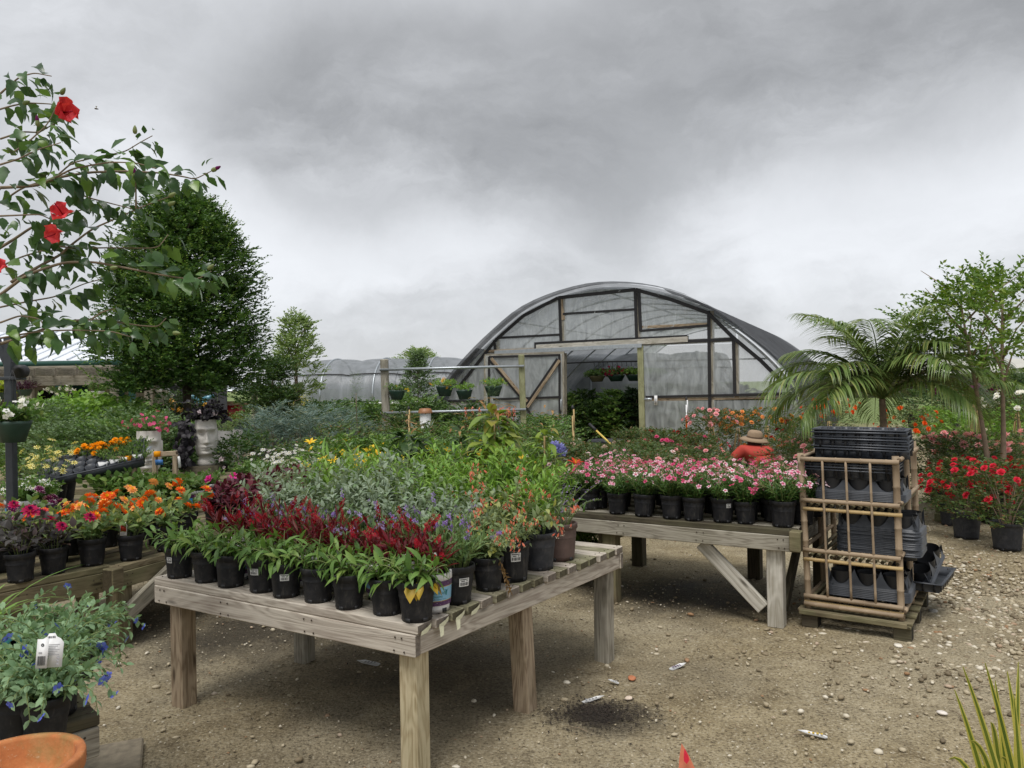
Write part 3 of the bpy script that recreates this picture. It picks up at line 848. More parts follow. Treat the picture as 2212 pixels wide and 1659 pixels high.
# ------------------------------------------------------------------ plank-topped benches
def xy(v, z=0.0):
    return Vector((v.x, v.y, z))
class Bench:
    """boards run along e1 from corner B; e2 goes back from the front edge"""
    def __init__(s, name, label, B, e1, e2, L1, L2, h, pitch, mats, legs, group=None, rim=.089, overhang=.012, leg=.089, cat='table'):
        s.B, s.e1, s.e2, s.h, s.L1, s.L2 = Vector((B[0], B[1], 0)), Vector((*e1, 0)).normalized(), Vector((*e2, 0)).normalized(), h, L1, L2
        c = s.B + s.e1 * L1 / 2 + s.e2 * L2 / 2
        s.c = c
        s.root = thing(name, label, cat, c, 0, group)
        top, rimm, legm = mats
        n = round(L2 / pitch)
        rng = random.Random(name + label)
        lp = lambda u, v, z: s.B + s.e1 * u + s.e2 * v + Vector((0, 0, z)) - c
        s.lp = lp
        for i in range(n):
            v = (i + .5) * L2 / n
            j = rng.uniform(-.006, .006)
            board('plank', lp(-overhang + j, v, h - .019 + rng.uniform(-.002, .002)), lp(L1 + overhang + j, v, h - .019 + rng.uniform(-.002, .002)), L2 / n - .012, .038, top[i % len(top)], s.root)
        zr = h - .0395 - rim / 2
        board('rim', lp(-.004, .019, zr), lp(L1 + .004, .019, zr), .038, rim, rimm[0], s.root)
        board('rim', lp(-.004, L2 - .019, zr), lp(L1 + .004, L2 - .019, zr), .038, rim, rimm[0], s.root)
        for u in (.019, L1 - .019):
            board('rim', lp(u, .041, zr), lp(u, L2 - .041, zr), .036, rim - .003, rimm[-1], s.root)
        nl = Acc()
        for u in (.05, .09, L1 * .33, L1 * .36, L1 * .66, L1 * .69, L1 - .09, L1 - .05):
            for z in (-.028, .026):
                c_ = lp(u + rng.uniform(-.01, .01), -.002, zr + z)
                nl.tube([tuple(c_), tuple(c_ - s.e2 * .0022)], .0042, 6)
        for i in range(n):
            for u in (.02, L1 - .02):
                for dv in (-.022, .022):
                    c_ = lp(u + rng.uniform(-.004, .004), (i + .5) * L2 / n + dv, h - .001)
                    nl.tube([tuple(c_), tuple(c_ + Vector((0, 0, .0025)))], .004, 6)
        nl.obj('nails', M['bark_dark'], s.root)['kind'] = 'stuff'
        for (u, v, lean, mi) in legs:
            a = lp(u, v, h - .042); b = lp(u + lean[0], v + lean[1], -.01)
            x = (b - a).normalized()
            me = boxmesh(((b - a).length, leg, leg), legm[mi], .005, 'leg')
            y = s.e1 - x * s.e1.dot(x); y.normalize(); z = x.cross(y)
            put('leg', me, s.root, M4(basis(x, y, z), (a + b) / 2))
    def P(s, u, v, z=0.0):
        return s.B + s.e1 * u + s.e2 * v + Vector((0, 0, s.h + z))

pA, pB, pC = gp(333, 1247, .65), gp(893, 1352, .65), gp(1345, 1178, .65)
E1 = (pA - pB); E2 = (pC - pB)
L1m, L2m = E1.length, E2.length
e1 = (E1.x / L1m, E1.y / L1m); e2 = (E2.x / L2m, E2.y / L2m)
main = Bench('plank_table', 'pale weathered plank table holding green, red and silver-leaved potted plants', (pB.x, pB.y), e1, e2, L1m, L2m, .65, .104,
             ([M['wood_mossy'], M['wood_pale'], M['wood_mossy'], M['wood_mossy'], M['wood_pale']], [M['wood_pale'], M['wood_pale']], [M['wood_fresh'], M['wood_post'], M['wood_post'], M['wood_grey']]),
             [(.075, .085, (.0, .0), 0), (L1m - .10, .085, (.0, .0), 1), (.075, L2m * .47, (.0, .04), 2), (L1m - .12, L2m * .47, (0, 0), 3), (.075, L2m - .09, (.0, -.01), 3), (L1m - .12, L2m - .09, (0, 0), 3)])
# the front plank is newer and paler, like the rim below it
for o in main.root.children:
    if o.name == 'plank':
        o.data = boxmesh((L1m + .024, L2m / round(L2m / .104) - .012, .038), M['wood_pale'], .004, 'plank')
# torn price labels stapled along the plank ends
for k, (v, tear) in enumerate(((.05, 0), (.157, 1), (.262, 1), (.366, 0))):
    r = thing('torn_label', ['torn yellowed label on the end of the pale front plank', 'torn label curling off the plank end beside the front corner', 'ragged white label stuck on the third plank end', 'slanting paper label on the fourth plank end'][k], 'label', main.P(-.0165, v, -.02))
    a = Acc(); x = -Vector((*e1, 0)); y = Vector((*e2, 0))
    def q(p, d, z): return tuple(x * d + y * p + Vector((0, 0, z)))
    a.add([q(-.03, .003, -.022), q(0, .007, -.018), q(.03, .003, -.004), q(.032, .004, .014), q(.004, .009, .006), q(-.026, .004, -.006)], [[0, 1, 4], [0, 4, 5], [1, 2, 3], [1, 3, 4]])
    if tear:
        a.add([q(-.028, .004, -.014), q(-.004, .008, -.016), q(-.012, .014, -.05), q(-.03, .012, -.056)], [[0, 1, 2], [0, 2, 3]])
    a.obj('paper', plain('label_paper', lin(214, 212, 182), .7, .15, 60), r)

# bench of pink dianthus
qB = gp(1712, 1146, .64); qA = gp(1275, 1110, .64)
d1 = (qA - qB).normalized(); d2 = Vector((.56, .83, 0)).normalized()
dian = Bench('plank_bench', 'grey weathered bench crowded with pots of pink dianthus', (qB.x, qB.y), (d1.x, d1.y), (d2.x, d2.y), 1.75, 1.35, .64, .104,
             ([M['wood_dark'], M['wood_grey']], [M['wood_grey']], [M['wood_white'], M['wood_old'], M['wood_dark'], M['wood_old']]),
             [(.13, .09, (0, 0), 0), (1.30, .09, (0, 0), 1), (.60, 1.22, (0, 0), 2), (.1, 1.22, (0, 0), 2), (1.6, 1.22, (0, 0), 2)], rim=.10, leg=.1)
board('brace', dian.lp(.21, .075, .10), dian.lp(.62, .075, .49), .09, .038, M['wood_white'], dian.root, up=tuple(d2))
board('brace', dian.lp(.10, .16, .10), dian.lp(.10, .60, .50), .09, .038, M['wood_dark'], dian.root, up=tuple(d1))
board('crosspiece', dian.lp(1.37, .05, .455), dian.lp(1.37, 1.2, .455), .038, .089, M['wood_old'], dian.root)
put('corner_block', boxmesh((.07, .075, .13), M['wood_old'], .006, 'corner_block'), dian.root, M4(basis(d1, d2, (0, 0, 1)), dian.lp(-.02, .0, .575)))

# the two old benches of dahlias
lB = gp(236, 1222, .5); lF = gp(0, 1268, .5)
f1 = (lB - lF).normalized(); f2 = Vector((-f1.y, f1.x, 0))
OLD = [M['wood_old'], M['wood_dark'], M['wood_old']]
ben1 = Bench('low_bench', 'mossy old low bench carrying dark-leaved dahlias', tuple((lB - f1 * 1.5)[:2]), (f1.x, f1.y), (f2.x, f2.y), 1.5, 1.1, .5, .104,
             (OLD, [M['wood_old']], [M['wood_old']]), [(1.40, .08, (0, 0), 0), (.75, .09, (0, 0), 0), (1.35, 1.0, (0, 0), 0), (.7, 1.0, (0, 0), 0)], rim=.12, leg=.1, group=None)
board('brace', ben1.lp(1.30, .05, .05), ben1.lp(.80, .05, .44), .13, .038, M['wood_old'], ben1.root, up=tuple(f2))
gB = gp(258, 1224, .5); gF = gp(357, 1198, .5)
g1 = (gF - gB).normalized(); g2 = Vector((-g1.y, g1.x, 0))
ben2 = Bench('low_bench', 'old low bench of orange dahlias, its post braced by a sawn plank', tuple(gB[:2]), (g1.x, g1.y), (g2.x, g2.y), 2.2, 1.1, .5, .104,
             (OLD, [M['wood_old']], [M['wood_old']]), [(.06, .08, (0, 0), 0), (2.1, .08, (0, 0), 0), (.1, 1.0, (0, 0), 0), (2.1, 1.0, (0, 0), 0)], rim=.10, leg=.11)
board('brace', ben2.lp(.02, -.03, .20), ben2.lp(.50, -.03, .46), .10, .04, M['wood_grey'], ben2.root, up=tuple(g2))
put('corner_block', boxmesh((.085, .09, .15), M['wood_old'], .006, 'corner_block'), ben2.root, M4(basis(g1, g2, (0, 0, 1)), ben2.lp(-.055, -.01, .43)))
# ------------------------------------------------------------------ plants on the plank table
def rg(s):
    return np.random.default_rng(s)
YD = lambda k, n: [k + i for i in range(n)]
LM = {}
def leafmeshes(key, mat, protos):
    k = (key, mat.name)
    if k not in LM:
        LM[k] = [Acc().add(*p[:2], 0).mesh('leaf', mat) for p in protos]
    return LM[k]
V_LONG = [blade(.32, 3, .25, .4, .4), blade(.28, 3, .3, .6, .4), blade(.34, 3, .2, .3, .38), blade(.29, 3, .35, .8, .42)]
V_OVAL = [blade(.6, 3, .18, .2, .42), blade(.54, 3, .22, .4, .42), blade(.66, 3, .15, .3, .4)]

def coneflower(seed, yellow=0):
    r = thing('coneflower_plant', '', 'potted plant')
    rng = rg(seed)
    p, rt, rb, h = add_pot(r, 'gal')
    st, lv, tips = bush(rng, 19, .15, .05, h - .02, .85, 5, .105, .12, 1.35, .5, .45, 1, .4, .05)
    leafn = len(lv[0])
    keep = rng.random(leafn) < .97
    lv = tuple(a[keep] for a in lv)
    stems_of(st, .003).obj('stems', M['stem'], r)['kind'] = 'stuff'
    split_leaves('leaf', lv, leafmeshes('cone', L['cone'], V_LONG), r, rng)
    if yellow:
        lp, ld = [], []
        for k in range(yellow):
            a = -1.75 + .36 * k + rng.uniform(-.3, .3)
            lp.append([.055 * math.cos(a), .055 * math.sin(a), h - .0]); ld.append([math.cos(a) + rng.normal(0, .3), math.sin(a), rng.uniform(-1.2, -.1)])
        n = len(lp)
        lv2 = (np.array(lp), np.array(ld, float), np.tile([0, 0, 1.0], (n, 1)), rng.uniform(.05, .085, n))
        split_leaves('yellow_leaf', lv2, leafmeshes('yel', L['yellowing'], V_OVAL), r, rng)
    return r
def celosia(seed, printed=True):
    r = thing('celosia_plant', '', 'potted plant')
    rng = rg(seed)
    p, rt, rb, h = add_pot(r, 'white' if printed else 'gal')
    st, lv, tips = bush(rng, 13, .20, .045, h - .02, .62, 7, .105, .2, .95, .5, .0, 1, .4, .25)
    stems_of(st, .003).obj('stems', M['stem_red'], r)['kind'] = 'stuff'
    split_leaves('leaf', tuple(a[::2] for a in lv), leafmeshes('cel', L['celosia'], [PB['long'], blade(.2, 3, .3, .2)]), r, rng)
    leaves_of(tuple(a[1::2] for a in lv), blade(.17, 2, .3, .15)).obj('foliage', L['celosia'], r)['kind'] = 'stuff'
    for (tp, td) in tips:
        if rng.random() < .7:
            a = Acc(); ln = rng.uniform(.035, .10); n = int(ln * 900)
            t = rng.random(n); az = rng.uniform(0, 6.3, n)
            rad = .006 * (1 - t) + .001
            pos = np.stack([rad * np.cos(az), rad * np.sin(az), t * ln], -1)
            d = np.stack([np.cos(az) * .6, np.sin(az) * .6, np.full(n, .8)], -1)
            a.inst(PB['simple'], pos, frames(d, pos * 0 + [.1, .2, 1]), np.full(n, .016) * (1.1 - .5 * t))
            fr = frames([td], [[.3, 1, .1]])[0]
            R3 = np.stack([fr[:, 0], fr[:, 2], fr[:, 1]], -1); R3[:, 1] *= -1
            put('plume', a.mesh('plume', L['plume']), r, M4(R3, tp))
    return r
def angelonia(seed):
    r = thing('angelonia_plant', '', 'potted plant')
    rng = rg(seed)
    p, rt, rb, h = add_pot(r, 'gal')
    st, lv, tips = bush(rng, 26, .22, .05, h - .02, .72, 9, .055, .12, 1.0, .5, .05, 2, .3, .3)
    stems_of(st, .0022).obj('stems', M['stem'], r)['kind'] = 'stuff'
    leaves_of(lv, blade(.26, 2, .25, .2)).obj('foliage', L['angel'], r)['kind'] = 'stuff'
    a = Acc()
    for (tp, td) in tips:
        if rng.random() < .36:
            n = int(rng.integers(6, 13))
            t = rng.random(n); az = rng.uniform(0, 6.3, n)
            d = np.stack([np.cos(az), np.sin(az), np.full(n, .3)], -1)
            pos = tp + td * (t[:, None] * .07 - .02) + d * .006
            R3 = frames(np.cross(d, [0, 0, 1.0]), d)
            a.inst(FL['lip'], pos, R3, rng.uniform(.008, .014, n))
    a.obj('blossoms', P['violet'] if seed % 3 else P['lilac'], r)['kind'] = 'stuff'
    return r
def silverleaf(seed, tall=1.0, coral=False, kind='gal'):
    r = thing('silverleaf_plant', '', 'potted plant')
    rng = rg(seed)
    p, rt, rb, h = add_pot(r, kind)
    st, lv, tips = bush(rng, 20 if coral else 22, .30 * tall, .05, h - .02, .62 if not coral else .95, 13, .056 if not coral else .046, .06, 1.2, .4, .1 if not coral else .5, 2, .35, .0, .1)
    stems_of(st, .0025).obj('stems', M['stem'], r)['kind'] = 'stuff'
    leaves_of(lv, blade(.55, 2, .2, .35, .4)).obj('foliage', L['greygreen' if coral else 'silver'], r)['kind'] = 'stuff'
    if coral:
        a = Acc()
        for (tp, td) in tips:
            if rng.random() < .85:
                n = int(rng.integers(5, 11))
                pos = tp + rng.normal(0, .016, (n, 3))
                d = np.stack([rng.normal(0, .5, n), rng.normal(0, .5, n), np.full(n, -1.0)], -1)
                fr = frames(d, rng.normal(0, 1, (n, 3)))
                R3 = np.stack([fr[:, :, 0], -fr[:, :, 2], fr[:, :, 1]], -1)
                a.inst(FL['tube'], pos, R3, rng.uniform(.015, .023, n))
        a.obj('blossoms', [P['coral'], P['tip']], r)['kind'] = 'stuff'
    return r
def leafy(seed, name, leafk, proto, nst=22, Ls=.3, per=9, leafL=.06, kind='gal', spread=.7, whl=2, flower=None, ang=1.0, sag=.1, tall=1.0, fl_prob=.6, fl_size=.02, fl_lift=0.0, split=False, z0=None, t0=.12, wander=.06, fl_up=.6, stemmat='stem', nopot=False):
    """a potted plant: stems, leaves along them, flowers at the tips"""
    r = thing(name, '', 'potted plant')
    rng = rg(seed)
    if nopot:
        rt, rb, h = .08, .06, .0
    else:
        p, rt, rb, h = add_pot(r, kind)
    st, lv, tips = bush(rng, nst, Ls * tall, rt * .6, (h - .02) if z0 is None else z0, spread, per, leafL, t0, ang, .45, sag, whl, .3, .2, wander)
    stems_of(st, .0028 if Ls < .5 else .005).obj('stems', M[stemmat], r)['kind'] = 'stuff'
    if split:
        split_leaves('leaf', lv, leafmeshes(name, L[leafk], proto if isinstance(proto, list) else [proto]), r, rng)
    else:
        leaves_of(lv, proto[0] if isinstance(proto, list) else proto).obj('foliage', L[leafk], r)['kind'] = 'stuff'
    if flower:
        fk, mats, fsplit = flower
        fm = Acc().add(*FL[fk]).mesh('flower', [P[m] for m in mats]) if fsplit else None
        a = Acc(); got = 0
        for (tp, td) in tips:
            if rng.random() < fl_prob:
                d = td * (1 - fl_up) + np.array([rng.normal(0, .3), rng.normal(0, .3) - .25, fl_up])
                fr = frames([d], [rng.normal(0, 1, 3)])
                R3 = np.stack([fr[:, :, 0], -fr[:, :, 2], fr[:, :, 1]], -1)
                pos = tp + td * fl_lift
                s = fl_size * rng.uniform(.75, 1.15)
                got += 1
                if fsplit:
                    put('flower', fm, r, M4(R3[0], pos, s))
                else:
                    a.inst(FL[fk], pos[None], R3, np.array([s]))
        if got and not fsplit:
            a.obj('blossoms', [P[m] for m in mats], r)['kind'] = 'stuff'
    return r
def name_it(o, name, label, loc, rz, group=None, sc=1.0, cat=None):
    o.name = name; o['label'] = label; o.location = loc; o.rotation_euler = (random.gauss(0, .018), random.gauss(0, .018), rz); o.scale = (sc * random.uniform(.95, 1.05),) * 3
    if group: o['group'] = group
    if cat: o['category'] = cat
    return o
def tcam(loc):
    """heading of the path side, for labels turned to the customer"""
    return math.atan2(-loc[1], -loc[0])

# row of coneflowers along the front plank
us = []
for px, py in ((389, 1244), (446, 1254), (498, 1264), (559, 1277), (614, 1287), (677, 1299), (743, 1314), (824, 1327), (885, 1343)):
    p = gp(px, py, .65)
    us.append((p - pB).dot(main.e1))
for k, u in enumerate(us):
    loc = main.P(u, .075 + .012 * (k % 2))
    o = coneflower(100 + k, 5 if k == 8 else 0)
    rz = tcam(loc) + PI / 2
    lab = 'green coneflower in plain black pot, %s along the row from the yellowing one' % ORD[8 - k]
    grp = 'plain coneflower pots in the front row of the plank table'
    if k in (0, 3, 4):
        lab = ['coneflower pot above the stained table post, sticker on its side', '', '', 'coneflower pot with a high white barcode sticker, fourth along the front plank', 'coneflower pot with a centred white barcode sticker and price print'][k]
        grp = None
        an = -PI / 2 + (-.75, 0, 0, -.55, -.1)[k]
        barcode_sticker(o, 'gal', an, (.085, 0, 0, .09, .085)[k], .04 if k else .03)
    if k == 8:
        lab, grp = 'coneflower with yellowing lower leaves in black pot on the front table corner', None
    name_it(o, 'coneflower_plant', lab, loc, rz, grp, 1.0)

def print_pot(o, full=True):
    """the printed wrap: purple flowers band, pale blue field, name, hummingbird, gold rules"""
    rt, rb, h = pot('white')[2:]
    r = lambda z: rb + (rt - rb) * z / h + .0035
    w = patch(r(.032), r(.052), .032, .052, 0, 2 * PI - .05, 0, 40)
    patch(r(.112), r(.135), .112, .135, 0, 2 * PI - .05, 0, 40, w)
    wr = w.obj('print_band', M['purple_print'], o)
    patch(r(.0535), r(.1105), .0535, .1105, 0, 2 * PI - .05, 0, 40).obj('print_field', M['blue_print'], o)
    g = patch(r(.0515), r(.0535), .0515, .0535, 0, 2 * PI - .05, 0, 40, None, .0018)
    patch(r(.1105), r(.1125), .1105, .1125, 0, 2 * PI - .05, 0, 40, g, .0018)
    g.obj('gold_rule', M['gold_print'], o)
    b = Acc(); rng = random.Random(4)
    for k in range(46):   # pale scrolls in the purple band
        a = rng.uniform(0, 6.2); z = rng.choice((.037, .043, .048, .117, .123, .129))
        patch(r(z), r(z + .003), z, z + .003, a, a + rng.uniform(.02, .07), 0, 2, b, .0022)
    b.obj('print_scroll', M['lilac_print'], o)['kind'] = 'stuff'
    if full:
        for an in (-PI / 2 + .12,):
            wrap_text('Beneficial', .0165, r(.085), an + .0, .0815, M['teal_print'], o)
            wrap_text('Blooms', .014, r(.07), an - .02, .0675, M['teal_print'], o)
            wrap_text('Nature\u2019s Pollinator Garden', .0062, r(.06), an + .05, .0585, M['navy_print'], o)
            # hummingbird: body, beak, wing, tail
            bb = Acc(); c = an + .50
            def q(x, z): return [(r(.09) + .0035) * math.cos(c + x / r(.09)), (r(.09) + .0035) * math.sin(c + x / r(.09)), .088 + z]
            bb.add([q(-.003, -.006), q(.004, -.004), q(.005, .006), q(.001, .010), q(-.003, .004), q(-.012, .012), q(.000, .008), q(.016, .013), q(.004, .001), q(.002, -.014), q(-.002, -.013)],
                   [[0, 1, 2], [0, 2, 4], [4, 2, 3], [3, 5, 6], [2, 7, 8], [0, 9, 1], [0, 10, 9]])
            bb.obj('hummingbird_print', M['teal_print'], o)
            bf = Acc()
            for x, z, s in ((-.030, .070, .003), (-.026, .078, .0022), (-.032, .088, .0018), (-.027, .062, .003), (-.018, .059, .0022)):
                a0 = an + x / r(.07)
                patch(r(z), r(z + s), z, z + s * 1.4, a0, a0 + s / r(z), 0, 1, bf, .003); patch(r(z), r(z + s), z + s * .6, z + s * 2, a0 + s * 1.4 / r(z), a0 + s * 2.4 / r(z), 0, 1, bf, .003)
            bf.obj('butterfly_print', M['purple_print'], o)
M['lilac_print'] = plain('lilac_print', lin(176, 150, 184), .5, .1, 30)
# row of red celosia behind them
cel = [celosia(200 + k) for k in range(3)]
cu = [.075, .235, .405, .575, .735, .90, 1.07, 1.24, 1.42]
for k, u in enumerate(cu):
    loc = main.P(u, .235 + .012 * ((k * 7) % 3 - 1) + (.01 if k else -.005))
    rz = tcam(loc) + PI / 2
    o = cel[k] if k < 3 else None
    if k == 0:
        lab, grp = 'red celosia in white printed pot with hummingbird and blue band, by table corner', None
    else:
        lab, grp = 'red celosia, %s along its row from the hummingbird pot at the table corner' % ORD[k], 'red celosia in the second row of the plank table'
    if k < 3:
        print_pot(o, k == 0)
        name_it(o, 'celosia_plant', lab, loc, rz + (.1 if k == 0 else k), grp, .95)
    else:
        o = clone(cel[1 + k % 2], loc, rz + k * 1.3, random.uniform(.9, 1.08), lab, grp)
# plant tag in the corner celosia pot
def stake_tag(loc, rz, w, h, up, label, pic, name='plant_tag', lean=.15, below=.0, round_top=True):
    """a plastic tag on its stake, face toward local -Y"""
    r = thing(name, label, 'tag', loc, rz)
    a = Acc()
    prof = [(-w / 2, up), (w / 2, up), (w / 2, up + h * .8), (w * .3, up + h), (-w * .3, up + h), (-w / 2, up + h * .8)]
    stem = [(-w * .14, below), (w * .14, below), (w * .18, up), (-w * .18, up)]
    tilt = rotx(-lean)
    def slab(poly, y0, y1, mi):
        n = len(poly)
        V = [[x, y0, z] for x, z in poly] + [[x, y1, z] for x, z in poly]
        F = [[0, i, i + 1] for i in range(1, n - 1)] + [[n, n + i + 1, n + i] for i in range(1, n - 1)]
        for i in range(n):
            j = (i + 1) % n
            F += [[i, n + i, n + j], [i, n + j, j]]
        return np.array(V) @ tilt.T, F, mi
    a.add(*slab(prof, -.0008, .0008, 0)); a.add(*slab(stem, -.0007, .0007, 0))
    b = a.obj('tag_plate', M['white'], r)
    if pic is not None:
        c = Acc().add(*slab([(x * .86, up + h * .3 + (z - up) * .64) for x, z in prof], -.0022, -.001, 0))
        c.obj('tag_picture', pic, b)
    ln = Acc()
    for k in range(3):
        z = up + h * (.22 - .07 * k)
        ln.add(*slab([(-w * .34, z), (w * (.34 - .1 * k), z), (w * (.34 - .1 * k), z + h * .025), (-w * .34, z + h * .025)], -.0022, -.001, 0))
    ln.obj('tag_print', M['ink_grey'], b)
    return r
lc = main.P(.045, .175, .135)
stake_tag(lc, tcam(lc) + PI / 2, .042, .085, .03, 'red plant tag standing in the printed corner celosia pot', M['red_print'], lean=.1)
lc = main.P(.20, .19, .15)
stake_tag(lc, tcam(lc) + PI / 2, .042, .07, .01, 'red plant tag half sunk among the celosia leaves', M['red_print'], lean=.5)

# purple angelonia
ang = [angelonia(301 + k) for k in range(3)]
au = [.075, .26, .45, .64, .83, 1.02, 1.2, 1.4]
for k, u in enumerate(au):
    loc = main.P(u, .40 + .02 * ((k * 5) % 3 - 1) + (.0 if k else -.02))
    rz = tcam(loc) + PI / 2
    grp = 'angelonia pots in the third row of the plank table'
    lab = 'violet angelonia behind the celosia, %s along its row from the stickered pot' % ORD[k]
    if k == 0:
        lab, grp = 'violet angelonia in black pot with barcode sticker, beside the printed celosia pot', None
        barcode_sticker(ang[0], 'gal', -PI / 2 + .45, .08, .042, .034)
        name_it(ang[0], 'angelonia_plant', lab, loc, rz, grp, 1.1)
    elif k < 3:
        name_it(ang[k], 'angelonia_plant', lab, loc, rz + k, grp, 1.05)
    else:
        clone(ang[1 + k % 2], loc, rz + k * 1.7, random.uniform(.95, 1.12), lab, grp)
# silver-leaved woolly plants, three rows
sil = [silverleaf(400 + k, (1.0, 1.15, 1.3)[k]) for k in range(3)]
spots = [(.30, .57), (.49, .58), (.68, .57), (.87, .60), (1.06, .58), (1.26, .60), (1.44, .60), (.38, .74), (.78, .75), (.98, .78), (1.42, .78), (1.0, .95), (1.45, .98)]
for k, (u, v) in enumerate(spots):
    loc = main.P(u, v)
    lab, grp = 'silver-green woolly-leaved plant in black pot in the middle rows of the plank table', 'woolly silver plants on the plank table'
    if k < 3:
        name_it(sil[k], 'silverleaf_plant', lab, loc, k, grp, 1.0)
    else:
        clone(sil[(k * 2 + 1) % 3], loc, k * 1.9, random.uniform(.85, 1.22), lab, grp)
# coral-flowered plants at the table's edge
co = silverleaf(450, .85, True, 'gal')
name_it(co, 'coral_flower_plant', 'coral-flowered grey-leaved plant in black pot with a withered trailing stem', main.P(.08, .60), .4)
a = Acc(); rng = rg(9)
pp = [Vector((.03, -.07, .15)), Vector((.05, -.085, .10)), Vector((.065, -.09, .03)), Vector((.08, -.10, -.02))]
a.tube([tuple(p) for p in pp], .002, 4)
dd = rng.normal(0, 1, (26, 3)); tt = rng.random(26)
a.inst(blade(.5, 2, .6, .6), np.array([[.035 + .045 * t, -.075 - .025 * t, .14 - .16 * t] for t in tt]), frames(dd), rng.uniform(.018, .034, 26))
a.obj('withered_stem', L['dead'], co)
co2 = silverleaf(451, 1.0, True, 'galr')
name_it(co2, 'coral_flower_plant', 'coral-flowered grey-leaved plant in ribbed black pot with white sticker', main.P(.09, .80), -.9, sc=1.12)
barcode_sticker(co2, 'galr', -PI / 2 + .9 - tcam(main.P(.09, .80)) * 0 + .25 , .09, .04, .035)
co3 = silverleaf(452, 1.0, True, 'gal')
name_it(co3, 'coral_flower_plant', 'coral-flowered grey-leaved plant set in from the table edge behind two others', main.P(.30, .92), 2.2, sc=1.1)
# leafy green plant in the smooth pot and the brown pot with cuphea at the far end
lg = leafy(460, 'leafy_green_plant', 'bright', V_LONG[2], 16, .34, 10, .075, 'big', .55, 2, ('tube', ('coral', 'tip'), False), fl_prob=.3, fl_size=.022, fl_up=-.5)
name_it(lg, 'leafy_green_plant', 'bright green leafy plant in smooth grey-black pot on the bare plank ends', main.P(.11, 1.06), .7)
cu_ = leafy(461, 'heather_plant', 'angel', blade(.3, 1, .2, .1), 18, .30, 26, .018, 'brown', .95, 2, ('lip', ('lilac',), False), fl_prob=0)
rng = rg(12)
name_it(cu_, 'heather_plant', 'small-leaved lilac-flowered heather in a brown pot near the far table corner', main.P(.13, 1.30), .2)
st, lv, tips = bush(rng, 14, .30, .05, .18, .95, 12, .01, .35, 1.0, .45, .1, 1, .3)
a = Acc().inst(FL['lip'], lv[0], frames(lv[1], lv[2]), lv[3] * .9)
a.obj('blossoms', P['lilac'], cu_)['kind'] = 'stuff'
# tall bright rows at the back of the table
gr = [leafy(470 + k, 'leafy_green_plant', 'bright', V_LONG[k % 3], 20, .40, 12, .08, 'gal', .6, 2) for k in range(2)]
for k, (u, v) in enumerate([(.32, 1.14), (.58, .80), (1.2, .80), (.78, .97), (1.25, .97), (1.5, 1.16), (.52, 1.05), (.55, 1.25), (.75, 1.20), (.78, 1.40), (.35, 1.38), (.98, 1.42), (.58, 1.48), (1.2, 1.5), (.4, 1.62), (1.05, 1.15), (1.28, 1.16), (1.5, 1.34), (1.35, 1.34), (.85, 1.62), (1.15, 1.32)]):
    lab, grp = 'bright green willow-leaved plant in black pot in the back rows of the plank table', 'bright green plants at the back of the plank table'
    if k < 2: name_it(gr[k], 'leafy_green_plant', lab, main.P(u, v), k, grp)
    else: clone(gr[k % 2], main.P(u, v), k * 1.3, random.uniform(.8, 1.2), lab, grp)
# twining vines on stakes
def staked_vine(seed, H, leafk, name='staked_vine', kind='gal', leafL=.10, n=46, wid=.09, bronze=0):
    r = thing(name, '', 'potted plant')
    rng = rg(seed)
    p, rt, rb, h = add_pot(r, kind)
    pole('stake', [(0, 0, h - .05), (.005, 0, H * .92)], .006, M['cane'], r, 6)
    t = rng.random(n) ** .8; az = rng.uniform(0, 6.3, n)
    z = h + (H - h) * t
    rad = wid * (.4 + .8 * np.sin(PI * np.clip(t * .9 + .1, 0, 1)))
    pos = np.stack([rad * .3 * np.cos(az), rad * .3 * np.sin(az), z], -1)
    d = np.stack([np.cos(az), np.sin(az), rng.normal(.1, .4, n)], -1)
    th = np.linspace(0, 14, 30)
    Acc().tube(np.stack([.014 * np.cos(th), .014 * np.sin(th), np.linspace(h, H, 30)], -1), .003, 4).obj('stems', M['stem'], r)
    lv = (pos, d, d * 0 + [0, 0, 1.0], leafL * rng.uniform(.6, 1.2, n))
    split_leaves('leaf', lv, leafmeshes('vine', L[leafk], [PB['big'], blade(.45, 3, .2, .6), blade(.5, 3, .25, .2)]), r, rng)
    if bronze:
        m = bronze
        pos = np.stack([rng.normal(0, .05, m), rng.normal(0, .05, m), rng.uniform(H - .04, H + .12, m)], -1)
        d = np.stack([rng.normal(0, 1, m), rng.normal(0, 1, m), rng.uniform(0, .8, m)], -1)
        split_leaves('young_leaf', (pos, d, d * 0 + [0, 0, 1.0], leafL * rng.uniform(.4, .8, m)), leafmeshes('vb', L['bronze'], [PB['long'], blade(.3, 3, .2, .3)]), r, rng)
    return r
o = staked_vine(480, .80, 'vine', n=170, leafL=.15, wid=.26, bronze=16)
name_it(o, 'staked_vine', 'tallest staked vine with broad yellow-green leaves rising above the plank table', main.P(.74, 1.58), 0)
o = staked_vine(481, .66, 'dark', n=120, leafL=.14, wid=.24, bronze=14)
name_it(o, 'staked_vine', 'staked vine with dark lower leaves and bronze young tips above the silver plants', main.P(1.33, 1.50), 1)
o = staked_vine(482, .72, 'vine', n=60, leafL=.10, wid=.12, bronze=20)
name_it(o, 'staked_vine', 'slim staked vine with bronze tips beside the bright willow-leaved plants', main.P(.34, 1.50), 2)
o = staked_vine(483, .62, 'dark', n=90, leafL=.11, wid=.2, bronze=12)
name_it(o, 'staked_vine', 'short staked vine with small dark leaves on the back of the plank table', main.P(1.05, 1.66), 3)
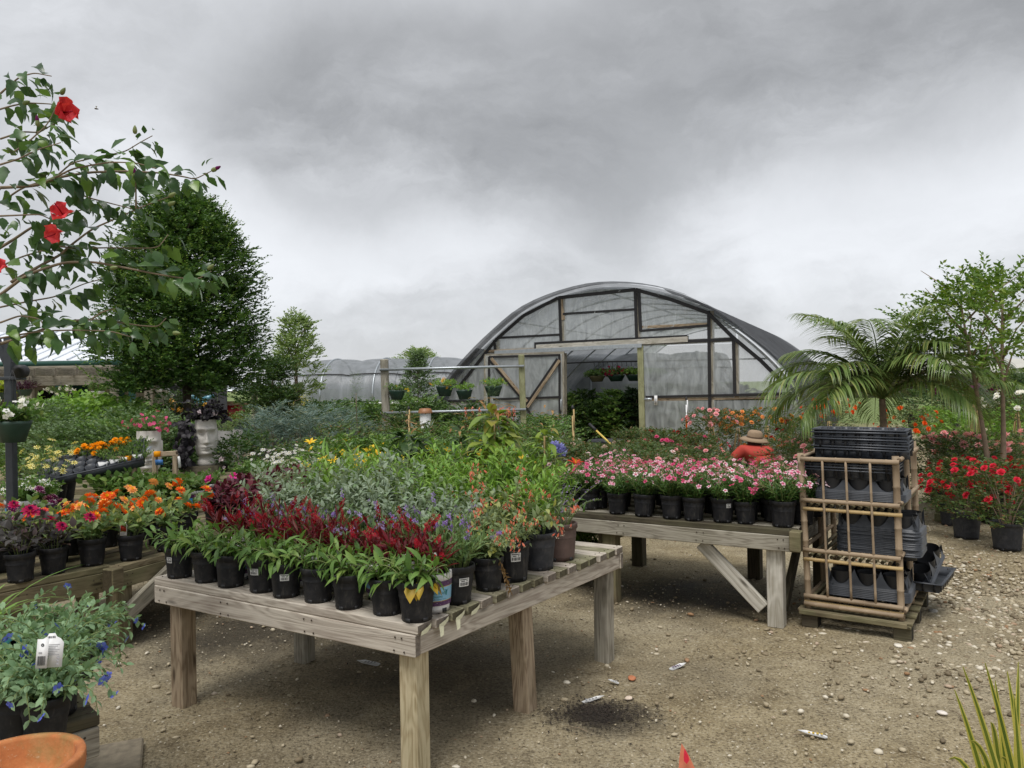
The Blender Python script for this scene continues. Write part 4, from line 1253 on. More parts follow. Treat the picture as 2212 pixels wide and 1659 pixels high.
# ------------------------------------------------------------------ dianthus on the grey bench
def dianthus(seed, split, kind):
    mats = (('pink', 'hotpink'), ('lightpink', 'hotpink'), ('hotpink', 'crimson'))[seed % 3]
    return leafy(seed, 'dianthus_plant', 'dianthus', blade(.2, 2, .25, .35), 26, .20, 12, .062, kind, .75, 2, ('dianthus', mats, split), fl_prob=.95, fl_size=.021, fl_lift=.02, t0=.05, sag=.25)
for k, (px, py) in enumerate([(1289, 1094), (1338, 1107), (1394, 1112.5), (1454, 1118), (1500, 1122), (1562, 1126), (1611, 1129), (1690, 1136)]):
    p = gp(px, py, .64)
    v = max((p - dian.B).dot(dian.e2), .085) if k else .2
    u = (p - dian.B).dot(dian.e1)
    kind = 'galr' if k in (2, 4, 7) else 'gal'
    o = dianthus(500 + k, True, kind)
    labs = ['', 'pink dianthus in smooth black pot, %s along the bench edge from the corner pot' % ORD[7 - k], 'pink dianthus in ribbed black pot, %s along the bench edge from the corner pot' % ORD[7 - k]]
    lab, grp = (labs[2], 'ribbed dianthus pots on the bench edge') if kind == 'galr' else (labs[1], 'smooth dianthus pots on the bench edge')
    if k == 5:
        lab, grp = 'pink dianthus pot with a small white sticker under its rim', None
        barcode_sticker(o, 'gal', -PI / 2 + .5, .10, .03, .026)
    if k == 7:
        lab, grp = 'pink dianthus in ribbed pot on the bench corner above the whitewashed post', None
    loc = dian.P(u, v)
    name_it(o, 'dianthus_plant', lab, loc, tcam(loc) + PI / 2, grp)
base_d = [dianthus(520 + k, False, 'gal') for k in range(3)]
n = 0
for i in range(6):
    for j in range(10):
        u, v = .0 + .185 * j + .09 * (i % 2) + random.uniform(-.015, .015), .265 + .178 * i + random.uniform(-.015, .015)
        if u > 1.78 or (i < 1 and u > 1.7):
            continue
        loc = dian.P(u, v)
        lab, grp = 'pink and white dianthus packed in the inner rows of the grey bench', 'dianthus in the inner rows of the grey bench'
        if n < 3: name_it(base_d[n], 'dianthus_plant', lab, loc, n, grp)
        else: clone(base_d[n % 3], loc, n * 1.7, random.uniform(.80, .98), lab, grp)
        n += 1
# agapanthus head at the end of the bench
ag = leafy(540, 'agapanthus_plant', 'mid', PB['strap'], 5, .12, 6, .30, 'gal', .5, 1, None, sag=.2)
name_it(ag, 'agapanthus_plant', 'blue agapanthus heads leaning over the end of the dianthus bench', dian.P(1.83, .33), 0)
for hx, hy, hz in ((-.05, -.06, .47), (.0, .03, .44)):
    pole('flower_stalk', [(0, 0, .12), (hx * .4, hy * .4, .3), (hx, hy, hz)], .004, M['stem'], ag, 5)
    a = Acc(); rng = rg(5); nn = 20
    d = rng.normal(0, 1, (nn, 3)) + [0, 0, .3]; d /= np.linalg.norm(d, axis=1)[:, None]
    fr = frames(d, rng.normal(0, 1, (nn, 3)))
    a.inst(FL['six'], np.array([hx, hy, hz]) + d * .028, np.stack([fr[:, :, 0], -fr[:, :, 2], fr[:, :, 1]], -1), rng.uniform(.035, .055, nn))
    a.obj('flower_head', [P['agap'], P['violet']], ag)

# ------------------------------------------------------------------ dahlias on the old benches
def dahlia(seed, dark, fl, nfl=6, fsize=.042):
    return leafy(seed, 'dahlia_plant', 'darkdahlia' if dark else 'dahlia', V_OVAL, 13, .20 if not dark else .19, 6, .085, 'gal', .75, 1, fl, fl_prob=.32, fl_size=fsize, fl_lift=.05, fl_up=.35, ang=1.2, sag=.2, split=True, t0=.1)
rowd = [((40, 1257), 1, 'dark', 'crimson-flowered dark-leaved dahlia in black pot, outermost on the mossy bench'), ((112, 1240), 1, 'dark', 'dark-leaved dahlia in black pot between the green dahlias and its darker neighbour'),
        ((196, 1222), 0, 'orange', 'orange-red dahlia in black pot beside the bench corner block'), ((280, 1210), 0, 'orange', 'orange dahlia in black pot with a picture tag over the plank brace'), ((357, 1190), 0, 'orange', 'green-leaved dahlia with one orange bloom behind the end coneflower')]
FLW = dict(dark=('dahlia', ('purplew', 'crimson'), True), orange=('dahlia', ('yellow', 'orange'), True), peach=('dahlia', ('yellow', 'peach'), True), bi=('bicolor', ('purplew', 'lightpink'), True))
for k, ((px, py), dk, f, lab) in enumerate(rowd):
    p = gp(px, py, .5)
    o = dahlia(600 + k, dk, FLW[f])
    name_it(o, 'dahlia_plant', lab, Vector((p.x, p.y, .5)) + Vector((0, .02, 0)), k, None, 1.08)
lc = gp(280, 1210, .5) + Vector((-.01, -.055, .17))
stake_tag(lc, .12, .042, .085, .0, 'picture tag with an orange bloom in the orange dahlia pot', plain('tag_picture', lin(150, 40, 24), .5, .6, 60), lean=.1)
src = [dahlia(620, 1, FLW['dark']), dahlia(621, 0, FLW['orange']), dahlia(622, 0, FLW['peach']), dahlia(623, 0, FLW['bi'])]
spots = [(0, ben1, .75, .12, 1.2), (0, ben1, .82, .38, .3), (0, ben1, 1.05, .42, 2.1), (0, ben1, .95, .62, .9), (1, ben1, 1.02, .85, 0), (3, ben1, 1.32, .82, 1.0), (1, ben1, 1.35, .38, 2.0),
         (2, ben2, .12, .38, 0), (1, ben2, .36, .32, 1), (2, ben2, .60, .33, 2), (1, ben2, .15, .62, 3), (1, ben2, .42, .62, .7), (3, ben2, .10, .88, 2.2), (2, ben2, .70, .60, 1.5), (1, ben2, .86, .35, 4)]
seen = set()
for k, (s, b, u, v, rz) in enumerate(spots):
    lab = ['dark-leaved crimson dahlia in the inner rows of the mossy bench', 'orange-red dahlia in the inner rows of the old benches', 'peach and yellow dahlia behind the orange dahlias', 'purple and white dahlia standing above the orange ones'][s]
    grp = ['inner dark dahlias', 'inner orange dahlias', 'inner peach dahlias', 'purple and white dahlias'][s]
    if s not in seen:
        name_it(src[s], 'dahlia_plant', lab, b.P(u, v), rz, grp, 1.1); seen.add(s)
    else:
        clone(src[s], b.P(u, v), rz, random.uniform(1.0, 1.18), lab, grp)
# maroon coleus on the far end of the orange dahlia bench and on the ground bench behind it
co_ = [leafy(640 + k, 'coleus_plant', 'coleus', V_OVAL, 16, .22, 6, .095, 'gal', .75, 2, None, ang=1.2, split=(k == 0)) for k in range(2)]
k = 0
benC = Bench('low_bench', 'low bench of maroon coleus reaching behind the plank table', (-2.55, 6.15), (.93, -.36), (.36, .93), 1.9, 1.2, .47, .104, (OLD, [M['wood_old']], [M['wood_old']]), [(.1, .1, (0, 0), 0), (1.8, .1, (0, 0), 0), (.1, 1.1, (0, 0), 0), (1.8, 1.1, (0, 0), 0)])
for i in range(6):
    for j in range(9):
        u, v = .1 + .205 * j + .05 * (i % 2), .1 + .19 * i
        if u > 1.85: continue
        lab, grp = 'maroon broad-leaved coleus in black pot on the low bench behind the dahlias', 'maroon coleus on the low bench'
        loc = benC.P(u, v)
        if k < 2: name_it(co_[k], 'coleus_plant', lab, loc, k, grp)
        else: clone(co_[1] if i else co_[0], loc, k * 1.4, random.uniform(.9, 1.15), lab, grp)
        k += 1

# ------------------------------------------------------------------ bamboo rack on its pallet
FLp, FRp = gp(1747, 1309, .13), gp(1954, 1338, .13)
r1 = (FRp - FLp); rw = r1.length; r1.normalize(); r2 = Vector((-r1.y, r1.x, 0))
RK = Vector((FLp.x, FLp.y, 0))
rk = thing('bamboo_rack', 'bamboo shelf rack stacked with black nursery trays, standing on a wooden pallet', 'rack', RK)
def rp(u, v, z):
    return r1 * u + r2 * v + Vector((0, 0, z))
DP = .86
def cane(name, a, b, r, parent=rk, knots=True, mat=None):
    a, b = Vector(a), Vector(b); n = max(3, int((b - a).length / .12) * 2 + 1)
    x = (b - a).normalized(); ref = Vector((0, 0, 1)) if abs(x.z) < .9 else Vector((1, 0, 0)); y = ref.cross(x).normalized(); z = x.cross(y)
    ln = (b - a).length
    pts, rad = [], []
    for i in range(n):
        t = i / (n - 1) * ln
        if knots and i % 2 == 1 and 0 < i < n - 1:
            pts += [(t - .006, 0, 0), (t, 0, 0), (t + .006, 0, 0)]; rad += [r * .98, r * 1.14, r * .98]
        else:
            pts.append((t, 0, 0)); rad.append(r)
    me = Acc().tube(pts, rad, 9).mesh(name, mat or M['bamboo'], True)
    return put(name, me, parent, M4(basis(x, y, z), a))
for (u, v, zt) in ((0, 0, 1.12), (rw, 0, 1.12), (0, .46, 1.12), (rw, .46, 1.14), (0, DP, 1.14), (rw, DP, 1.15)):
    cane('post', rp(u - .03 * (u > 0) * (zt > 0) * .6 - .02, v, .115) + r1 * .022, rp(u - .035, v, zt), .0205)
ZR = (1.085, .82, .50)
for z in ZR:
    cane('rail', rp(-.03, -.03, z), rp(rw - .01, -.03, z), .0145)
    cane('rail', rp(-.03, DP + .03, z), rp(rw - .01, DP + .03, z), .014)
    for u in (-.02, rw - .012):
        cane('rail', rp(u, -.02, z + .012), rp(u, DP + .02, z + .012), .013)
for z in (.205, .155):
    cane('rail', rp(-.02, -.03, z), rp(rw, -.03, z), .0145)
for u in (-.01, rw):
    cane('rail', rp(u, -.02, .18), rp(u, DP, .18), .016)
for t in (.225, .475, .725):
    cane('spindle', rp(rw * t - .02, -.035, 1.08), rp(rw * t + .0, -.035, .21), .0075)
for z in (.80, .475, .20):
    for k in range(13):
        u = .02 + (rw - .05) * k / 12
        cane('shelf_slat', rp(u, -.02, z - .012), rp(u, DP + .02, z - .012), .011, mat=M['wood_old'], knots=False)
    cane('shelf_bearer', rp(-.02, -.02, z - .036), rp(rw, -.02, z - .036), .012, mat=M['cane'])
# pallet
pl = thing('pallet', 'weathered wooden pallet under the bamboo rack', 'pallet', RK)
for u in (-.02, rw - .04):
    for v in (.0, .42, DP - .02):
        put('block', boxmesh((.10, .10, .085), M['wood_dark'], .004, 'block'), pl, M4(basis(r1, r2, (0, 0, 1)), rp(u + .03, v + .02, .0425)))
    board('bearer', rp(u + .03, -.05, .0945), rp(u + .03, DP + .06, .0945), .10, .018, M['wood_old'], pl)
for k in range(6):
    v = .0 + (DP - .02) * k / 5
    board('deck_slat', rp(-.06, v, .1125), rp(rw + .05, v, .1125), .085, .016, M['wood_old'], pl)
board('front_batten', rp(-.05, -.045, .1), rp(rw + .02, -.045, .1), .02, .03, M['wood_old'], pl)
# nursery trays
def tray_flat():
    a = Acc(); Lx, Ly, H = .265, .135, .062
    def ring(k, z): return [(-Lx * k, -Ly * k - (1 - k) * .0, z), (Lx * k, -Ly * k, z), (Lx * k, Ly * k, z), (-Lx * k, Ly * k, z)]
    def rr(lx, ly, z): return np.array([(-lx, -ly, z), (lx, -ly, z), (lx, ly, z), (-lx, ly, z)], float)
    rings = [rr(Lx + .014, Ly + .014, H - .007), rr(Lx + .014, Ly + .014, H), rr(Lx, Ly, H), rr(Lx - .012, Ly - .012, .004), rr(Lx - .012, Ly - .012, 0), rr(Lx - .010, Ly - .010, .0)]
    V = np.concatenate(rings); F = []
    for i in range(len(rings) - 1):
        for j in range(4):
            k = (j + 1) % 4
            F += [[4 * i + j, 4 * i + k, 4 * i + 4 + k], [4 * i + j, 4 * i + 4 + k, 4 * i + 4 + j]]
    a.add(V, F)
    a.quad(*rr(Lx - .012, Ly - .012, .003))
    for s in (-1, 1):           # long side ribs and slots
        for k in range(7):
            x = -Lx * .85 + 2 * Lx * .85 * k / 6
            a.box((x, s * (Ly - .002), .030), (.014, .004, .052), 1)
            a.box((x + .035, s * (Ly - .0035), .034), (.045, .004, .05), 0)
    for s in (-1, 1):
        for k in range(4):
            y = -Ly * .75 + 2 * Ly * .75 * k / 3
            a.box((s * (Lx - .002), y, .03), (.004, .014, .05), 1)
    return a.mesh('tray', [M['tray'], M['ink']])
def tray_carrier():
    """pot carrier: rounded flange, scalloped wall rising to peaks between the cups"""
    a = Acc(); Lx, Ly = .235, .155
    def rrect(lx, ly, r, z, n=5):
        P_ = []
        for cx, cy, a0 in ((lx - r, ly - r, 0), (-lx + r, ly - r, PI / 2), (-lx + r, -ly + r, PI), (lx - r, -ly + r, 1.5 * PI)):
            for i in range(n):
                t = a0 + PI / 2 * i / (n - 1); P_.append((cx + r * math.cos(t), cy + r * math.sin(t), z))
        return np.array(P_)
    rings = [rrect(Lx + .012, Ly + .012, .05, .0), rrect(Lx + .012, Ly + .012, .05, .008), rrect(Lx, Ly, .045, .010), rrect(Lx - .004, Ly - .004, .045, .022)]
    n = len(rings[0]); V = np.concatenate(rings); F = []
    for i in range(3):
        for j in range(n):
            k = (j + 1) % n
            F += [[n * i + j, n * i + k, n * i + n + k], [n * i + j, n * i + n + k, n * i + n + j]]
    a.add(V, F)
    def wall(p, q, inn, cells):
        p, q, inn = np.array(p), np.array(q), np.array(inn)
        m = cells * 10; V = []; F = []
        for i in range(m + 1):
            t = i / m; f = (t * cells) % 1.0
            hgt = .095 * (abs(2 * f - 1) ** 2.2) + .004
            b = p + (q - p) * t
            V += [b + [0, 0, .02], b + inn * (hgt / .095) * .03 + [0, 0, .02 + hgt]]
        for i in range(m):
            F += [[2 * i, 2 * i + 2, 2 * i + 3], [2 * i, 2 * i + 3, 2 * i + 1]]
        a.add(V, F)
    lx, ly = Lx - .004, Ly - .004
    wall((-lx, -ly, 0), (lx, -ly, 0), (0, 1, 0), 3); wall((-lx, ly, 0), (lx, ly, 0), (0, -1, 0), 3)
    wall((-lx, -ly, 0), (-lx, ly, 0), (1, 0, 0), 2); wall((lx, -ly, 0), (lx, ly, 0), (-1, 0, 0), 2)
    for i in range(3):
        for j in range(2):
            cx, cy = -lx + lx * 2 * (i + .5) / 3, -ly + ly * 2 * (j + .5) / 2
            b = Acc().lathe([(.02, -.03), (.058, -.03), (.066, .03), (.070, .10)], 14)
            a.add(b.V[0] + [cx, cy, 0], b.F[0], 1)
    return a.mesh('tray', [M['tray'], plain('tray_cup', (.016, .017, .02), .5, .3, 20)])
tf, tcr = tray_flat(), tray_carrier()
def tray(me, name, label, group, u, v, z, da=0.0, tilt=0.0, sc=(1, 1, 1)):
    o = put(name, me)
    tag(o, label, 'tray', group)
    q = Matrix.Rotation(math.atan2(r1.y, r1.x) + da, 4, 'Z') @ Matrix.Rotation(tilt, 4, 'Y')
    o.matrix_basis = Matrix.Translation(RK + rp(u, v, z)) @ q @ Matrix.Diagonal((*sc, 1))
cxm = rw / 2 - .02
for k in range(5):
    tray(tf, 'seed_tray', 'black slotted seed tray, %s from the bottom of the lower rack-top stack' % ORD[k], 'lower stack of slotted trays', cxm - .01 + random.uniform(-.006, .006), .17 + random.uniform(-.008, .008), .955 + .019 * k, random.uniform(-.015, .015), random.uniform(-.006, .012))
for k in range(8):
    tray(tf, 'seed_tray', 'black slotted seed tray, %s from the bottom of the upper rack-top stack' % ORD[k], 'upper stack of slotted trays', cxm + .035 + random.uniform(-.008, .008), .24 + random.uniform(-.008, .008), 1.085 + .0165 * k + (.01 if k > 5 else 0), .04 + random.uniform(-.025, .025), .012 + random.uniform(-.01, .012))
for k in range(5):
    tray(tcr, 'pot_carrier', 'scalloped black pot carrier, %s from the bottom on the upper rack shelf' % ORD[k], 'carriers on the upper rack shelf', cxm + .045, .19, .83 + .010 * k, 0, 0, (1.08, 1, .92))
for k in range(15):
    tray(tcr, 'pot_carrier', 'scalloped black pot carrier, %s from the bottom of the tall middle-shelf pile' % ORD[k], 'carriers on the middle rack shelf', cxm + .14, .26, .49 + .0105 * k, random.uniform(-.03, .03), random.uniform(-.012, .012))
for k in range(6):
    tray(tcr, 'pot_carrier', 'scalloped black pot carrier, %s from the bottom on the lowest rack shelf' % ORD[k], 'carriers on the bottom rack shelf', cxm + .08, .20, .215 + .0105 * k, .02)
tray(tf, 'seed_tray', 'single black tray sticking out behind the foot of the rack', None, rw + .04, .72, .20, 1.5)
tray(tcr, 'pot_carrier', 'single black pot carrier leaning out behind the rack', None, rw - .02, .72, .29, 1.45, -.35, (.9, .9, .9))
# ------------------------------------------------------------------ the arched greenhouse
GY = R(-25)                                   # its front is turned so the far end swings away
gx = Vector((math.cos(GY), math.sin(GY), 0)); gy = Vector((-gx.y, gx.x, 0))
GC = Vector((2.30, 17.5, 0))
GD = 15.0
gh = thing('greenhouse', 'arched greenhouse with clear film front, open doorway and dark shade cloth roof', 'greenhouse', GC, GY)
def wp(zx, zy, d=0.0):
    """survey point of the greenhouse front (detail frame, .3968 scale) as (x, z) in its wall"""
    r = ray(932.6 + .3968 * zx, 576 + .3968 * zy)
    n = gy; t = (GC + gy * d).dot(n) / r.dot(n)
    p = r * t + Vector((0, 0, EYE))
    return ((p - GC).dot(gx), p.z)
HOOP = [wp(*q) for q in ((100, 640), (280, 440), (500, 243), (690, 160), (900, 107), (1130, 110), (1350, 157), (1520, 238), (1660, 335), (1800, 445), (1960, 605))]
HOOP = [(HOOP[0][0] - .30, .0), (HOOP[0][0] - .27, .75), (HOOP[0][0] - .17, 1.25)] + HOOP + [(HOOP[-1][0] + .18, 1.2), (HOOP[-1][0] + .27, .7), (HOOP[-1][0] + .30, .0)]
_h = np.array(HOOP); _s = np.concatenate([[0], np.cumsum(np.hypot(*np.diff(_h, axis=0).T))]); _s = _s / _s[-1] * 2 - 1
_g = np.linspace(-1, 1, 201)
_hx, _hz = np.interp(_g, _s, _h[:, 0]), np.interp(_g, _s, _h[:, 1])
for _ in range(2):
    k_ = np.ones(11) / 11
    _px, _pz = np.pad(_hx, 5, 'reflect', reflect_type='odd'), np.pad(_hz, 5, 'reflect', reflect_type='odd')
    _hx, _hz = np.convolve(_px, k_, 'valid'), np.convolve(_pz, k_, 'valid')
HM = (_hx.min() + _hx.max()) / 2
def arch(t, k=1.0, extra=0.0):
    """the hoop: t from -1 to 1"""
    x, z = float(np.interp(t, _g, _hx)), float(np.interp(t, _g, _hz))
    f = 1 + extra / 4.0
    return HM + (x - HM) * k * f, z * k * f
def aat(x):
    """roof height over x"""
    return float(np.interp(x, _hx, _hz))
ts = np.linspace(-1, 1, 49)
def roof(y0, y1, ny, extra, t0=-1, t1=1, sag=0.0):
    V, F = [], []
    tt = np.linspace(t0, t1, 41)
    for i in range(ny + 1):
        y = y0 + (y1 - y0) * i / ny
        s = sag * math.sin(PI * (i % 4) / 4) if sag else 0
        for t in tt:
            x, z = arch(t, 1, extra - s); V.append((x, y, z))
    for i in range(ny):
        for j in range(40):
            a = i * 41 + j
            F += [[a, a + 1, a + 42], [a, a + 42, a + 41]]
    return Acc().add(V, F)
roof(.02, GD, 32, 0.0, sag=.03).obj('roof_film', M['film_roof'], gh, True)
roof(-.22, GD, 32, .05, sag=.04).obj('shade_cloth', M['shade_thin'], gh, True)
roof(-.15, GD, 32, .075, -.95, -.55, sag=.04).obj('side_shade_cloth', M['shade'], gh, True)
roof(-.15, GD, 32, .075, .22, 1.0, sag=.04).obj('side_shade_cloth', M['shade'], gh, True)
roof(-.27, .16, 2, .095).obj('edge_cloth', M['shade'], gh, True)
for k in range(9):
    y = .05 + (GD - .1) * k / 8
    pts = [(*arch(t, .985)[:1], y, arch(t, .985)[1]) for t in ts]
    pole('hoop', pts, .028, M['galv'], gh, 6)
for x in (HM - 2.2, HM, HM + 2.2):
    pole('purlin', [(x, .05, aat(x) - .08), (x, GD, aat(x) - .08)], .02, M['galv'], gh, 6)
# frame of the front wall
def bar(name, a, b, wd, th, mat, y=0.0, par=None):
    return board(name, (a[0], y, a[1]), (b[0], y, b[1]), wd, th, mat, par or gh, up=(0, 1, 0), bev=.003)
W = lambda *q: [wp(*p) for p in q]
def tape(a, b, y=-.014, wd=.055):
    p, q = W(a, b)
    bar('tape', p, q, wd, .012, M['black_tape'], y)
def wood(a, b, wd=.09, y=.03, m='wood_grey', nm='stud'):
    p, q = W(a, b)
    bar(nm, p, q, wd, .05, M[m], y)
wood((100, 745), (285, 745), .08, nm='girt'); wood((1160, 722), (1950, 706), .09, m='wood_post', nm='girt')
tape((90, 733), (285, 733)); tape((1165, 710), (1950, 692)); tape((1600, 700), (1960, 690), -.028)
wood((280, 462), (1640, 395), .10, .05, nm='header'); wood((570, 440), (1395, 395), .12, .0, 'wood_white', 'header')
p, q = W((350, 468), (1148, 430)); bar('door_track', p, q, .09, .06, M['galv'], -.06)
for x, z0, z1 in ((708, 405, 170), (1120, 390, 128), (1520, 860, 240), (1655, 705, 398), (352, 460, 400)):
    wood((x + 8, z0), (x + 4, z1)); tape((x - 4, z0), (x - 12, z1), wd=.07)
tape((1510, 320), (1135, 350)); tape((1138, 352), (1128, 130), wd=.075); tape((715, 258), (1115, 232)); tape((365, 388), (700, 370))
tape((565, 448), (565, 418)); tape((560, 418), (1392, 378)); tape((1392, 376), (1392, 398)); tape((1120, 418), (1645, 395), wd=.07)
wood((1140, 330), (1510, 312), .06, .02, 'wood_post', 'patch_plank'); wood((290, 460), (560, 450), .05, .0, 'wood_post', 'patch_plank'); wood((700, 170), (715, 290), .10, .01, 'wood_post', 'patch_plank')
ch = [(150, 655), (350, 400), (500, 268), (690, 170), (1110, 125), (1300, 178), (1505, 252), (1640, 385), (1790, 510), (1935, 655)]
for a, b in zip(ch[:-1], ch[1:]):
    tape(a, b, -.02, .08)
wood((1137, 432), (1150, 940), .13, -.03, 'wood_green', 'door_post'); wood((722, 470), (724, 960), .06, .06, nm='door_post')
# film panes between them
def pane(poly, y=0.0, name='film_pane', par=None):
    rng = rg(int(abs(poly[0][0]) * 100 + len(poly)))
    a = Acc(); poly = np.array(poly)
    c = poly.mean(0); n = len(poly); V = [[c[0], y + .02, c[1]]]; F = []
    m = 6
    for q in range(1, m + 1):
        for i in range(n):
            for s in range(4):
                p = poly[i] + (poly[(i + 1) % n] - poly[i]) * s / 4
                w_ = c + (p - c) * q / m
                V.append([w_[0], y + (rng.normal(0, .012) if q < m else 0), w_[1]])
    N = 4 * n
    F += [[0, 1 + i, 1 + (i + 1) % N] for i in range(N)]
    for q in range(m - 1):
        for i in range(N):
            a0, b0 = 1 + q * N + i, 1 + q * N + (i + 1) % N
            F += [[a0, a0 + N, b0 + N], [a0, b0 + N, b0]]
    return a.add(V, F).obj(name, M['film'], par or gh, True)
XL, XD0, XD1, X2, X3 = wp(285, 600)[0], wp(722, 600)[0], wp(1140, 600)[0], wp(1520, 600)[0], wp(1655, 600)[0]
XS, XT = wp(708, 300)[0], wp(1120, 300)[0]
ZG, ZH = 1.17, 2.40
X0, X9 = _hx.min() + .03, _hx.max() - .03
def arc_pts(x0, x1, n=9):
    return [(x, max(aat(x) - .05, .05)) for x in np.linspace(x0, x1, n)]
pane([(X0, .02), (XL, .02), (XL, ZG), (X0 + .2, ZG)])
pane([(X0 + .25, ZG + .06), (XL, ZG + .06), (XL, ZH)] + arc_pts(XL - .02, X0 + .25, 5))
pane([(XL + .03, ZH), (XS, ZH)] + arc_pts(XS, XL + .03)); pane([(XS + .05, ZH), (XT - .03, ZH)] + arc_pts(XT - .03, XS + .05)); pane([(XT + .05, ZH), (X2 - .03, ZH)] + arc_pts(X2 - .03, XT + .05))
pane([(X2 + .05, ZH), (X3 + .02, ZH)] + arc_pts(X3 + .02, X2 + .05, 4))
pane([(XD1 + .06, ZG + .06), (X2 - .03, ZG + .06), (X2 - .03, ZH - .02), (XD1 + .06, ZH - .02)]); pane([(X2 + .05, ZG + .06), (X3 - .03, ZG + .06), (X3 - .03, ZH - .02), (X2 + .05, ZH - .02)])
pane([(X3 + .06, ZG + .06), (X9 - .1, ZG + .06)] + arc_pts(X9 - .25, X3 + .06))
pane([(XD1 + .06, .02), (X2 - .03, .02), (X2 - .03, ZG), (XD1 + .06, ZG)]); pane([(X2 + .05, .02), (X9, .02), (X9 - .05, ZG), (X2 + .05, ZG)])
# sliding door pushed open to one side
dr = thing('sliding_door', 'film-covered sliding door with crossed dark braces, pushed aside from the doorway', 'door', GC, GY)
dy = -.13
D_ = lambda x, z: wp(x, z, dy)
ctr = D_(512, 745)
for a, b, nm, wd in (((297, 485), (295, 990), 'stile', .11), ((712, 475), (714, 990), 'stile', .09), ((290, 484), (722, 470), 'rail', .07), ((300, 985), (715, 985), 'rail', .08), ((300, 728), (712, 712), 'middle_rail', .07)):
    bar(nm, D_(*a), D_(*b), wd, .04, M['wood_grey'], dy, dr)
for a, b in (((318, 508), (512, 740)), ((512, 760), (690, 500)), ((512, 760), (690, 985)), ((318, 492), (705, 482)), ((318, 490), (316, 985)), ((700, 480), (703, 985)), ((340, 722), (700, 710))):
    bar('brace_tape', D_(*a), D_(*b), .055, .01, M['black_tape'], dy - .062, dr)
for a, b in (((332, 500), (526, 735)), ((528, 765), (703, 510))):
    bar('brace', D_(*a), D_(*b), .07, .03, M['wood_post'], dy - .075, dr)
p0, p1 = D_(295, 485), D_(712, 475)
pane([(p0[0], .06), (p1[0], .06), (p1[0], p1[1]), (p0[0], p0[1])], dy - .035, par=dr)
hx_ = D_(711, 760)[0]
pole('handle', [(hx_, dy - .05, .95), (hx_, dy - .08, 1.0), (hx_, dy - .08, 1.18), (hx_, dy - .05, 1.23)], .018, M['galv'], dr, 6)
# door latch plate and paper tag
lx_, lz_ = wp(1185, 723); kx_, kz_ = wp(1224, 727)
lt = thing('door_latch', 'galvanised latch on the green door post of the greenhouse', 'latch', GC + gx * lx_ + gy * -.09 + Vector((0, 0, lz_)), GY)
Acc().box((0, 0, 0), (.16, .02, .07)).obj('hasp', M['galv'], lt)
Acc().tube([(-.10, -.02, .0), (-.02, -.03, .015), (.03, -.03, .015), (.05, -.02, .0)], .009, 6).obj('bolt', M['galv'], lt)
tg = thing('paper_tag', 'white tag hanging beside the greenhouse door latch', 'tag', GC + gx * kx_ + gy * -.07 + Vector((0, 0, kz_)), GY)
Acc().box((0, 0, 0), (.07, .006, .21)).obj('card', M['white'], tg); Acc().box((0, -.005, -.02), (.03, .002, .12)).obj('print', M['ink_grey'], tg)

# inside: benches of dark shrubs, hanging baskets on a pipe
def loc_g(x, y, z=0.0):
    return GC + gx * x + gy * y + Vector((0, 0, z))
insh = [(('dark', 'deep', 'mid')[k], 700 + k) for k in range(3)]
DEFER_INSIDE = []
for y in (1.0, 1.9, 2.9, 4.0):
    for x in (-2.9, -2.2, -1.5, -.85, -.25, .35, .95, 1.6, 2.3, 3.0):
        DEFER_INSIDE.append(loc_g(x + random.uniform(-.15, .15), y + random.uniform(-.2, .2)))
pole_rack = thing('basket_pipe', 'pipe slung across the greenhouse carrying hanging baskets', 'pipe', GC, GY)
pole('pipe', [(-3.3, 1.6, 2.08), (-1, 1.6, 2.12), (.5, 1.6, 2.10), (3.2, 1.6, 2.08)], .02, M['rubber'], pole_rack, 6)
for x in np.arange(-1.0, .75, .12):
    pole('hook', [(x, 1.6, 2.10), (x + .015, 1.6, 2.02), (x, 1.6, 1.99)], .006, M['rubber'], pole_rack, 4)
def basket(seed, leafk, proto, flower=None, Ls=.22, nst=22, leafL=.05, potm='pot_green', sag=1.2, wires=True, R_=.13, fl_prob=.6, hang=.42, H_=.15):
    r = thing('hanging_basket', '', 'hanging basket')
    rng = rg(seed)
    Acc().lathe([(R_ * .3, .002), (R_ * .62, 0), (R_ * .95, H_ * .85), (R_, H_), (R_ * .95, H_), (R_ * .88, H_ * .8)], 20).obj('pot', M[potm], r)
    if wires:
        for q in range(3):
            an = q * 2.1
            pole('wire', [(R_ * .95 * math.cos(an), R_ * .95 * math.sin(an), H_), (0, 0, hang)], .0022, M['rubber'], r, 4)
        pole('hook', [(0, 0, hang), (.015, 0, hang + .03), (0, 0, hang + .06), (-.012, 0, hang + .045)], .003, M['rubber'], r, 4)
    st, lv, tips = bush(rng, nst, Ls, R_ * .7, H_ - .02, 1.0, 9, leafL, .1, 1.1, .5, sag, 2, .3, .1)
    stems_of(st, .0025).obj('stems', M['stem'], r)['kind'] = 'stuff'
    leaves_of(lv, proto).obj('foliage', L[leafk], r)['kind'] = 'stuff'
    if flower:
        a = Acc()
        for (tp, td) in tips:
            if rng.random() < fl_prob:
                for _ in range(flower[2]):
                    d = td + rng.normal(0, .5, 3)
                    fr = frames([d], [rng.normal(0, 1, 3)])
                    a.inst(FL[flower[0]], (tp + rng.normal(0, .02, 3))[None], np.stack([fr[:, :, 0], -fr[:, :, 2], fr[:, :, 1]], -1), np.array([flower[3] * rng.uniform(.8, 1.2)]))
        a.obj('blossoms', [P[m] for m in flower[1]], r)['kind'] = 'stuff'
    return r
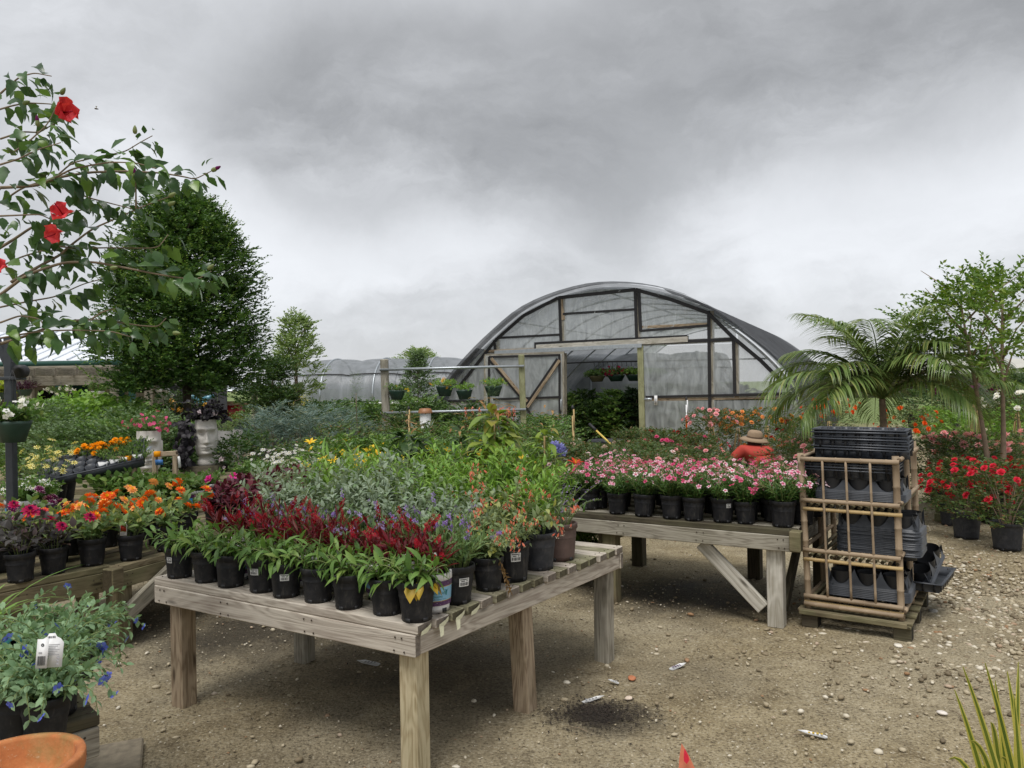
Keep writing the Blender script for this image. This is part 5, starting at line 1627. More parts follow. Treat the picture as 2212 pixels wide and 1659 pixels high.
gb = [('green trailing basket hanging at the door side inside the greenhouse', -.92, 'mid', None), ('pink and purple petunia basket hanging inside the greenhouse', -.42, 'mid', ('five', ('crimson',), 3, .035)),
      ('leafy green basket hanging between the petunias and the door post', .05, 'bright', None), ('bright green trailing basket hanging by the green door post', .50, 'bright', None)]
for k, (lab, x, lk, fl) in enumerate(gb):
    o = basket(720 + k, lk, PB['oval'], fl, .30, 40, .075, 'wood_old' if k == 0 else 'pot_green', 1.5, R_=.22, fl_prob=.9)
    name_it(o, 'hanging_basket', lab, loc_g(x, 1.6, 1.62), k)

# ------------------------------------------------------------------ long film tunnel behind
TY = R(-6)
tx = Vector((math.cos(TY), math.sin(TY), 0))
TC = at(690, 830, 28.5); TC.z = 0
tn = thing('film_tunnel', 'long grey film tunnel with scalloped roof beyond the nursery beds', 'greenhouse', TC, TY)
def tun(x, t):
    sc = 1.0 + .05 * abs(math.cos(PI * x / 2.0)) ** .5 - .05
    a = t * PI / 2
    return (x, 2.2 - 2.2 * math.sin(a), (.95 + 1.75 * math.cos(a) ** .8 * sc))
V, F = [], []
xs_ = np.linspace(-2.0, 15.0, 69); tt = np.linspace(-.98, .98, 25)
for x in xs_:
    for t in tt:
        V.append(tun(x, t))
for i in range(68):
    for j in range(24):
        a = i * 25 + j
        F += [[a, a + 25, a + 26], [a, a + 26, a + 1]]
Acc().add(V, F).obj('roof_film', filmmat('tunnel_film', (.34, .36, .39), .80, .35, 2.0), tn, True)
for x in np.arange(-2.0, 15.1, 2.0):
    pole('hoop', [tuple(Vector(tun(x, t)) + Vector((0, 0, .012))) for t in tt], .035, M['galv'], tn, 6)
    for y in (.05, 4.35):
        pole('post', [(x, y, 0), (x, y, 1.0)], .03, M['galv'], tn, 6)
pole('eave_rail', [(-2, .0, .98), (15, .0, .98)], .05, M['white'], tn, 6)
pole('seam', [tuple(Vector(tun(x, .62)) + Vector((0, -.03, .03))) for x in xs_], .022, M['black_tape'], tn, 5)
# dark benches with seedlings inside it
for k in range(6):
    b = thing('tunnel_bench', 'dark slatted bench under the film tunnel', 'bench', TC + tx * (-1.4 + 1.7 * k) + Vector((0, 1.2, 0)), TY, 'benches under the film tunnel')
    Acc().box((0, 0, .62), (1.5, .9, .05)).obj('top', M['wood_dark'], b)
    for sx in (-.65, .65):
        for sy in (-.38, .38):
            Acc().box((sx, sy, .3), (.07, .07, .6)).obj('leg', M['wood_dark'], b)
    lo = leafy(740 + k, 'seedlings', 'mid', PB['simple'], 40, .12, 8, .05, 'gal', 1.3, 2, None, nopot=True, sag=.2) if k == 0 else None
    if k == 0: sd0 = lo; name_it(lo, 'seedlings', 'low seedlings on a bench under the film tunnel', b.location + Vector((0, 0, .645)), 0, 'seedlings under the tunnel', 3.0, 'seedlings')
    else: clone(sd0, b.location + Vector((0, 0, .645)), k, 3.0)
bk = thing('screen_wall', 'dark shade screen along the back of the film tunnel', 'screen', TC + tx * 6.5 + Vector((0, 4.3, 0)), TY)
Acc().box((0, 0, .5), (17.5, .04, 1.0)).obj('cloth', M['shade'], bk)

# ------------------------------------------------------------------ shop building and pergola
SC = at(60, 830, 21.0); SC.z = 0
SA = R(4)
sh = thing('shop_building', 'pale shop building with white ribbed metal roof and green eaves trim', 'building', SC, SA)
def sgeo(acc, name, mat, smooth=False): return acc.obj(name, mat, sh, smooth)
Acc().box((-2.5, 4.2, 1.2), (10.3, 3.4, 2.38)).obj('wall', plain('shop_wall', lin(150, 144, 130), .8, .08, 3), sh)
a = Acc()
n = 64
V, F = [], []
for i in range(n + 1):
    x = -8.5 + 11.6 * i / n
    zz = .02 * (i % 4 == 0)
    V += [(x, -.5, 2.44 + zz), (x, 3.4, 3.50 + zz)]
for i in range(n):
    F += [[2 * i, 2 * i + 2, 2 * i + 3], [2 * i, 2 * i + 3, 2 * i + 1]]
a.add(V, F).obj('roof', plain('metal_roof', lin(226, 230, 236), .35, .05, 2), sh)
r_ = [c for c in sh.children if c.name.startswith('roof')][0]
for i in range(0, n + 1, 2):
    x = -8.5 + 11.6 * i / n
    board('roof_rib', (x, -.5, 2.465), (x, 3.4, 3.525), .04, .03, plain('metal_rib', lin(200, 206, 214), .4, .05, 2) if i == 0 else bpy.data.materials['metal_rib'], r_)
Acc().box((-2.7, -.53, 2.36), (11.6, .06, .14)).obj('eaves_trim', plain('green_trim', lin(40, 84, 74), .5, .1, 3), sh)
for i in range(40):
    x = -7.6 + .255 * i
    board('siding_board', (x, 2.48, 0), (x, 2.48, 2.34), .245, .025, bpy.data.materials['shop_wall'], sh, up=(0, 1, 0))
for x, wd in ((.2, .5), (1.35, .35)):
    Acc().box((x, 2.43, 1.0), (wd, .06, 2.0)).obj('door', plain('green_door', lin(30, 74, 66), .5, .1, 3) if x == .2 else bpy.data.materials['green_door'], sh)
Acc().box((-.6, 2.44, 1.25), (.8, .05, .8)).obj('window', plain('dark_glass', (.01, .012, .014), .1, .1, 3), sh)
for x in (-7.4, -4.6, -1.8, 1.0, 2.9):
    board('porch_post', (x, -.35, 0), (x, -.35, 2.36), .14, .14, bpy.data.materials['green_door'], sh, up=(0, 1, 0))
Acc().box((-2.7, 1.2, 2.30), (11.4, 3.3, .05)).obj('shading_ceiling', bpy.data.materials['shop_wall'], sh)  # ceiling added to put the recessed shop wall in shade
board('fascia_board', (-8.4, -.46, 2.2), (3.0, -.46, 2.2), .04, .2, bpy.data.materials['shop_wall'], sh)
pg = thing('pergola', 'weathered timber pergola with slanted beam ends in front of the shop', 'pergola', SC + Vector((0, -3.6, 0)), SA)
for x, y in ((1.0, .2), (-1.6, .2), (3.95, .3), (3.95, 2.3), (-3.8, .2), (1.0, 2.3)):
    board('post', (x, y, 0), (x, y, 1.95), .15, .15, M['wood_grey'], pg, up=(1, 0, 0))
for y in (.0, .38):
    board('beam', (-5.0, y, 1.86 + .0), (1.55 if y == 0 else 4.1, y, 1.86), .05, .22, M['wood_grey'], pg)
board('beam', (-5.0, 2.2, 1.9), (4.1, 2.2, 1.9), .05, .22, M['wood_grey'], pg)
for k in range(20):
    x = -4.8 + .46 * k
    board('rafter', (x, -.45, 2.06), (x, 2.7, 2.06), .045, .16, M['wood_grey'], pg)
for k in range(6):
    board('lath', (-5.0, -.3 + .5 * k, 2.165), (4.2, -.3 + .5 * k, 2.165), .045, .04, M['wood_grey'], pg)
def pgp(x, y, z): return SC + Vector((0, -3.6, 0)) + Matrix.Rotation(SA, 3, 'Z') @ Vector((x, y, z))
o = basket(750, 'purpleleaf', PB['long'], None, .3, 26, .12, sag=.9, R_=.17); name_it(o, 'hanging_basket', 'purple-leaved plant in green hanging pot under the pergola', pgp(2.05, .1, 1.52), 0)
o = basket(751, 'mid', PB['oval'], ('five', ('whitepet',), 3, .04), .3, 24, .06, sag=1.2, R_=.15); name_it(o, 'hanging_basket', 'white-flowered hanging basket beside the purple one under the pergola', pgp(2.8, .2, 1.4), 1)
o = basket(752, 'lime', PB['wide'], None, .5, 16, .13, sag=2.0, R_=.15); name_it(o, 'hanging_basket', 'lime green vine trailing from a pergola basket', pgp(1.45, .3, 1.45), 1)
o = basket(753, 'mid', PB['oval'], None, .3, 20, .07, potm='white', sag=1.2, R_=.14); name_it(o, 'hanging_basket', 'pale hanging pot by the far pergola post', pgp(3.6, .25, 1.45), 1)
# dark board fence with garden ornaments
fn = thing('board_fence', 'dark grey board fence behind the big tree, hung with garden ornaments', 'fence', at(300, 830, 24), 0)
fn.location.z = 0
fm_ = plain('fence_paint', lin(62, 64, 68), .7, .15, 4)
for k in range(9):
    board('plank', (.2 + .3 * k, 0, 0), (.2 + .3 * k, 0, 1.75), .285, .03, fm_, fn, up=(0, 1, 0), bev=.003)
def ornament(px, py, Y, name, label, parts):
    r = thing(name, label, 'ornament', at(px, py, Y))
    for nm, poly, mat in parts:
        poly = np.array(poly); n = len(poly)
        V = [[x, -.015, z] for x, z in poly] + [[x, .015, z] for x, z in poly]
        F = [[0, i, i + 1] for i in range(1, n - 1)] + [[n, n + i + 1, n + i] for i in range(1, n - 1)]
        for i in range(n):
            j = (i + 1) % n; F += [[i, n + i, n + j], [i, n + j, j]]
        Acc().add(V, F).obj(nm, mat, r)
ell = lambda cx, cz, a, b, t=0, n=10: [(cx + a * math.cos(k * 6.283 / n) * math.cos(t) - b * math.sin(k * 6.283 / n) * math.sin(t), cz + a * math.cos(k * 6.283 / n) * math.sin(t) + b * math.sin(k * 6.283 / n) * math.cos(t)) for k in range(n)]
bl = plain('blue_enamel', lin(90, 150, 176), .3, .3, 20)
ornament(434, 868, 23.6, 'dragonfly_ornament', 'blue wire dragonfly hung on the dark fence', [('wing', ell(-.2, .12, .24, .07, -.5), bl), ('wing', ell(.2, .12, .24, .07, .3), bl), ('wing', ell(-.16, -.05, .2, .06, .3), bl), ('wing', ell(.2, -.06, .2, .06, -.4), bl), ('body', ell(0, -.05, .045, .3), M['steel'])])
ornament(366, 868, 23.6, 'seahorse_ornament', 'white seahorse ornament on the dark fence', [('head', ell(.02, .2, .13, .1), M['white']), ('body', ell(0, -.02, .1, .18, .2), M['white']), ('tail', ell(-.05, -.25, .07, .16, -.3), M['white'])])
ornament(351, 846, 23.6, 'butterfly_ornament', 'small white butterfly ornament above the seahorse', [('wing', ell(-.12, .03, .12, .09, .4), M['white']), ('wing', ell(.12, .03, .12, .09, -.4), M['white'])])
yl = plain('yellow_enamel', lin(236, 170, 50), .4, .2, 20)
ornament(392, 882, 20.5, 'rooster_ornament', 'yellow metal rooster by the tree trunk', [('body', ell(0, 0, .2, .13, .3), yl), ('neck', ell(.17, .2, .08, .2, -.2), yl), ('tail', ell(-.22, .1, .1, .18, .4), yl), ('stake', [(-.02, -.1), (.02, -.1), (.02, -1.1), (-.02, -1.1)], M['steel'])])
ornament(447, 884, 20.5, 'sunflower_ornament', 'yellow sunflower stake beyond the tree trunk', [('petals', ell(0, .0, .16, .2), yl), ('stake', [(-.02, -.1), (.02, -.1), (.02, -1.1), (-.02, -1.1)], M['steel'])])
# red tractor under a lean-to
tr_ = thing('tractor', 'small red tractor parked under the lean-to roof', 'tractor', at(488, 830, 25)); tr_.location.z = 0
rdm = plain('red_paint', lin(170, 36, 40), .35, .1, 3)
Acc().box((0, 0, .85), (1.0, .6, .45)).obj('hood', rdm, tr_); Acc().box((-.65, 0, .75), (.5, .9, .2)).obj('seat_deck', rdm, tr_)
for s in (-1, 1):
    Acc().box((-.65, s * .45, 1.0), (.75, .25, .1)).obj('fender', rdm, tr_)
    w_ = Acc().lathe([(.2, -.12), (.42, -.12), (.45, 0), (.42, .12), (.2, .12)], 20); w_.V[0] = w_.V[0][:, [0, 2, 1]]; w_.V[0] += [-.65, s * .5, .45]; w_.obj('wheel', M['rubber'], tr_)
    w_ = Acc().lathe([(.12, -.08), (.27, -.08), (.29, 0), (.27, .08), (.12, .08)], 16); w_.V[0] = w_.V[0][:, [0, 2, 1]]; w_.V[0] += [.4, s * .4, .29]; w_.obj('wheel', M['rubber'], tr_)
ln_ = thing('lean_to', 'grey lean-to shelter with pale roof over the tractor', 'shelter', at(488, 830, 24.4)); ln_.location.z = 0
for x in (-1.0, .9):
    for y in (0, 2.2):
        board('post', (x, y, 0), (x, y, 1.55), .16, .16, M['wood_grey'], ln_, up=(1, 0, 0))
board('rail', (-1, 0, 1.15), (.9, 0, 1.15), .05, .12, M['wood_post'], ln_)
Acc().box((0, 1.1, 1.62), (2.6, 3.0, .06), 0, rotx(.06)).obj('roof', M['galv'], ln_)
# far shed to the other side
fs = thing('far_shed', 'long low far shed with pale roof across the field', 'building', at(2010, 830, 62)); fs.location.z = 0
Acc().box((2, 3, .9), (16, 6, 1.8)).obj('wall', plain('shed_wall', lin(120, 116, 104), .8, .1, 2), fs)
Acc().add([(-6.5, -1, 1.75), (10.5, -1, 1.75), (10.5, 3, 3.0), (-6.5, 3, 3.0), (-6.5, 7, 1.75), (10.5, 7, 1.75)], [[0, 1, 2], [0, 2, 3], [3, 2, 5], [3, 5, 4]]).obj('roof', plain('shed_roof', lin(188, 186, 176), .7, .08, 1), fs)
for k in range(5):
    Acc().box((-4 + 3 * k, -.06, .8), (1.8, .1, 1.3)).obj('opening', M['ink'], fs)
# ------------------------------------------------------------------ trees
def sprays(rng, pts, dirs, ln, m, leafL, proto, acc, droop=.25):
    """twigs carrying m leaves each"""
    n = len(pts)
    d = dirs / (np.linalg.norm(dirs, axis=1)[:, None] + 1e-9)
    side = np.cross(d, [0, 0, 1.0]); side /= np.linalg.norm(side, axis=1)[:, None] + 1e-9
    ln = ln * rng.uniform(.6, 1.2, n)
    for j in range(m):
        t = (j + .7) / m
        pos = pts + d * (ln * t)[:, None] + np.array([0, 0, -1.0]) * (droop * ln * t * t)[:, None]
        s = 1 if j % 2 else -1
        v = d * .75 + side * (s * .8) + rng.normal(0, .22, (n, 3))
        up = np.array([0, 0, 1.0]) + rng.normal(0, .8, (n, 3))
        acc.inst(proto, pos, frames(v, up), leafL * rng.uniform(.7, 1.15, n) * (1.1 - .3 * t))
    return acc
def crown_points(rng, n, prof, z0, z1, lump=.22, shell=.45, hole=.35):
    out, dr_ = [], []
    ph = rng.uniform(0, 6.3, 8)
    while len(out) < n:
        t = rng.random(); az = rng.uniform(0, 6.283)
        f = prof(t) * (1 + lump * (math.sin(3 * az + 5 * t + ph[0]) * .6 + math.sin(5 * az - 9 * t + ph[1]) * .4 + math.sin(2 * az + 14 * t + ph[2]) * .5))
        if math.sin(4 * az + 11 * t + ph[3]) + math.sin(7 * az - 6 * t + ph[4]) + math.sin(17 * t + 2 * az + ph[5]) > 3 - 3 * hole and rng.random() < .85:
            continue
        q = rng.random() ** shell
        r = f * q
        out.append((r * math.cos(az), r * math.sin(az), z0 + (z1 - z0) * t))
        dr_.append((math.cos(az) * .9, math.sin(az) * .9, .35 + .7 * t * (1 - q * .4) + rng.normal(0, .25)))
    return np.array(out), np.array(dr_)
def clump_points(rng, n, prof, z0, z1, nc=90, rc=.3, lump=.2):
    """leafy twigs gathered in clumps with gaps between them"""
    c, d = crown_points(rng, nc, prof, z0, z1, lump, .42, .1)
    k = rng.integers(0, nc, n)
    o = rng.normal(0, 1, (n, 3)); o /= np.linalg.norm(o, axis=1)[:, None]
    o *= (rng.random(n) ** .45)[:, None] * (rc * rng.uniform(.6, 1.25, nc))[k][:, None]
    o[:, 2] *= .75
    return c[k] + o, d[k] * .5 + o / rc + np.array([0, 0, .35])
def tree(name, label, base, trunk_z, H, prof, n, ln, m, leafL, leafk, bark, tr=.09, limbs=9, proto=None, seed=1, group=None, stems=None, stakes=0, clumps=None, **kw):
    r = thing(name, label, 'tree', base, 0, group)
    rng = rg(seed)
    a = Acc()
    for (dx, dy, tx_, ty_) in (stems or [(0, 0, 0, 0)]):
        zz = np.linspace(0, 1, 9)
        wob = .02 * H * np.sin(zz * 5 + dx * 9) * .3
        top = trunk_z + (H - trunk_z) * .8
        pts = np.stack([dx + (tx_ - dx) * zz + wob, dy + (ty_ - dy) * zz, zz * top], -1)
        a.tube(pts, np.linspace(tr, tr * .3, 9) * (1 + .06 * rng.normal(0, 1, 9)), 9)
        for k in range(limbs):
            t = trunk_z / top * .9 + (1 - trunk_z / top * .9) * k / limbs; az = 2.4 * k
            p0 = np.array([np.interp(t, zz, pts[:, i]) for i in range(3)])
            rr = prof(min(1, max(0, (p0[2] - trunk_z) / (H - trunk_z)))) * .75
            p1 = p0 + np.array([math.cos(az) * rr * .5, math.sin(az) * rr * .5, .12 * H]); p2 = p1 + np.array([math.cos(az + .3) * rr * .45, math.sin(az + .3) * rr * .45, .07 * H])
            a.tube([p0, p1, p2], [tr * .4, tr * .22, tr * .08], 6)
    a.obj('trunk', M[bark], r, True)
    pts, ds = crown_points(rng, n, prof, trunk_z, H, **kw) if not clumps else clump_points(rng, n, prof, trunk_z, H, *clumps)
    c = sprays(rng, pts, ds, ln, m, leafL, proto or blade(.55, 1, .15, .15), Acc())
    c.obj('crown', L[leafk], r)
    for k in range(stakes):
        an = k * 2.1 + .4
        pole('stake', [(.35 * math.cos(an), .35 * math.sin(an), 0), (.05 * math.cos(an), .05 * math.sin(an), trunk_z * .95)], .02, M['wood_post'], r, 5)
    return r
def on_ground(px, Y):
    p = at(px, 830, Y); p.z = 0
    return p
def zof(px, py, Y):
    return at(px, py, Y).z
# the big dark tree behind the stone heads
Yt = 13.0
z0, z1 = zof(403, 838, Yt), zof(420, 435, Yt)
prof_big = lambda t: 1.0 * np.interp(t, [0, .06, .14, .26, .49, .68, .87, .95, 1], [.98, 1.22, 1.30, 1.30, 1.10, .96, .66, .40, .10])
tree('shade_tree', 'large dark green small-leaved tree with a dense tapering crown', on_ground(400, Yt), z0, z1, prof_big, 9500, .20, 9, .068, 'treedark', 'bark_dark', .085, 14, seed=21, clumps=(260, .27, .07))
a = Acc(); rng = rg(33)          # pale new growth standing out of its outline
tree_new = [o for o in bpy.data.objects if o.name.startswith('shade_tree')][0]
pts, ds = crown_points(rng, 380, lambda t: prof_big(t) + .12, z0, z1 + .1, .08, .04, .1)
sprays(rng, pts, ds + np.array([0, 0, .6]), .22, 9, .050, blade(.55, 1, .15, .1), a, .05).obj('young_shoots', L['crape'], tree_new)
rng = rg(34)                     # the crown's inner leafage
pts, ds = crown_points(rng, 4200, lambda t: prof_big(t) + .08, z0, z1, .06, .6, .03)
sprays(rng, pts, ds, .2, 8, .070, blade(.6, 1, .15, .15), Acc()).obj('crown', L['treedark'], tree_new)
# lighter trees behind
Yb = 18.0
prof_s = lambda t: .50 * np.interp(t, [0, .1, .35, .6, .85, 1], [.5, .95, 1, .9, .6, .12])
tree('staked_tree', 'pale green staked tree with a narrow rounded crown', on_ground(641, Yb), zof(641, 852, Yb), zof(641, 690, Yb), prof_s, 1000, .20, 8, .075, 'treemid', 'bark', .05, 7, seed=31, stakes=3, clumps=(46, .22, .2))
tree('staked_tree', 'small dark round-crowned tree half behind the big tree', on_ground(590, 16.5), zof(590, 885, 16.5), zof(590, 790, 16.5), lambda t: .62 * np.interp(t, [0, .3, .7, 1], [.7, 1, .9, .3]), 1100, .2, 8, .075, 'dark', 'bark', .04, 6, seed=32, stakes=3, clumps=(30, .25, .2))
tree('staked_tree', 'thin olive-green staked tree behind the hanging basket frame', on_ground(903, 16.5), zof(903, 905, 16.5), zof(903, 765, 16.5), lambda t: .46 * np.interp(t, [0, .25, .6, 1], [.8, 1, .55, .08]), 1000, .18, 7, .06, 'conifer', 'bark', .03, 6, seed=35)
tree('yellow_shrub', 'yellow-green low tree under the pale staked tree', on_ground(628, 19.5), zof(628, 905, 19.5), zof(628, 858, 19.5), lambda t: .5 * np.interp(t, [0, .4, 1], [.8, 1, .3]), 420, .2, 7, .05, 'yellowgreen', 'bark', .03, 5, seed=36)
tree('leafy_tree', 'rounded green tree beyond the film tunnel', on_ground(905, 40), 2.0, zof(905, 757, 40), lambda t: 1.4 * np.interp(t, [0, .4, 1], [.7, 1, .2]), 900, .4, 7, .12, 'treemid', 'bark', .1, 6, seed=37)
# slim cypresses
cyp = None
for px, Yc, pt_, lab in ((770, 12.6, 808, 'slim young cypress near the blue-grey shrubs'), (1060, 12.2, 822, 'slim young cypress beside the second frame post'), (985, 21, 850, 'small cypress far behind the frame')):
    H = zof(px, pt_, Yc)
    tree('young_cypress', lab, on_ground(px, Yc), .25, H, lambda t: .16 * np.interp(t, [0, .15, .5, 1], [.8, 1, .55, .05]), 420, .16, 9, .03, 'conifer', 'bark', .015, 3, PB['narrow'], seed=int(px), lump=.2, hole=.1)
# crape myrtle with two bare trunks by the red roses
Yr = 8.3
pr = lambda t: .80 * np.interp(t, [0, .12, .35, .6, .85, 1], [.35, .75, 1.0, .95, .7, .15])
cb_ = on_ground(2152, Yr)
cm = tree('crape_myrtle', 'light green crape myrtle with two bare knobbly trunks', cb_, zof(2150, 800, Yr), zof(2150, 600, Yr), pr, 700, .26, 9, .068, 'crape', 'bark', .034, 7, seed=41, clumps=(60, .24, .3),
          stems=[(-.03, 0, -.30, .1), (.04, .02, .10, 0)])
me_, so_ = pot('five')[:2]; put('pot', me_, cm); put('soil', so_, cm)
tree('far_tree', 'dark rounded shrub tree at the end of the rose rows', on_ground(2205, 16), .5, zof(2205, 805, 16), lambda t: .8 * np.interp(t, [0, .5, 1], [.7, 1, .3]), 700, .25, 7, .07, 'dark', 'bark', .04, 5, seed=43)

# ------------------------------------------------------------------ palm
def palm(name, label, base, hz, nf, fl, seed, leaflet=.42, group=None):
    r = thing(name, label, 'palm', base, 0, group)
    rng = rg(seed)
    Acc().tube([(0, 0, .1), (.02, 0, hz * .5), (0, 0, hz)], [.055, .045, .035], 9).obj('trunk', M['bark'], r, True)
    me, so = pot('five')[:2]; put('pot', me, r); put('soil', so, r)
    for k in range(nf):
        az = 2.4 * k + rng.uniform(-.2, .2)
        el = 1.35 - 1.0 * (k / nf) + rng.uniform(-.1, .1)
        ln = fl * rng.uniform(.85, 1.1)
        pts = [np.array([0, 0, hz])]; n = 16
        for i in range(n):
            e = el - (1.25 + .45 * k / nf) * (i / n) ** 1.5
            pts.append(pts[-1] + ln / n * np.array([math.cos(e) * math.cos(az), math.cos(e) * math.sin(az), math.sin(e)]))
        pts = np.array(pts)
        a = Acc().tube(pts, np.linspace(.012, .003, n + 1), 5)
        tg_ = np.gradient(pts, axis=0); tg_ /= np.linalg.norm(tg_, axis=1)[:, None]
        m = 54
        for s in (-1, 1):
            t = np.linspace(.16, .995, m)
            pos = np.stack([np.interp(t, np.linspace(0, 1, n + 1), pts[:, c]) for c in range(3)], -1)
            td = np.stack([np.interp(t, np.linspace(0, 1, n + 1), tg_[:, c]) for c in range(3)], -1)
            side = np.cross(td, [0, 0, 1.0]); side /= np.linalg.norm(side, axis=1)[:, None] + 1e-9
            d = td * (.5 + .5 * t)[:, None] + side * s * .9 + np.array([0, 0, .35]) + rng.normal(0, .08, (m, 3))
            L_ = leaflet * np.sin(PI * np.clip(.12 + .8 * t, 0, 1)) ** .6 * rng.uniform(.85, 1.1, m)
            a.inst(blade(.07, 5, .3, .6, .3), pos, frames(d), L_)
        a.obj('frond', L['palm'], r)
    return r
Yp = 9.0
palm('potted_palm', 'feathery palm with long drooping fronds behind the bamboo rack', on_ground(1905, Yp), zof(1905, 862, Yp) , 26, 1.42, 51, .50)
palm('potted_palm', 'second palm, smaller, beyond the crape myrtle trunks', on_ground(2110, 15), 1.3, 11, 1.1, 52, .3)

# ------------------------------------------------------------------ beds beyond the tables
def fill(src, lab, grp, spots, H0, name=None, jit=.08):
    """spots: (px, Y, py of the top, base z); src plants stand H0 high"""
    for k, (px, Y, pt_, zb) in enumerate(spots):
        p = on_ground(px, Y); p.z = zb
        s = max(.3, (zof(px, pt_, Y) - zb) / H0) * random.uniform(1 - jit, 1 + jit)
        o = src[k % len(src)]
        if k < len(src): name_it(o, name or o.name.split('.')[0], lab, p, k, grp, s)
        else: clone(o, p, k * 1.7 + px, s, lab, grp)
def row(px0, px1, n, Y, pt_, zb=0.0, jx=6, jy=8, jY=.25):
    return [(px0 + (px1 - px0) * i / max(1, n - 1) + random.uniform(-jx, jx), Y + random.uniform(-jY, jY), pt_ + random.uniform(-jy, jy), zb) for i in range(n)]
def dome(seed, name, leafk, H=.8, wid=.34, n=230, ln=.16, m=7, leafL=.05, proto=None, kind='three', flower=None, nfl=14, fs=.04, split=False, zf=.30, lump=.3):
    """a bushy potted shrub: woody stems, a lumpy mass of leafy twigs, blooms on the outside"""
    r = thing(name, '', 'potted plant')
    rng = rg(seed)
    p, rt, rb, h = add_pot(r, kind)
    prof = lambda t: wid * np.interp(t, [0, .15, .5, .85, 1], [.45, .85, 1, .75, .25])
    st, lv, tips = bush(rng, 12, (H - h) * .9, rt * .4, h - .03, .55, 1, .01)
    stems_of(st, .006).obj('stems', M['bark'], r)['kind'] = 'stuff'
    z0_ = h * .9
    pts, ds = crown_points(rng, n, prof, z0_, H, lump, .5, .25)
    sprays(rng, pts, ds, ln, m, leafL, proto or blade(.52, 1, .2, .15), Acc()).obj('foliage', L[leafk], r)['kind'] = 'stuff'
    if flower:
        fk, mats = flower
        pts, ds = crown_points(rng, nfl, lambda t: prof(t) * 1.08, z0_ + (H - z0_) * zf, H * 1.04, lump, .10, .05)
        ds = ds + np.array([0, 0, .4]); fr = frames(ds, rng.normal(0, 1, (nfl, 3))); R3 = np.stack([fr[:, :, 0], -fr[:, :, 2], fr[:, :, 1]], -1)
        S = fs * rng.uniform(.65, 1.15, nfl)
        if split:
            fm = Acc().add(*FL[fk]).mesh('flower', [P[q] for q in mats])
            for i in range(nfl): put('flower', fm, r, M4(R3[i], pts[i], float(S[i])))
        else: Acc().inst(FL[fk], pts, R3, S).obj('blossoms', [P[q] for q in mats], r)['kind'] = 'stuff'
    return r
def shrub(seed, leafk, proto, H=.7, nst=26, per=14, leafL=.05, kind='three', flower=None, spread=.7, fl_prob=.5, fl_size=.04, name='potted_shrub', **kw):
    return leafy(seed, name, leafk, proto, nst, H - .22, per, leafL, kind, spread, 2, flower, fl_prob=fl_prob, fl_size=fl_size, **kw)
SM, OV = blade(.5, 1, .2, .15), blade(.5, 2, .2, .2)
# shrubs inside the greenhouse
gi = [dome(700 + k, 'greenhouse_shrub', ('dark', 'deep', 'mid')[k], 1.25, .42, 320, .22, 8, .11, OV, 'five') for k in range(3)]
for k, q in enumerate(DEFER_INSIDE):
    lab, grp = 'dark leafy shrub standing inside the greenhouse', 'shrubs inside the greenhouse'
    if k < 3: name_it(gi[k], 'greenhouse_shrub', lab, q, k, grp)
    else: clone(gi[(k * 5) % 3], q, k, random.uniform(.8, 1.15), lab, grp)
# lilies and yellow flowers straight behind the plank table
ly = [shrub(801 + k, 'bright', PB['strap'], .62, 14, 5, .28, 'gal', ('six', ('yellow', 'marigold'), True), .5, .45, .05, fl_lift=.08, name='yellow_lily') for k in range(2)]
fill(ly, 'yellow daylily with grassy leaves behind the plank table', 'yellow daylilies behind the plank table', [(745, 6.6, 965, .1), (800, 7.0, 960, .1), (855, 7.0, 955, .1), (890, 7.4, 950, .1), (1020, 7.0, 962, .1), (1075, 7.2, 962, .1), (770, 7.6, 950, .1), (930, 6.8, 968, .1)], .66)
lr = [shrub(805, 'bright', PB['strap'], .62, 8, 6, .30, 'gal', ('six', ('lily', 'yellow'), True), .5, .5, .065, fl_lift=.1, name='red_lily')]
fill(lr, 'red daylily with grassy leaves beyond the plank table', 'red daylilies beyond the plank table', [(897, 6.9, 968, .1), (1163, 6.8, 968, .1), (1130, 6.5, 985, .1), (1200, 7.2, 985, .1)], .70)
gm = [shrub(807 + k, ('bright', 'mid')[k], V_LONG[k], .6, 26, 10, .085, 'gal', ang=1.3) for k in range(2)]
fill(gm, 'mid green willow-leaved shrub behind the plank table', 'willow-leaved shrubs behind the plank table', row(980, 1260, 9, 6.3, 1010, .1) + row(700, 960, 8, 7.0, 985, .1) + row(1010, 1240, 8, 7.4, 985, .1), .6)
ye = [dome(810 + k, 'yellow_bush', 'mid', .6, .28, 220, .12, 7, .04, SM, 'gal', ('five', ('yellow',)), 24, .026) for k in range(2)]
fill(ye, 'small-leaved bush dotted with yellow flowers behind the lilies', 'yellow-flowered bushes behind the lilies', row(690, 940, 9, 8.2, 962, .1) + row(950, 1120, 6, 8.6, 968, .1), .6)
# small-leaved bushes: wide field of roses and mixed shrubs
rs = {}
for k, (nm, pet, fs) in enumerate((('pale', 'lightpink', .035), ('pink', 'rosepink', .036), ('red', 'deepred', .045), ('coral', 'hotpink', .04), ('apricot', 'apricot', .042), ('none', 'whitepet', .03))):
    rs[nm] = [dome(820 + 3 * k + q, 'rose_bush', 'rose', .72, .30, 230, .14, 7, .042, SM, 'three', ('rose', (pet,)), 9 if nm in ('pale', 'none') else 13, fs) for q in range(2)]
HR = .72
fill(rs['none'], 'low rose bush with a few white blooms in the middle of the rose beds', 'white roses in the middle beds', row(1010, 1260, 9, 9.6, 968) + row(960, 1190, 7, 11, 950), HR)
fill(rs['pale'], 'rose bush with pale pink blooms in front of the greenhouse doorway', 'pale roses before the greenhouse', row(1200, 1420, 9, 9.2, 975) + row(1230, 1440, 8, 11.0, 962), HR)
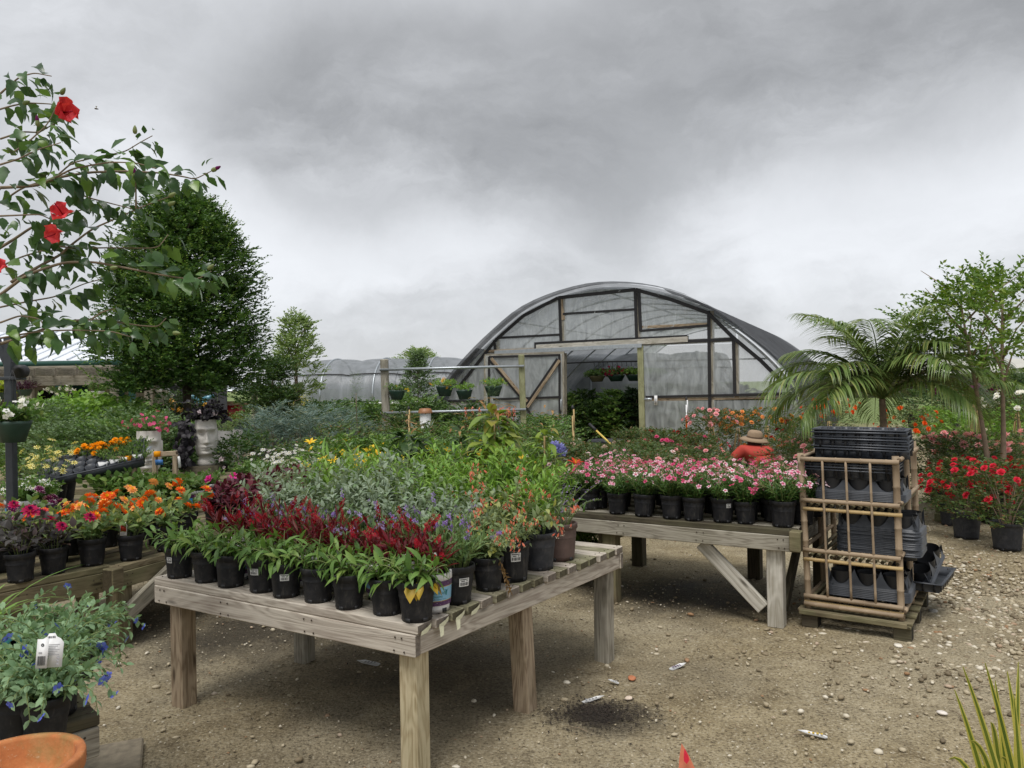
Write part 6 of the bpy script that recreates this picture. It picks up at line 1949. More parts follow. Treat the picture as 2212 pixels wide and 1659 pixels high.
fill(rs['pink'], 'rose bush with pink blooms behind the dianthus bench', 'pink roses behind the dianthus bench', row(1280, 1545, 10, 8.3, 985) + row(1420, 1560, 5, 10.4, 972) + [(1735, 9.5, 945, 0), (1700, 10.5, 950, 0), (1760, 8.8, 955, 0)], HR)
fill(rs['red'], 'rose bush with dark red blooms in front of the greenhouse film wall', 'dark red roses by the greenhouse wall', row(1350, 1490, 7, 12.6, 932) + [(1720, 12.5, 915, 0)], HR)
fill(rs['coral'], 'rose bush with bright pink blooms beside the standard roses', 'bright pink roses by the standards', row(1420, 1520, 5, 11.6, 950), HR)
fill(rs['apricot'], 'apricot rose bush beneath the standard roses', 'apricot roses beneath the standards', row(1565, 1690, 4, 13.2, 940), HR)
# standard roses on stakes
def standard(seed, pet, label, px, Y, ptop, pbot, group, wid=.42):
    r = thing('standard_rose', label, 'rose tree', on_ground(px, Y), 0, group)
    rng = rg(seed)
    zt, zb = zof(px, ptop, Y), zof(px, pbot, Y)
    Acc().tube([(0, 0, 0), (.01, 0, zb + .1)], [.012, .01], 6).obj('trunk', M['bark'], r)
    for k in range(4):
        an = k * 1.6 + seed
        pole('stake', [(.17 * math.cos(an), .17 * math.sin(an), 0), (.02 * math.cos(an), .02 * math.sin(an), zb + .12)], .008, M['cane'], r, 5)
    pts, ds = crown_points(rng, 420, lambda t: wid * np.interp(t, [0, .3, .7, 1], [.7, 1, .9, .4]), zb, zt - .05, .25, .4, .2)
    sprays(rng, pts, ds, .12, 7, .040, SM, Acc()).obj('crown', L['rose'], r)
    pts, ds = crown_points(rng, 26, lambda t: wid * 1.02 * np.interp(t, [0, .3, .7, 1], [.7, 1, .9, .5]), zb + (zt - zb) * .35, zt, .25, .08, .1)
    me = Acc().add(*FL['rose']).mesh('flower', P[pet])
    fr = frames(ds, rng.normal(0, 1, (26, 3)))
    for i in range(26):
        put('flower', me, r, M4(np.stack([fr[i][:, 0], -fr[i][:, 2], fr[i][:, 1]], -1), pts[i], rng.uniform(.035, .055)))
    me2, so2 = pot('three')[:2]; put('pot', me2, r); put('soil', so2, r)
standard(851, 'rosepink', 'pink standard rose on canes beside the striped marker post', 1535, 12.3, 882, 935, None)
standard(852, 'peach', 'peach standard rose on canes between the pink and apricot ones', 1592, 12.6, 884, 940, None)
standard(853, 'apricot', 'apricot standard rose on canes before the greenhouse corner', 1655, 12.9, 878, 935, None, .5)
standard(854, 'orange', 'orange-flowered rose tree behind the palm fronds', 1790, 13.2, 862, 925, None, .5)
standard(855, 'purplew', 'dark purple standard rose beyond the crape myrtle trunks', 2105, 11.5, 828, 890, None, .45)
standard(856, 'whitepet', 'white standard rose beside the dark purple one', 2196, 11.0, 845, 910, None, .45)
standard(857, 'orange', 'orange and yellow rose bush on the path behind the palm', 1960, 13.0, 880, 960, None, .5)
# red roses in grey pots by the path
rr_ = [dome(860 + q, 'rose_bush', 'rose', .78, .36, 330, .15, 7, .045, OV, 'three', ('rose', ('rosered',)), 34, .05, True) for q in range(2)]
p = gp(2088, 1162); name_it(rr_[0], 'rose_bush', 'red rose bush in grey pot beside the stacked timber blocks', p, 0, None, .98)
p = gp(2176, 1186); name_it(rr_[1], 'rose_bush', 'red rose bush in grey pot at the end of the gravel path', p, 1, None, 1.02)
for k, (px, Y, pt_, lab) in enumerate([(2050, 8.3, 1000, 'red rose bush in the row behind the path pots'), (2130, 8.5, 985, 'red rose bush in the row behind the path pots'), (2200, 8.2, 1000, 'red rose bush in the row behind the path pots')]):
    q = on_ground(px, Y); clone(rr_[k % 2], q, k * 2, (zof(px, pt_, Y)) / .78, lab, 'red roses behind the path')
fill([dome(865, 'rose_bush', 'rose', .78, .34, 300, .15, 7, .044, OV, 'three', ('ball', ('rosepink',)), 9, .055, True)], 'rose bush with soft pink full blooms under the crape myrtle', 'soft pink roses under the crape myrtle', [(2030, 9.6, 950, 0), (2075, 9.4, 945, 0), (2125, 9.8, 950, 0), (2180, 9.4, 955, 0), (2215, 9.8, 945, 0), (2045, 10.8, 930, 0)], .78)
lgx = [dome(868, 'potted_shrub', 'bright', .8, .36, 230, .16, 7, .06)]
fill(lgx, 'light green leafy shrub beyond the roses', 'light green shrubs beyond the roses', [(2090, 13, 880, 0), (2130, 12.5, 895, 0), (2180, 13, 885, 0), (2050, 15, 890, 0), (2212, 14, 890, 0), (2010, 17, 885, 0)], .8)
fill([dome(869, 'potted_shrub', 'dark', .8, .38, 230, .16, 7, .065, kind='five')], 'dark shrub in a black tub on the field edge', 'dark tub shrubs on the field edge', [(2050, 22, 838, 0), (1975, 24, 850, 0), (2100, 20, 850, 0), (1720, 14.5, 905, 0), (2160, 18, 850, 0)], .8)
# stack of timber blocks by the roses
tb = thing('timber_stack', 'small stack of sawn timber blocks beside the red roses', 'timber', gp(2045, 1125))
for k in range(3):
    put('block', boxmesh((.26, .12, .09), M['wood_green'], .006, 'block'), tb, M4(basis((.9, .43, 0), (-.43, .9, 0), (0, 0, 1)), (.02 * k, .01 * k, .045 + .092 * k)))
# blue-grey podocarpus and mixed shrubs before the tunnel
bg_ = [dome(870 + k, 'potted_shrub', 'bluegrey', 1.0, .28, 170, .24, 12, .10, PB['narrow'], 'five') for k in range(2)]
fill(bg_, 'blue-grey narrow-leaved shrub in the bed behind the white flowers', 'blue-grey shrubs', [(585, 11.5, 884, 0), (620, 12, 905, 0), (655, 11.6, 898, 0), (690, 12.4, 880, 0), (725, 12.2, 902, 0), (560, 12.6, 900, 0), (755, 13, 890, 0), (800, 13.2, 915, 0)], 1.0)
br_ = [dome(874 + k, 'potted_shrub', ('rose', 'mid')[k], .8, .34, 240, .16, 7, .045) for k in range(2)]
fill(br_, 'bronze-tipped low shrub in the middle beds', 'bronze-tipped shrubs', row(640, 1180, 12, 10.2, 938, jy=18) + row(860, 1180, 8, 12.6, 918, jy=16), .8)
wg = [shrub(877, 'mid', PB['narrow'], .6, 40, 9, .05, 'gal', ('daisy', ('whitepet', 'paleyellow'), False), .7, .8, .025, fl_lift=.06, name='gaura_plant')]
fill(wg, 'wispy white-flowered gaura behind the blue-banded pots', 'white gaura', row(600, 720, 7, 9.0, 960, .1) + row(620, 700, 4, 9.8, 952, .1), .66)
dkm = [dome(880 + k, 'potted_shrub', ('dark', 'mid')[k], .8, .40, 240, .18, 7, .06, kind='five') for k in range(2)]
fill(dkm, 'dark bushy shrub filling the bed before the film tunnel', 'dark shrubs before the tunnel', row(700, 1010, 9, 15, 880) + row(560, 800, 7, 17, 878) + row(1010, 1200, 5, 14.5, 905), .8)
# far-left beds
gl = [dome(884 + k, 'potted_shrub', ('bright', 'mid', 'bright')[k], .9, (.42, .36, .3)[k], 220, .18, 7, (.085, .06, .07)[k], PB['oval'], 'five', lump=.45) for k in range(3)]
fill(gl, 'bright green bushy shrub in the mass before the pergola', 'bright shrubs before the pergola', row(70, 260, 9, 12.5, 884, jy=16) + row(40, 230, 8, 14, 872, jy=16) + row(230, 300, 3, 12, 900), .9)
gg = [dome(887 + k, 'potted_shrub', ('conifer', 'mid')[k], .8, .36, 260, .16, 8, .045) for k in range(2)]
fill(gg, 'feathery grey-green shrub in the bed behind the seed trays', 'grey-green shrubs behind the trays', row(130, 330, 9, 10.4, 922, jy=18) + row(60, 300, 9, 11.3, 910, jy=18) + row(330, 420, 4, 11.5, 925, jy=14), .8)
fill([dome(890, 'potted_shrub', 'dark', .7, .34, 240, .15, 7, .05, OV, 'three', ('five', ('lightpink',)), 10, .035)], 'pale pink flowering shrub between the stone heads', 'pale pink shrubs by the stone heads', [(390, 10.5, 955, 0), (365, 11, 945, 0), (505, 10, 960, 0), (530, 10.4, 955, 0)], .7)
fill([shrub(891, 'mid', SM, .6, 30, 12, .04, 'gal', ('lip', ('coral',), False), .8, .7, .03)], 'red-plumed low plants behind the yellow daisies', 'red-plumed plants', [(150, 9.6, 950, .1), (180, 9.4, 952, .1), (275, 9.4, 958, .1), (255, 9.9, 950, .1)], .6)
# clipped topiary balls
def topiary(px, Y, ptop, lab):
    r = thing('topiary', lab, 'topiary', on_ground(px, Y), 0, 'clipped topiaries')
    H = zof(px, ptop, Y)
    Acc().tube([(0, 0, 0), (0, 0, H * .9)], .02, 6).obj('trunk', M['bark'], r)
    for zc, rad in ((.42, .28), (.72, .22), (.93, .15)):
        rng = rg(int(px + zc * 100)); n = 500
        d = rng.normal(0, 1, (n, 3)); d /= np.linalg.norm(d, axis=1)[:, None]
        Acc().inst(blade(.6, 1), np.array([0, 0, zc * H]) + d * (rad * rng.uniform(.75, 1, n))[:, None] * H * .75, frames(d + rng.normal(0, .5, (n, 3))), np.full(n, .05)).obj('clipped_ball', L['dark'], r)
for px, Y, pt_, i in ((352, 14.5, 855, 0), (378, 15, 850, 1), (425, 15, 852, 2), (340, 13, 880, 3), (395, 13.3, 880, 4)):
    topiary(px, Y, pt_, 'three-tiered clipped topiary between the pergola and the big tree')
# hanging-basket frame
Yf = 14.0
fr_ = thing('hanging_rail', 'two timber posts joined by galvanised pipes, carrying hanging baskets', 'hanging rail', on_ground(970, Yf))
fb = on_ground(970, Yf)
def fpt(px, py, Y=Yf): return at(px, py, Y) - fb
for (xa, ya, xb, yb, w_, m) in ((830, 776, 838, 1000, .135, 'wood_grey'), (1126, 766, 1134, 1000, .11, 'wood_green')):
    a_, b_ = fpt(xa, ya), fpt(xb, yb); b_.z = 0
    board('post', a_, b_, w_, w_, M[m], fr_, up=(0, 1, 0), bev=.015)
for (xa, ya, xb, yb) in ((822, 799, 1132, 791), (824, 892, 1136, 884)):
    pole('pipe', [tuple(fpt(xa, ya) + Vector((0, -.09, 0))), tuple(fpt(xb, yb) + Vector((0, -.09, 0)))], .024, M['galv'], fr_, 8)
for k, (px, py, lk, fl, lab) in enumerate([(857, 836, 'mid', ('five', ('yellow',), 1, .03), 'green hanging pot of small yellow flowers next to the grey post'), (961, 828, 'bright', ('daisy', ('marigold', 'yellow'), 2, .035), 'green hanging pot topped with orange-yellow blooms'),
                                            (1004, 835, 'bright', None, 'bushy green hanging basket of curly foliage'), (1066, 828, 'bright', ('five', ('yellow',), 1, .025), 'ferny green hanging pot next to the greenish post')]):
    o = basket(900 + k, lk, OV, fl, .22, 26, .055, 'pot_green', 1.1, True, .16, .3, zof(px, 795, Yf) - zof(px, py + 28, Yf) - .06, .18)
    p = at(px, py + 28, Yf - .09); name_it(o, 'hanging_basket', lab, p, k)
# irrigation risers
def riser(px, pt_, pb_, Y, lab, orange=False):
    r = thing('irrigation_riser', lab, 'stake', on_ground(px, Y))
    H = zof(px, pt_, Y)
    b0 = Acc().tube([(0, 0, 0), (.01, 0, H * .5), (0, 0, H - .08)], [.017, .016, .015], 8).obj('stake', M['white'] if orange else M['cane'], r, True)
    pole('riser_pipe', [(.015, -.018, H * .8), (.012, -.018, H)], .011, M['white'] if orange else M['cane'], r, 8)
    Acc().lathe([(.0, H), (.018, H), (.018, H + .03), (.012, H + .035), (.012, H + .05), (.0, H + .055)], 8).obj('sprinkler_head', M['rubber'], r)
    if orange:
        Acc().lathe([(.0185, H * .45), (.0175, H * .78)], 10).obj('orange_band', P['orange'], r)
riser(1236, 884, 1005, 9.6, 'pale bamboo stake with a sprinkler before the doorway')
riser(1482, 864, 935, 12.8, 'white sprinkler stake with an orange band near the film wall', True)
riser(882, 885, 945, 11.5, 'short bamboo stake with a sprinkler by the frame')
# tub and shovel at the doorway
tubp = on_ground(1308, 14.2)
tb_ = thing('plastic_tub', 'black plastic tub standing before the greenhouse doorway', 'tub', tubp); Acc().lathe([(.05, .01), (.26, 0), (.34, .5), (.36, .52), (.34, .54), (.31, .5), (.25, .1)], 24).obj('wall', M['pot_grey'], tb_, True)
sv_ = thing('shovel', 'shovel with yellow shaft and black grip leaning by the tub', 'shovel', on_ground(1345, 13.6))
a_, b_ = at(1288, 930, 13.9) - sv_.location, at(1352, 990, 13.4) - sv_.location
pole('shaft', [tuple(a_), tuple(b_)], .018, plain('yellow_shaft', lin(214, 186, 96), .5, .1, 10), sv_, 8)
pole('grip', [tuple(a_ + (a_ - b_).normalized() * .2), tuple(a_)], .028, M['rubber'], sv_, 8)
Acc().add([tuple(b_ + Vector((-.1, 0, 0))), tuple(b_ + Vector((.1, 0, 0))), tuple(b_ + Vector((.12, 0, -.25))), tuple(b_ + Vector((0, -.03, -.36))), tuple(b_ + Vector((-.12, 0, -.25)))], [[0, 1, 2], [0, 2, 3], [0, 3, 4]]).obj('scoop', M['steel'], sv_)
# glazed urn with a spiky bromeliad
ur = thing('glazed_urn', 'tall teal and purple glazed urn with a spiky bromeliad by the sliding door', 'potted plant', on_ground(1176, 14.8))
m, t, p, o = newmat('glaze')
oc = t.new('ShaderNodeTexCoord').outputs['Object']
sp = t.new('ShaderNodeSeparateXYZ'); t.put(sp.inputs[0], oc)
zz = t.math('ADD', sp.outputs[2], t.math('MULTIPLY', t.math('SUBTRACT', t.noise(oc, 9, 4), .5), .5))
t.put(p.inputs['Base Color'], t.ramp(zz, [(.42, lin(70, 160, 144)), (.5, lin(110, 196, 176)), (.56, lin(140, 124, 130)), (.75, lin(116, 100, 112))]))
p.inputs['Roughness'].default_value = .2
Acc().lathe([(.12, 0), (.2, .02), (.24, .3), (.25, .6), (.23, .68), (.25, .72), (.22, .72), (.20, .6)], 26).obj('urn', m, ur, True)
rng = rg(61); n = 34
az = rng.uniform(0, 6.3, n); tl = rng.uniform(.2, 1.3, n)
leaves_of((np.tile([0, 0, .68], (n, 1)), np.stack([np.cos(az) * np.sin(tl), np.sin(az) * np.sin(tl), np.cos(tl)], -1), np.tile([0, 0, 1.0], (n, 1)), rng.uniform(.35, .5, n)), blade(.12, 4, .4, .35, .25)).obj('foliage', L['mid'], ur)
# agaves
def agave(px, Y, sc, lab, edge):
    r = thing('agave', lab, 'agave', on_ground(px, Y), 0, None, sc)
    rng = rg(int(px)); n = 16
    az = np.arange(n) * 2.4; tl = np.linspace(.15, 1.0, n)
    fr = frames(np.stack([np.cos(az) * np.sin(tl), np.sin(az) * np.sin(tl), np.cos(tl)], -1), np.tile([0, 0, 1.0], (n, 1)))
    mi = Acc().add(*blade(.17, 4, .5, .15, .35)[:2]).mesh('leaf', L['agave']); me = Acc().add(*(blade(.20, 4, .48, .15, .35)[0] - [0, 0, .008],), blade(.2, 4)[1]).mesh('leaf_edge', L['agave_edge'])
    for i in range(n):
        q = put('leaf', mi, r, M4(fr[i], (0, 0, .25), .7))
        if edge: put('leaf_margin', me, q)
    me2, so2 = pot('three')[:2]; put('pot', me2, r); put('soil', so2, r)
agave(862, 12.8, 1.0, 'cream-edged agave next to the grey frame post', True); agave(905, 13.1, 1.15, 'cream-edged agave between the two frame posts', True); agave(1190, 15.5, 1.0, 'blue-grey agave behind the film wall corner', False); agave(1010, 14.8, 1.2, 'plain blue-grey agave beyond the frame', False)
for k, (px, Y) in enumerate(((1020, 13.4), (1085, 13.8), (1095, 13.5))):
    r = thing('aloe', 'red-flowered aloe spikes by the basket frame', 'aloe', on_ground(px, Y), 0, 'aloes by the basket frame')
    H = zof(px, 878, Y); rng = rg(70 + k); n = 18; az = rng.uniform(0, 6.3, n)
    leaves_of((np.tile([0, 0, .3], (n, 1)), np.stack([np.cos(az), np.sin(az), np.full(n, .8)], -1), np.tile([0, 0, 1.0], (n, 1)), rng.uniform(.25, .4, n)), PB['long']).obj('foliage', L['agave'], r)
    for j in range(3):
        x, y = .12 * (j - 1), .04 * j
        pole('flower_stalk', [(0, 0, .3), (x, y, H - .1)], .008, M['stem_red'], r, 5)
        m_ = 22; az = rng.uniform(0, 6.3, m_); d = np.stack([np.cos(az), np.sin(az), np.full(m_, -.6)], -1)
        Acc().inst(PB['simple'], np.stack([np.full(m_, x), np.full(m_, y), H - .16 + .16 * rng.random(m_)], -1), frames(d), np.full(m_, .05)).obj('flower_spike', P['coral'], r)
    me2, so2 = pot('gal')[:2]; put('pot', me2, r); put('soil', so2, r)
# lantern on the frame bed
ln_ = thing('garden_lantern', 'small lantern-shaped feeder hanging on the lower frame pipe', 'lantern', at(919, 912, 13.6))
Acc().lathe([(.0, .26), (.10, .24), (.13, .18), (.13, .16)], 14).obj('hood', plain('bronze_hood', lin(150, 104, 70), .5, .2, 20), ln_)
Acc().lathe([(.10, .16), (.10, -.08), (.12, -.1), (.12, -.13), (0, -.13)], 14).obj('body', M['white'], ln_)
# ------------------------------------------------------------------ display bench with stone heads, trays and herbs
Ym = 9.0
def moai(label, px, py_base, Y, H, rz):
    r = thing('stone_head_planter', label, 'planter', at(px, py_base, Y), rz)
    nz, nt = 44, 48
    V = []
    for i in range(nz + 1):
        z = i / nz
        # outline: foot, neck, chin, jaw, cheeks, brow, tall crown
        w = np.interp(z, [0, .03, .10, .14, .18, .24, .40, .60, .75, .90, 1.0], [.15, .165, .155, .125, .125, .165, .195, .205, .20, .195, .19])
        dpt = np.interp(z, [0, .03, .10, .14, .18, .24, .40, .60, .75, .90, 1.0], [.14, .155, .145, .12, .125, .18, .205, .205, .20, .19, .185])
        for j in range(nt):
            a = 2 * PI * j / nt
            x, y = w * math.sin(a), -dpt * math.cos(a)
            if math.cos(a) > 0:                       # the face looks along -Y
                u = x / w; f = math.cos(a) ** .6
                g = lambda c, s: math.exp(-((z - c) / s) ** 2)
                gu = lambda c, s: math.exp(-((u - c) / s) ** 2)
                y += f * (-.055 * (g(.80, .035)) * (abs(u) < .85)                       # brow
                          + .085 * g(.69, .07) * (gu(-.45, .30) + gu(.45, .30))        # eye hollows
                          - .12 * gu(0, .14) * np.interp(z, [.44, .50, .56, .78, .84], [0, .95, 1.0, .45, 0])  # nose
                          - .05 * (gu(.13, .09) + gu(-.13, .09)) * g(.51, .03)         # nostrils
                          + .03 * gu(0, .5) * g(.455, .02)
                          - .06 * gu(0, .36) * g(.41, .02) - .05 * gu(0, .32) * g(.36, .02) + .05 * gu(0, .38) * g(.387, .010)   # lips
                          + .015 * g(.33, .02) * gu(0, .5) - .05 * gu(0, .45) * g(.27, .04))      # chin
            V.append((x * H * 1.16, y * H * 1.12, z * H))
    F = []
    for i in range(nz):
        for j in range(nt):
            k = (j + 1) % nt
            F += [[i * nt + j, i * nt + k, (i + 1) * nt + k], [i * nt + j, (i + 1) * nt + k, (i + 1) * nt + j]]
    a = Acc().add(V, F); a.obj('head', M['stone'], r, True)
    for s in (-1, 1):
        Acc().box((s * .232 * H, .03 * H, .62 * H), (.035 * H, .08 * H, .34 * H)).obj('ear', M['stone'], r)
    Acc().disc((0, 0, H * .96), .175 * H, 20).obj('soil', M['soil'], r)
    return r
h1 = (1037 - 930) / F_PX * Ym
mo1 = moai('stone head planter with a broad face, pink flowers growing from its crown', 323, 1037, Ym, h1, .30)
mo2 = moai('taller stone head planter with black trailing leaves over its crown', 446, 1004, 9.8, (1004 - 906) / F_PX * 9.8, .45)
rng = rg(91)
def top_plant(root, H, leafk, fl=None, nst=26, Ls=.2, leafL=.04, sag=.6, proto=SM, nfl=1, seed=1, spread=1.1):
    rng = rg(seed)
    st, lv, tips = bush(rng, nst, Ls, .07, H * .95, spread, 12, leafL, .1, 1.1, .5, sag, 2, .35, .1)
    stems_of(st, .003).obj('stems', M['stem'], root)['kind'] = 'stuff'
    leaves_of(lv, proto).obj('foliage', L[leafk], root)['kind'] = 'stuff'
    if fl:
        a = Acc()
        for tp, td in tips:
            for _ in range(nfl):
                fr = frames([td + rng.normal(0, .5, 3)], [rng.normal(0, 1, 3)])
                a.inst(FL[fl[0]], (tp + rng.normal(0, .025, 3))[None], np.stack([fr[:, :, 0], -fr[:, :, 2], fr[:, :, 1]], -1), np.array([fl[2]]))
        a.obj('blossoms', [P[m] for m in fl[1]], root)['kind'] = 'stuff'
top_plant(mo1, h1, 'mid', ('five', ('hotpink',), .028), 34, .22, .04, .3, nfl=1, seed=92)
h2 = (1004 - 906) / F_PX * 9.8
top_plant(mo2, h2, 'blackvine', None, 30, .34, .085, 1.2, PB['wide'], seed=93)
a = Acc(); n = 220       # the black vine falling past one cheek
t = rng.random(n); pos = np.stack([-.20 * h2 / .55 - .03 + rng.normal(0, .05, n) - .04 * t, -.06 + rng.normal(0, .07, n), h2 * (1.0 - .95 * t)], -1)
d = np.stack([rng.normal(0, .6, n), -np.abs(rng.normal(.4, .5, n)), rng.normal(-.6, .4, n)], -1)
a.inst(PB['wide'], pos, frames(d, np.tile([0, -1.0, .6], (n, 1))), rng.uniform(.05, .09, n)).obj('trailing_foliage', L['blackvine'], mo2)
for k, (x, z) in enumerate(((-.08, .10), (.10, .08))):
    Acc().inst(FL['five'], np.array([[x, -.17, h2 + z]]), frames([[0, 0, 1.0]], [[0, -1.0, .3]]), np.array([.035])).obj('flower', P['lightpink'], mo2)
# low display benches that carry them
dz = zof(323, 1037, Ym)
b1 = Bench('display_bench', 'low timber display bench under the stone heads', (-5.6, 8.3), (1, 0), (0, 1), 2.6, 1.5, dz - .002, .15, (OLD, [M['wood_old']], [M['wood_old']]), [(.1, .1, (0, 0), 0), (2.5, .1, (0, 0), 0), (.1, 1.4, (0, 0), 0), (2.5, 1.4, (0, 0), 0)])
st_ = thing('plinth', 'rough plinth under the taller stone head', 'plinth', on_ground(446, 9.8)); zz = zof(446, 1004, 9.8)
Acc().box((0, 0, zz / 2), (.4, .4, zz - .004)).obj('block', M['wood_dark'], st_)
mk = thing('concrete_pillar', 'grey concrete planter pillar behind the black-leaved stone head', 'planter', on_ground(487, 11)); Acc().lathe([(.25, 0), (.22, zof(487, 930, 11)), (.18, zof(487, 930, 11)), (.15, .5)], 20).obj('wall', plain('concrete', lin(128, 126, 122), .9, .15, 8), mk, True)
top_plant(mk, zof(487, 930, 11), 'mid', None, 26, .5, .05, 1.9, PB['narrow'], seed=96)
# second display bench, nearer, with the black cell trays
zb2 = .52
b2 = Bench('display_bench', 'low display bench carrying black cell trays and marigolds', (-4.75, 6.9), (.94, .33), (-.33, .94), 1.75, 1.0, zb2, .15, (OLD, [M['wood_old']], [M['wood_old']]), [(.1, .1, (0, 0), 0), (1.65, .1, (0, 0), 0), (.1, .9, (0, 0), 0), (1.65, .9, (0, 0), 0)])
# big black cell tray propped at a slant
def cell_tray(label, c, az, tilt, nx, ny, cs):
    r = thing('cell_tray', label, 'tray', c, 0)
    r.rotation_euler = (Matrix.Rotation(az, 3, 'Z') @ Matrix.Rotation(tilt, 3, 'Y') @ Matrix.Rotation(.42, 3, 'X')).to_euler()
    wx, wy, H = nx * cs, ny * cs, .085
    a = Acc()
    for s in (-1, 1):
        a.box((0, s * (wy / 2 + .006), H / 2), (wx + .024, .006, H)); a.box((s * (wx / 2 + .006), 0, H / 2), (.006, wy + .012, H))
        a.box((0, s * (wy / 2 + .012), H), (wx + .04, .018, .006)); a.box((s * (wx / 2 + .012), 0, H), (.018, wy + .03, .006))
    a.obj('shell', M['tray'], r)
    a = Acc()
    for i in range(nx):
        for j in range(ny):
            cx, cy = (i + .5) * cs - wx / 2, (j + .5) * cs - wy / 2
            b = Acc().lathe([(cs * .3, .01), (cs * .47, H + .012), (cs * .49, H + .012), (cs * .34, .006)], 10)
            a.add(b.V[0] + [cx, cy, 0], b.F[0])
    a.obj('cells', M['tray'], r)['kind'] = 'stuff'
    return r
ct = at(185, 1003, 7.0)
trA = cell_tray('black cell tray tilted up beside the broad stone head, one end full of green plants', at(205, 1010, 7.1), .30, -.20, 9, 4, .095)
zrot = Matrix.Rotation(.30, 3, 'Z') @ Matrix.Rotation(-.20, 3, 'Y') @ Matrix.Rotation(.42, 3, 'X')
def on_tray(x, y): return at(205, 1010, 7.1) + zrot @ Vector((x, y, .05))
mg = [leafy(920 + k, 'marigold_plant', 'mid', SM, 18, .12, 9, .03, 'gal', .9, 2, ('ball', ('marigold',), True) if k == 0 else None, fl_prob=.5, fl_size=.032, nopot=True) for k in range(2)]
pm = {}
lst = [(.12, .12, 0), (.03, .16, 0), (.20, .17, 0), (-.05, .14, 0), (.22, .05, 1), (.30, .10, 1), (.30, -.05, 1), (.38, .02, 1), (.38, .14, 1), (.20, -.10, 1), (.29, -.14, 1), (.38, -.12, 1), (.12, .02, 1)]
for k, (x, y, s) in enumerate(lst):
    lab, grp = (('orange marigold growing in the tilted cell tray', 'marigolds in the tilted tray'), ('low green bedding plant in the tilted cell tray', 'green plants in the tilted tray'))[s]
    if s not in pm: name_it(mg[s], ('marigold_plant', 'bedding_plant')[s], lab, on_tray(x, y), k, grp, 1.1, 'plant'); pm[s] = 1
    else: clone(mg[s], on_tray(x, y), k * 2, random.uniform(.95, 1.2), lab, grp)
for k in range(4):       # white cell-pack collars along the tray edge
    cc = thing('cell_pack', 'white plastic cell pack hung on the tilted tray edge', 'cell pack', on_tray(.10 + .095 * k, -.145) + Vector((0, 0, .02)), .42, 'white cell packs on the tray edge')
    Acc().lathe([(.03, -.02), (.043, .035), (.046, .035), (.033, -.02)], 12).obj('collar', M['white'], cc)
md = thing('wire_mesh_tray', 'pale mesh-bottomed tray lying behind the cell tray', 'tray', at(230, 985, 7.9)); md.rotation_euler = (-.0, -.15, .4)
for k in range(9):
    Acc().box((-.4 + .1 * k, 0, 0), (.008, .5, .01)).obj('mesh_wire', M['galv'], md)
for k in range(6):
    Acc().box((0, -.25 + .1 * k, 0), (.85, .008, .008)).obj('mesh_wire', M['galv'], md)
ydp = [leafy(930, 'daisy_plant', 'mid', PB['narrow'], 26, .16, 9, .05, 'gal', .8, 2, ('daisy', ('paleyellow', 'yellow'), False), fl_prob=.7, fl_size=.022)]
fill(ydp, 'pale yellow daisies in a black pot beside the cell tray', 'pale yellow daisies', [(110, 7.0, 958, .55), (125, 7.3, 955, .55), (95, 7.2, 965, .55)], .32)
# plum and blue printed pots
def plum_pot(r, sc=1.0):
    rt, rb, h = pot('plum')[2:]
    q = lambda z: rb + (rt - rb) * z / h + .003
    patch(q(.006), q(.08), .006, .08, 0, 6.25, 0, 30).obj('blue_band', M['sky_print'], r)
    patch(q(.082), q(.124), .082, .124, 0, 6.25, 0, 30).obj('plum_band', M['plum_print'], r)
    b = Acc()
    for k in range(14):
        patch(q(.03), q(.05), .03 + .004 * (k % 3), .042 + .003 * (k % 2), k * .45, k * .45 + .16, 0, 3, b, .002)
    b.obj('print_marks', M['navy_print'], r)['kind'] = 'stuff'
def plum_plant(seed, leafk, proto, fl=None, **kw):
    o = leafy(seed, 'bedding_plant', leafk, proto, 24, .16, 9, .05, 'plum', .85, 2, fl, **kw)
    plum_pot(o); return o
pp1 = [plum_plant(940, 'mid', OV)]
fill(pp1, 'green bedding plant in plum and blue printed pot near the maroon coleus', 'plum and blue pots near the coleus', [(521, 8.4, 985, .50), (542, 8.3, 986, .50), (564, 8.2, 988, .49), (588, 8.25, 990, .5), (610, 8.4, 990, .5), (545, 8.7, 982, .5), (575, 8.7, 982, .5), (352, 7.5, 1000, .50), (418, 7.5, 1004, .46), (385, 7.7, 998, .48), (450, 7.9, 1004, .48)], .34)
pp2 = [plum_plant(941, 'mid', PB['oval'], ('daisy', ('whitepet', 'paleyellow'), False), fl_prob=.5, fl_size=.03)]
fill(pp2, 'white-flowered strawberry plant in plum and blue printed pot beside the steel stand', 'white-flowered plum pots by the steel stand', [(58, 6.3, 1012, .55), (90, 6.35, 1010, .55), (30, 6.5, 1012, .55), (72, 6.7, 1005, .55)], .36)
for i, (px, Y) in enumerate(((565, 8.45), (380, 7.6), (70, 6.5))):
    p = on_ground(px, Y)
    b = Bench('display_bench', ['low display bench of blue-banded pots beyond the coleus', 'low display bench of herbs below the stone heads', 'low display bench behind the dark dahlias'][i], (p.x - .45, p.y - .35), (1, 0), (0, 1), .95, .8, (.495, .458, .548)[i], .13, (OLD, [M['wood_old']], [M['wood_old']]), [(.08, .08, (0, 0), 0), (.87, .08, (0, 0), 0), (.08, .72, (0, 0), 0), (.87, .72, (0, 0), 0)])
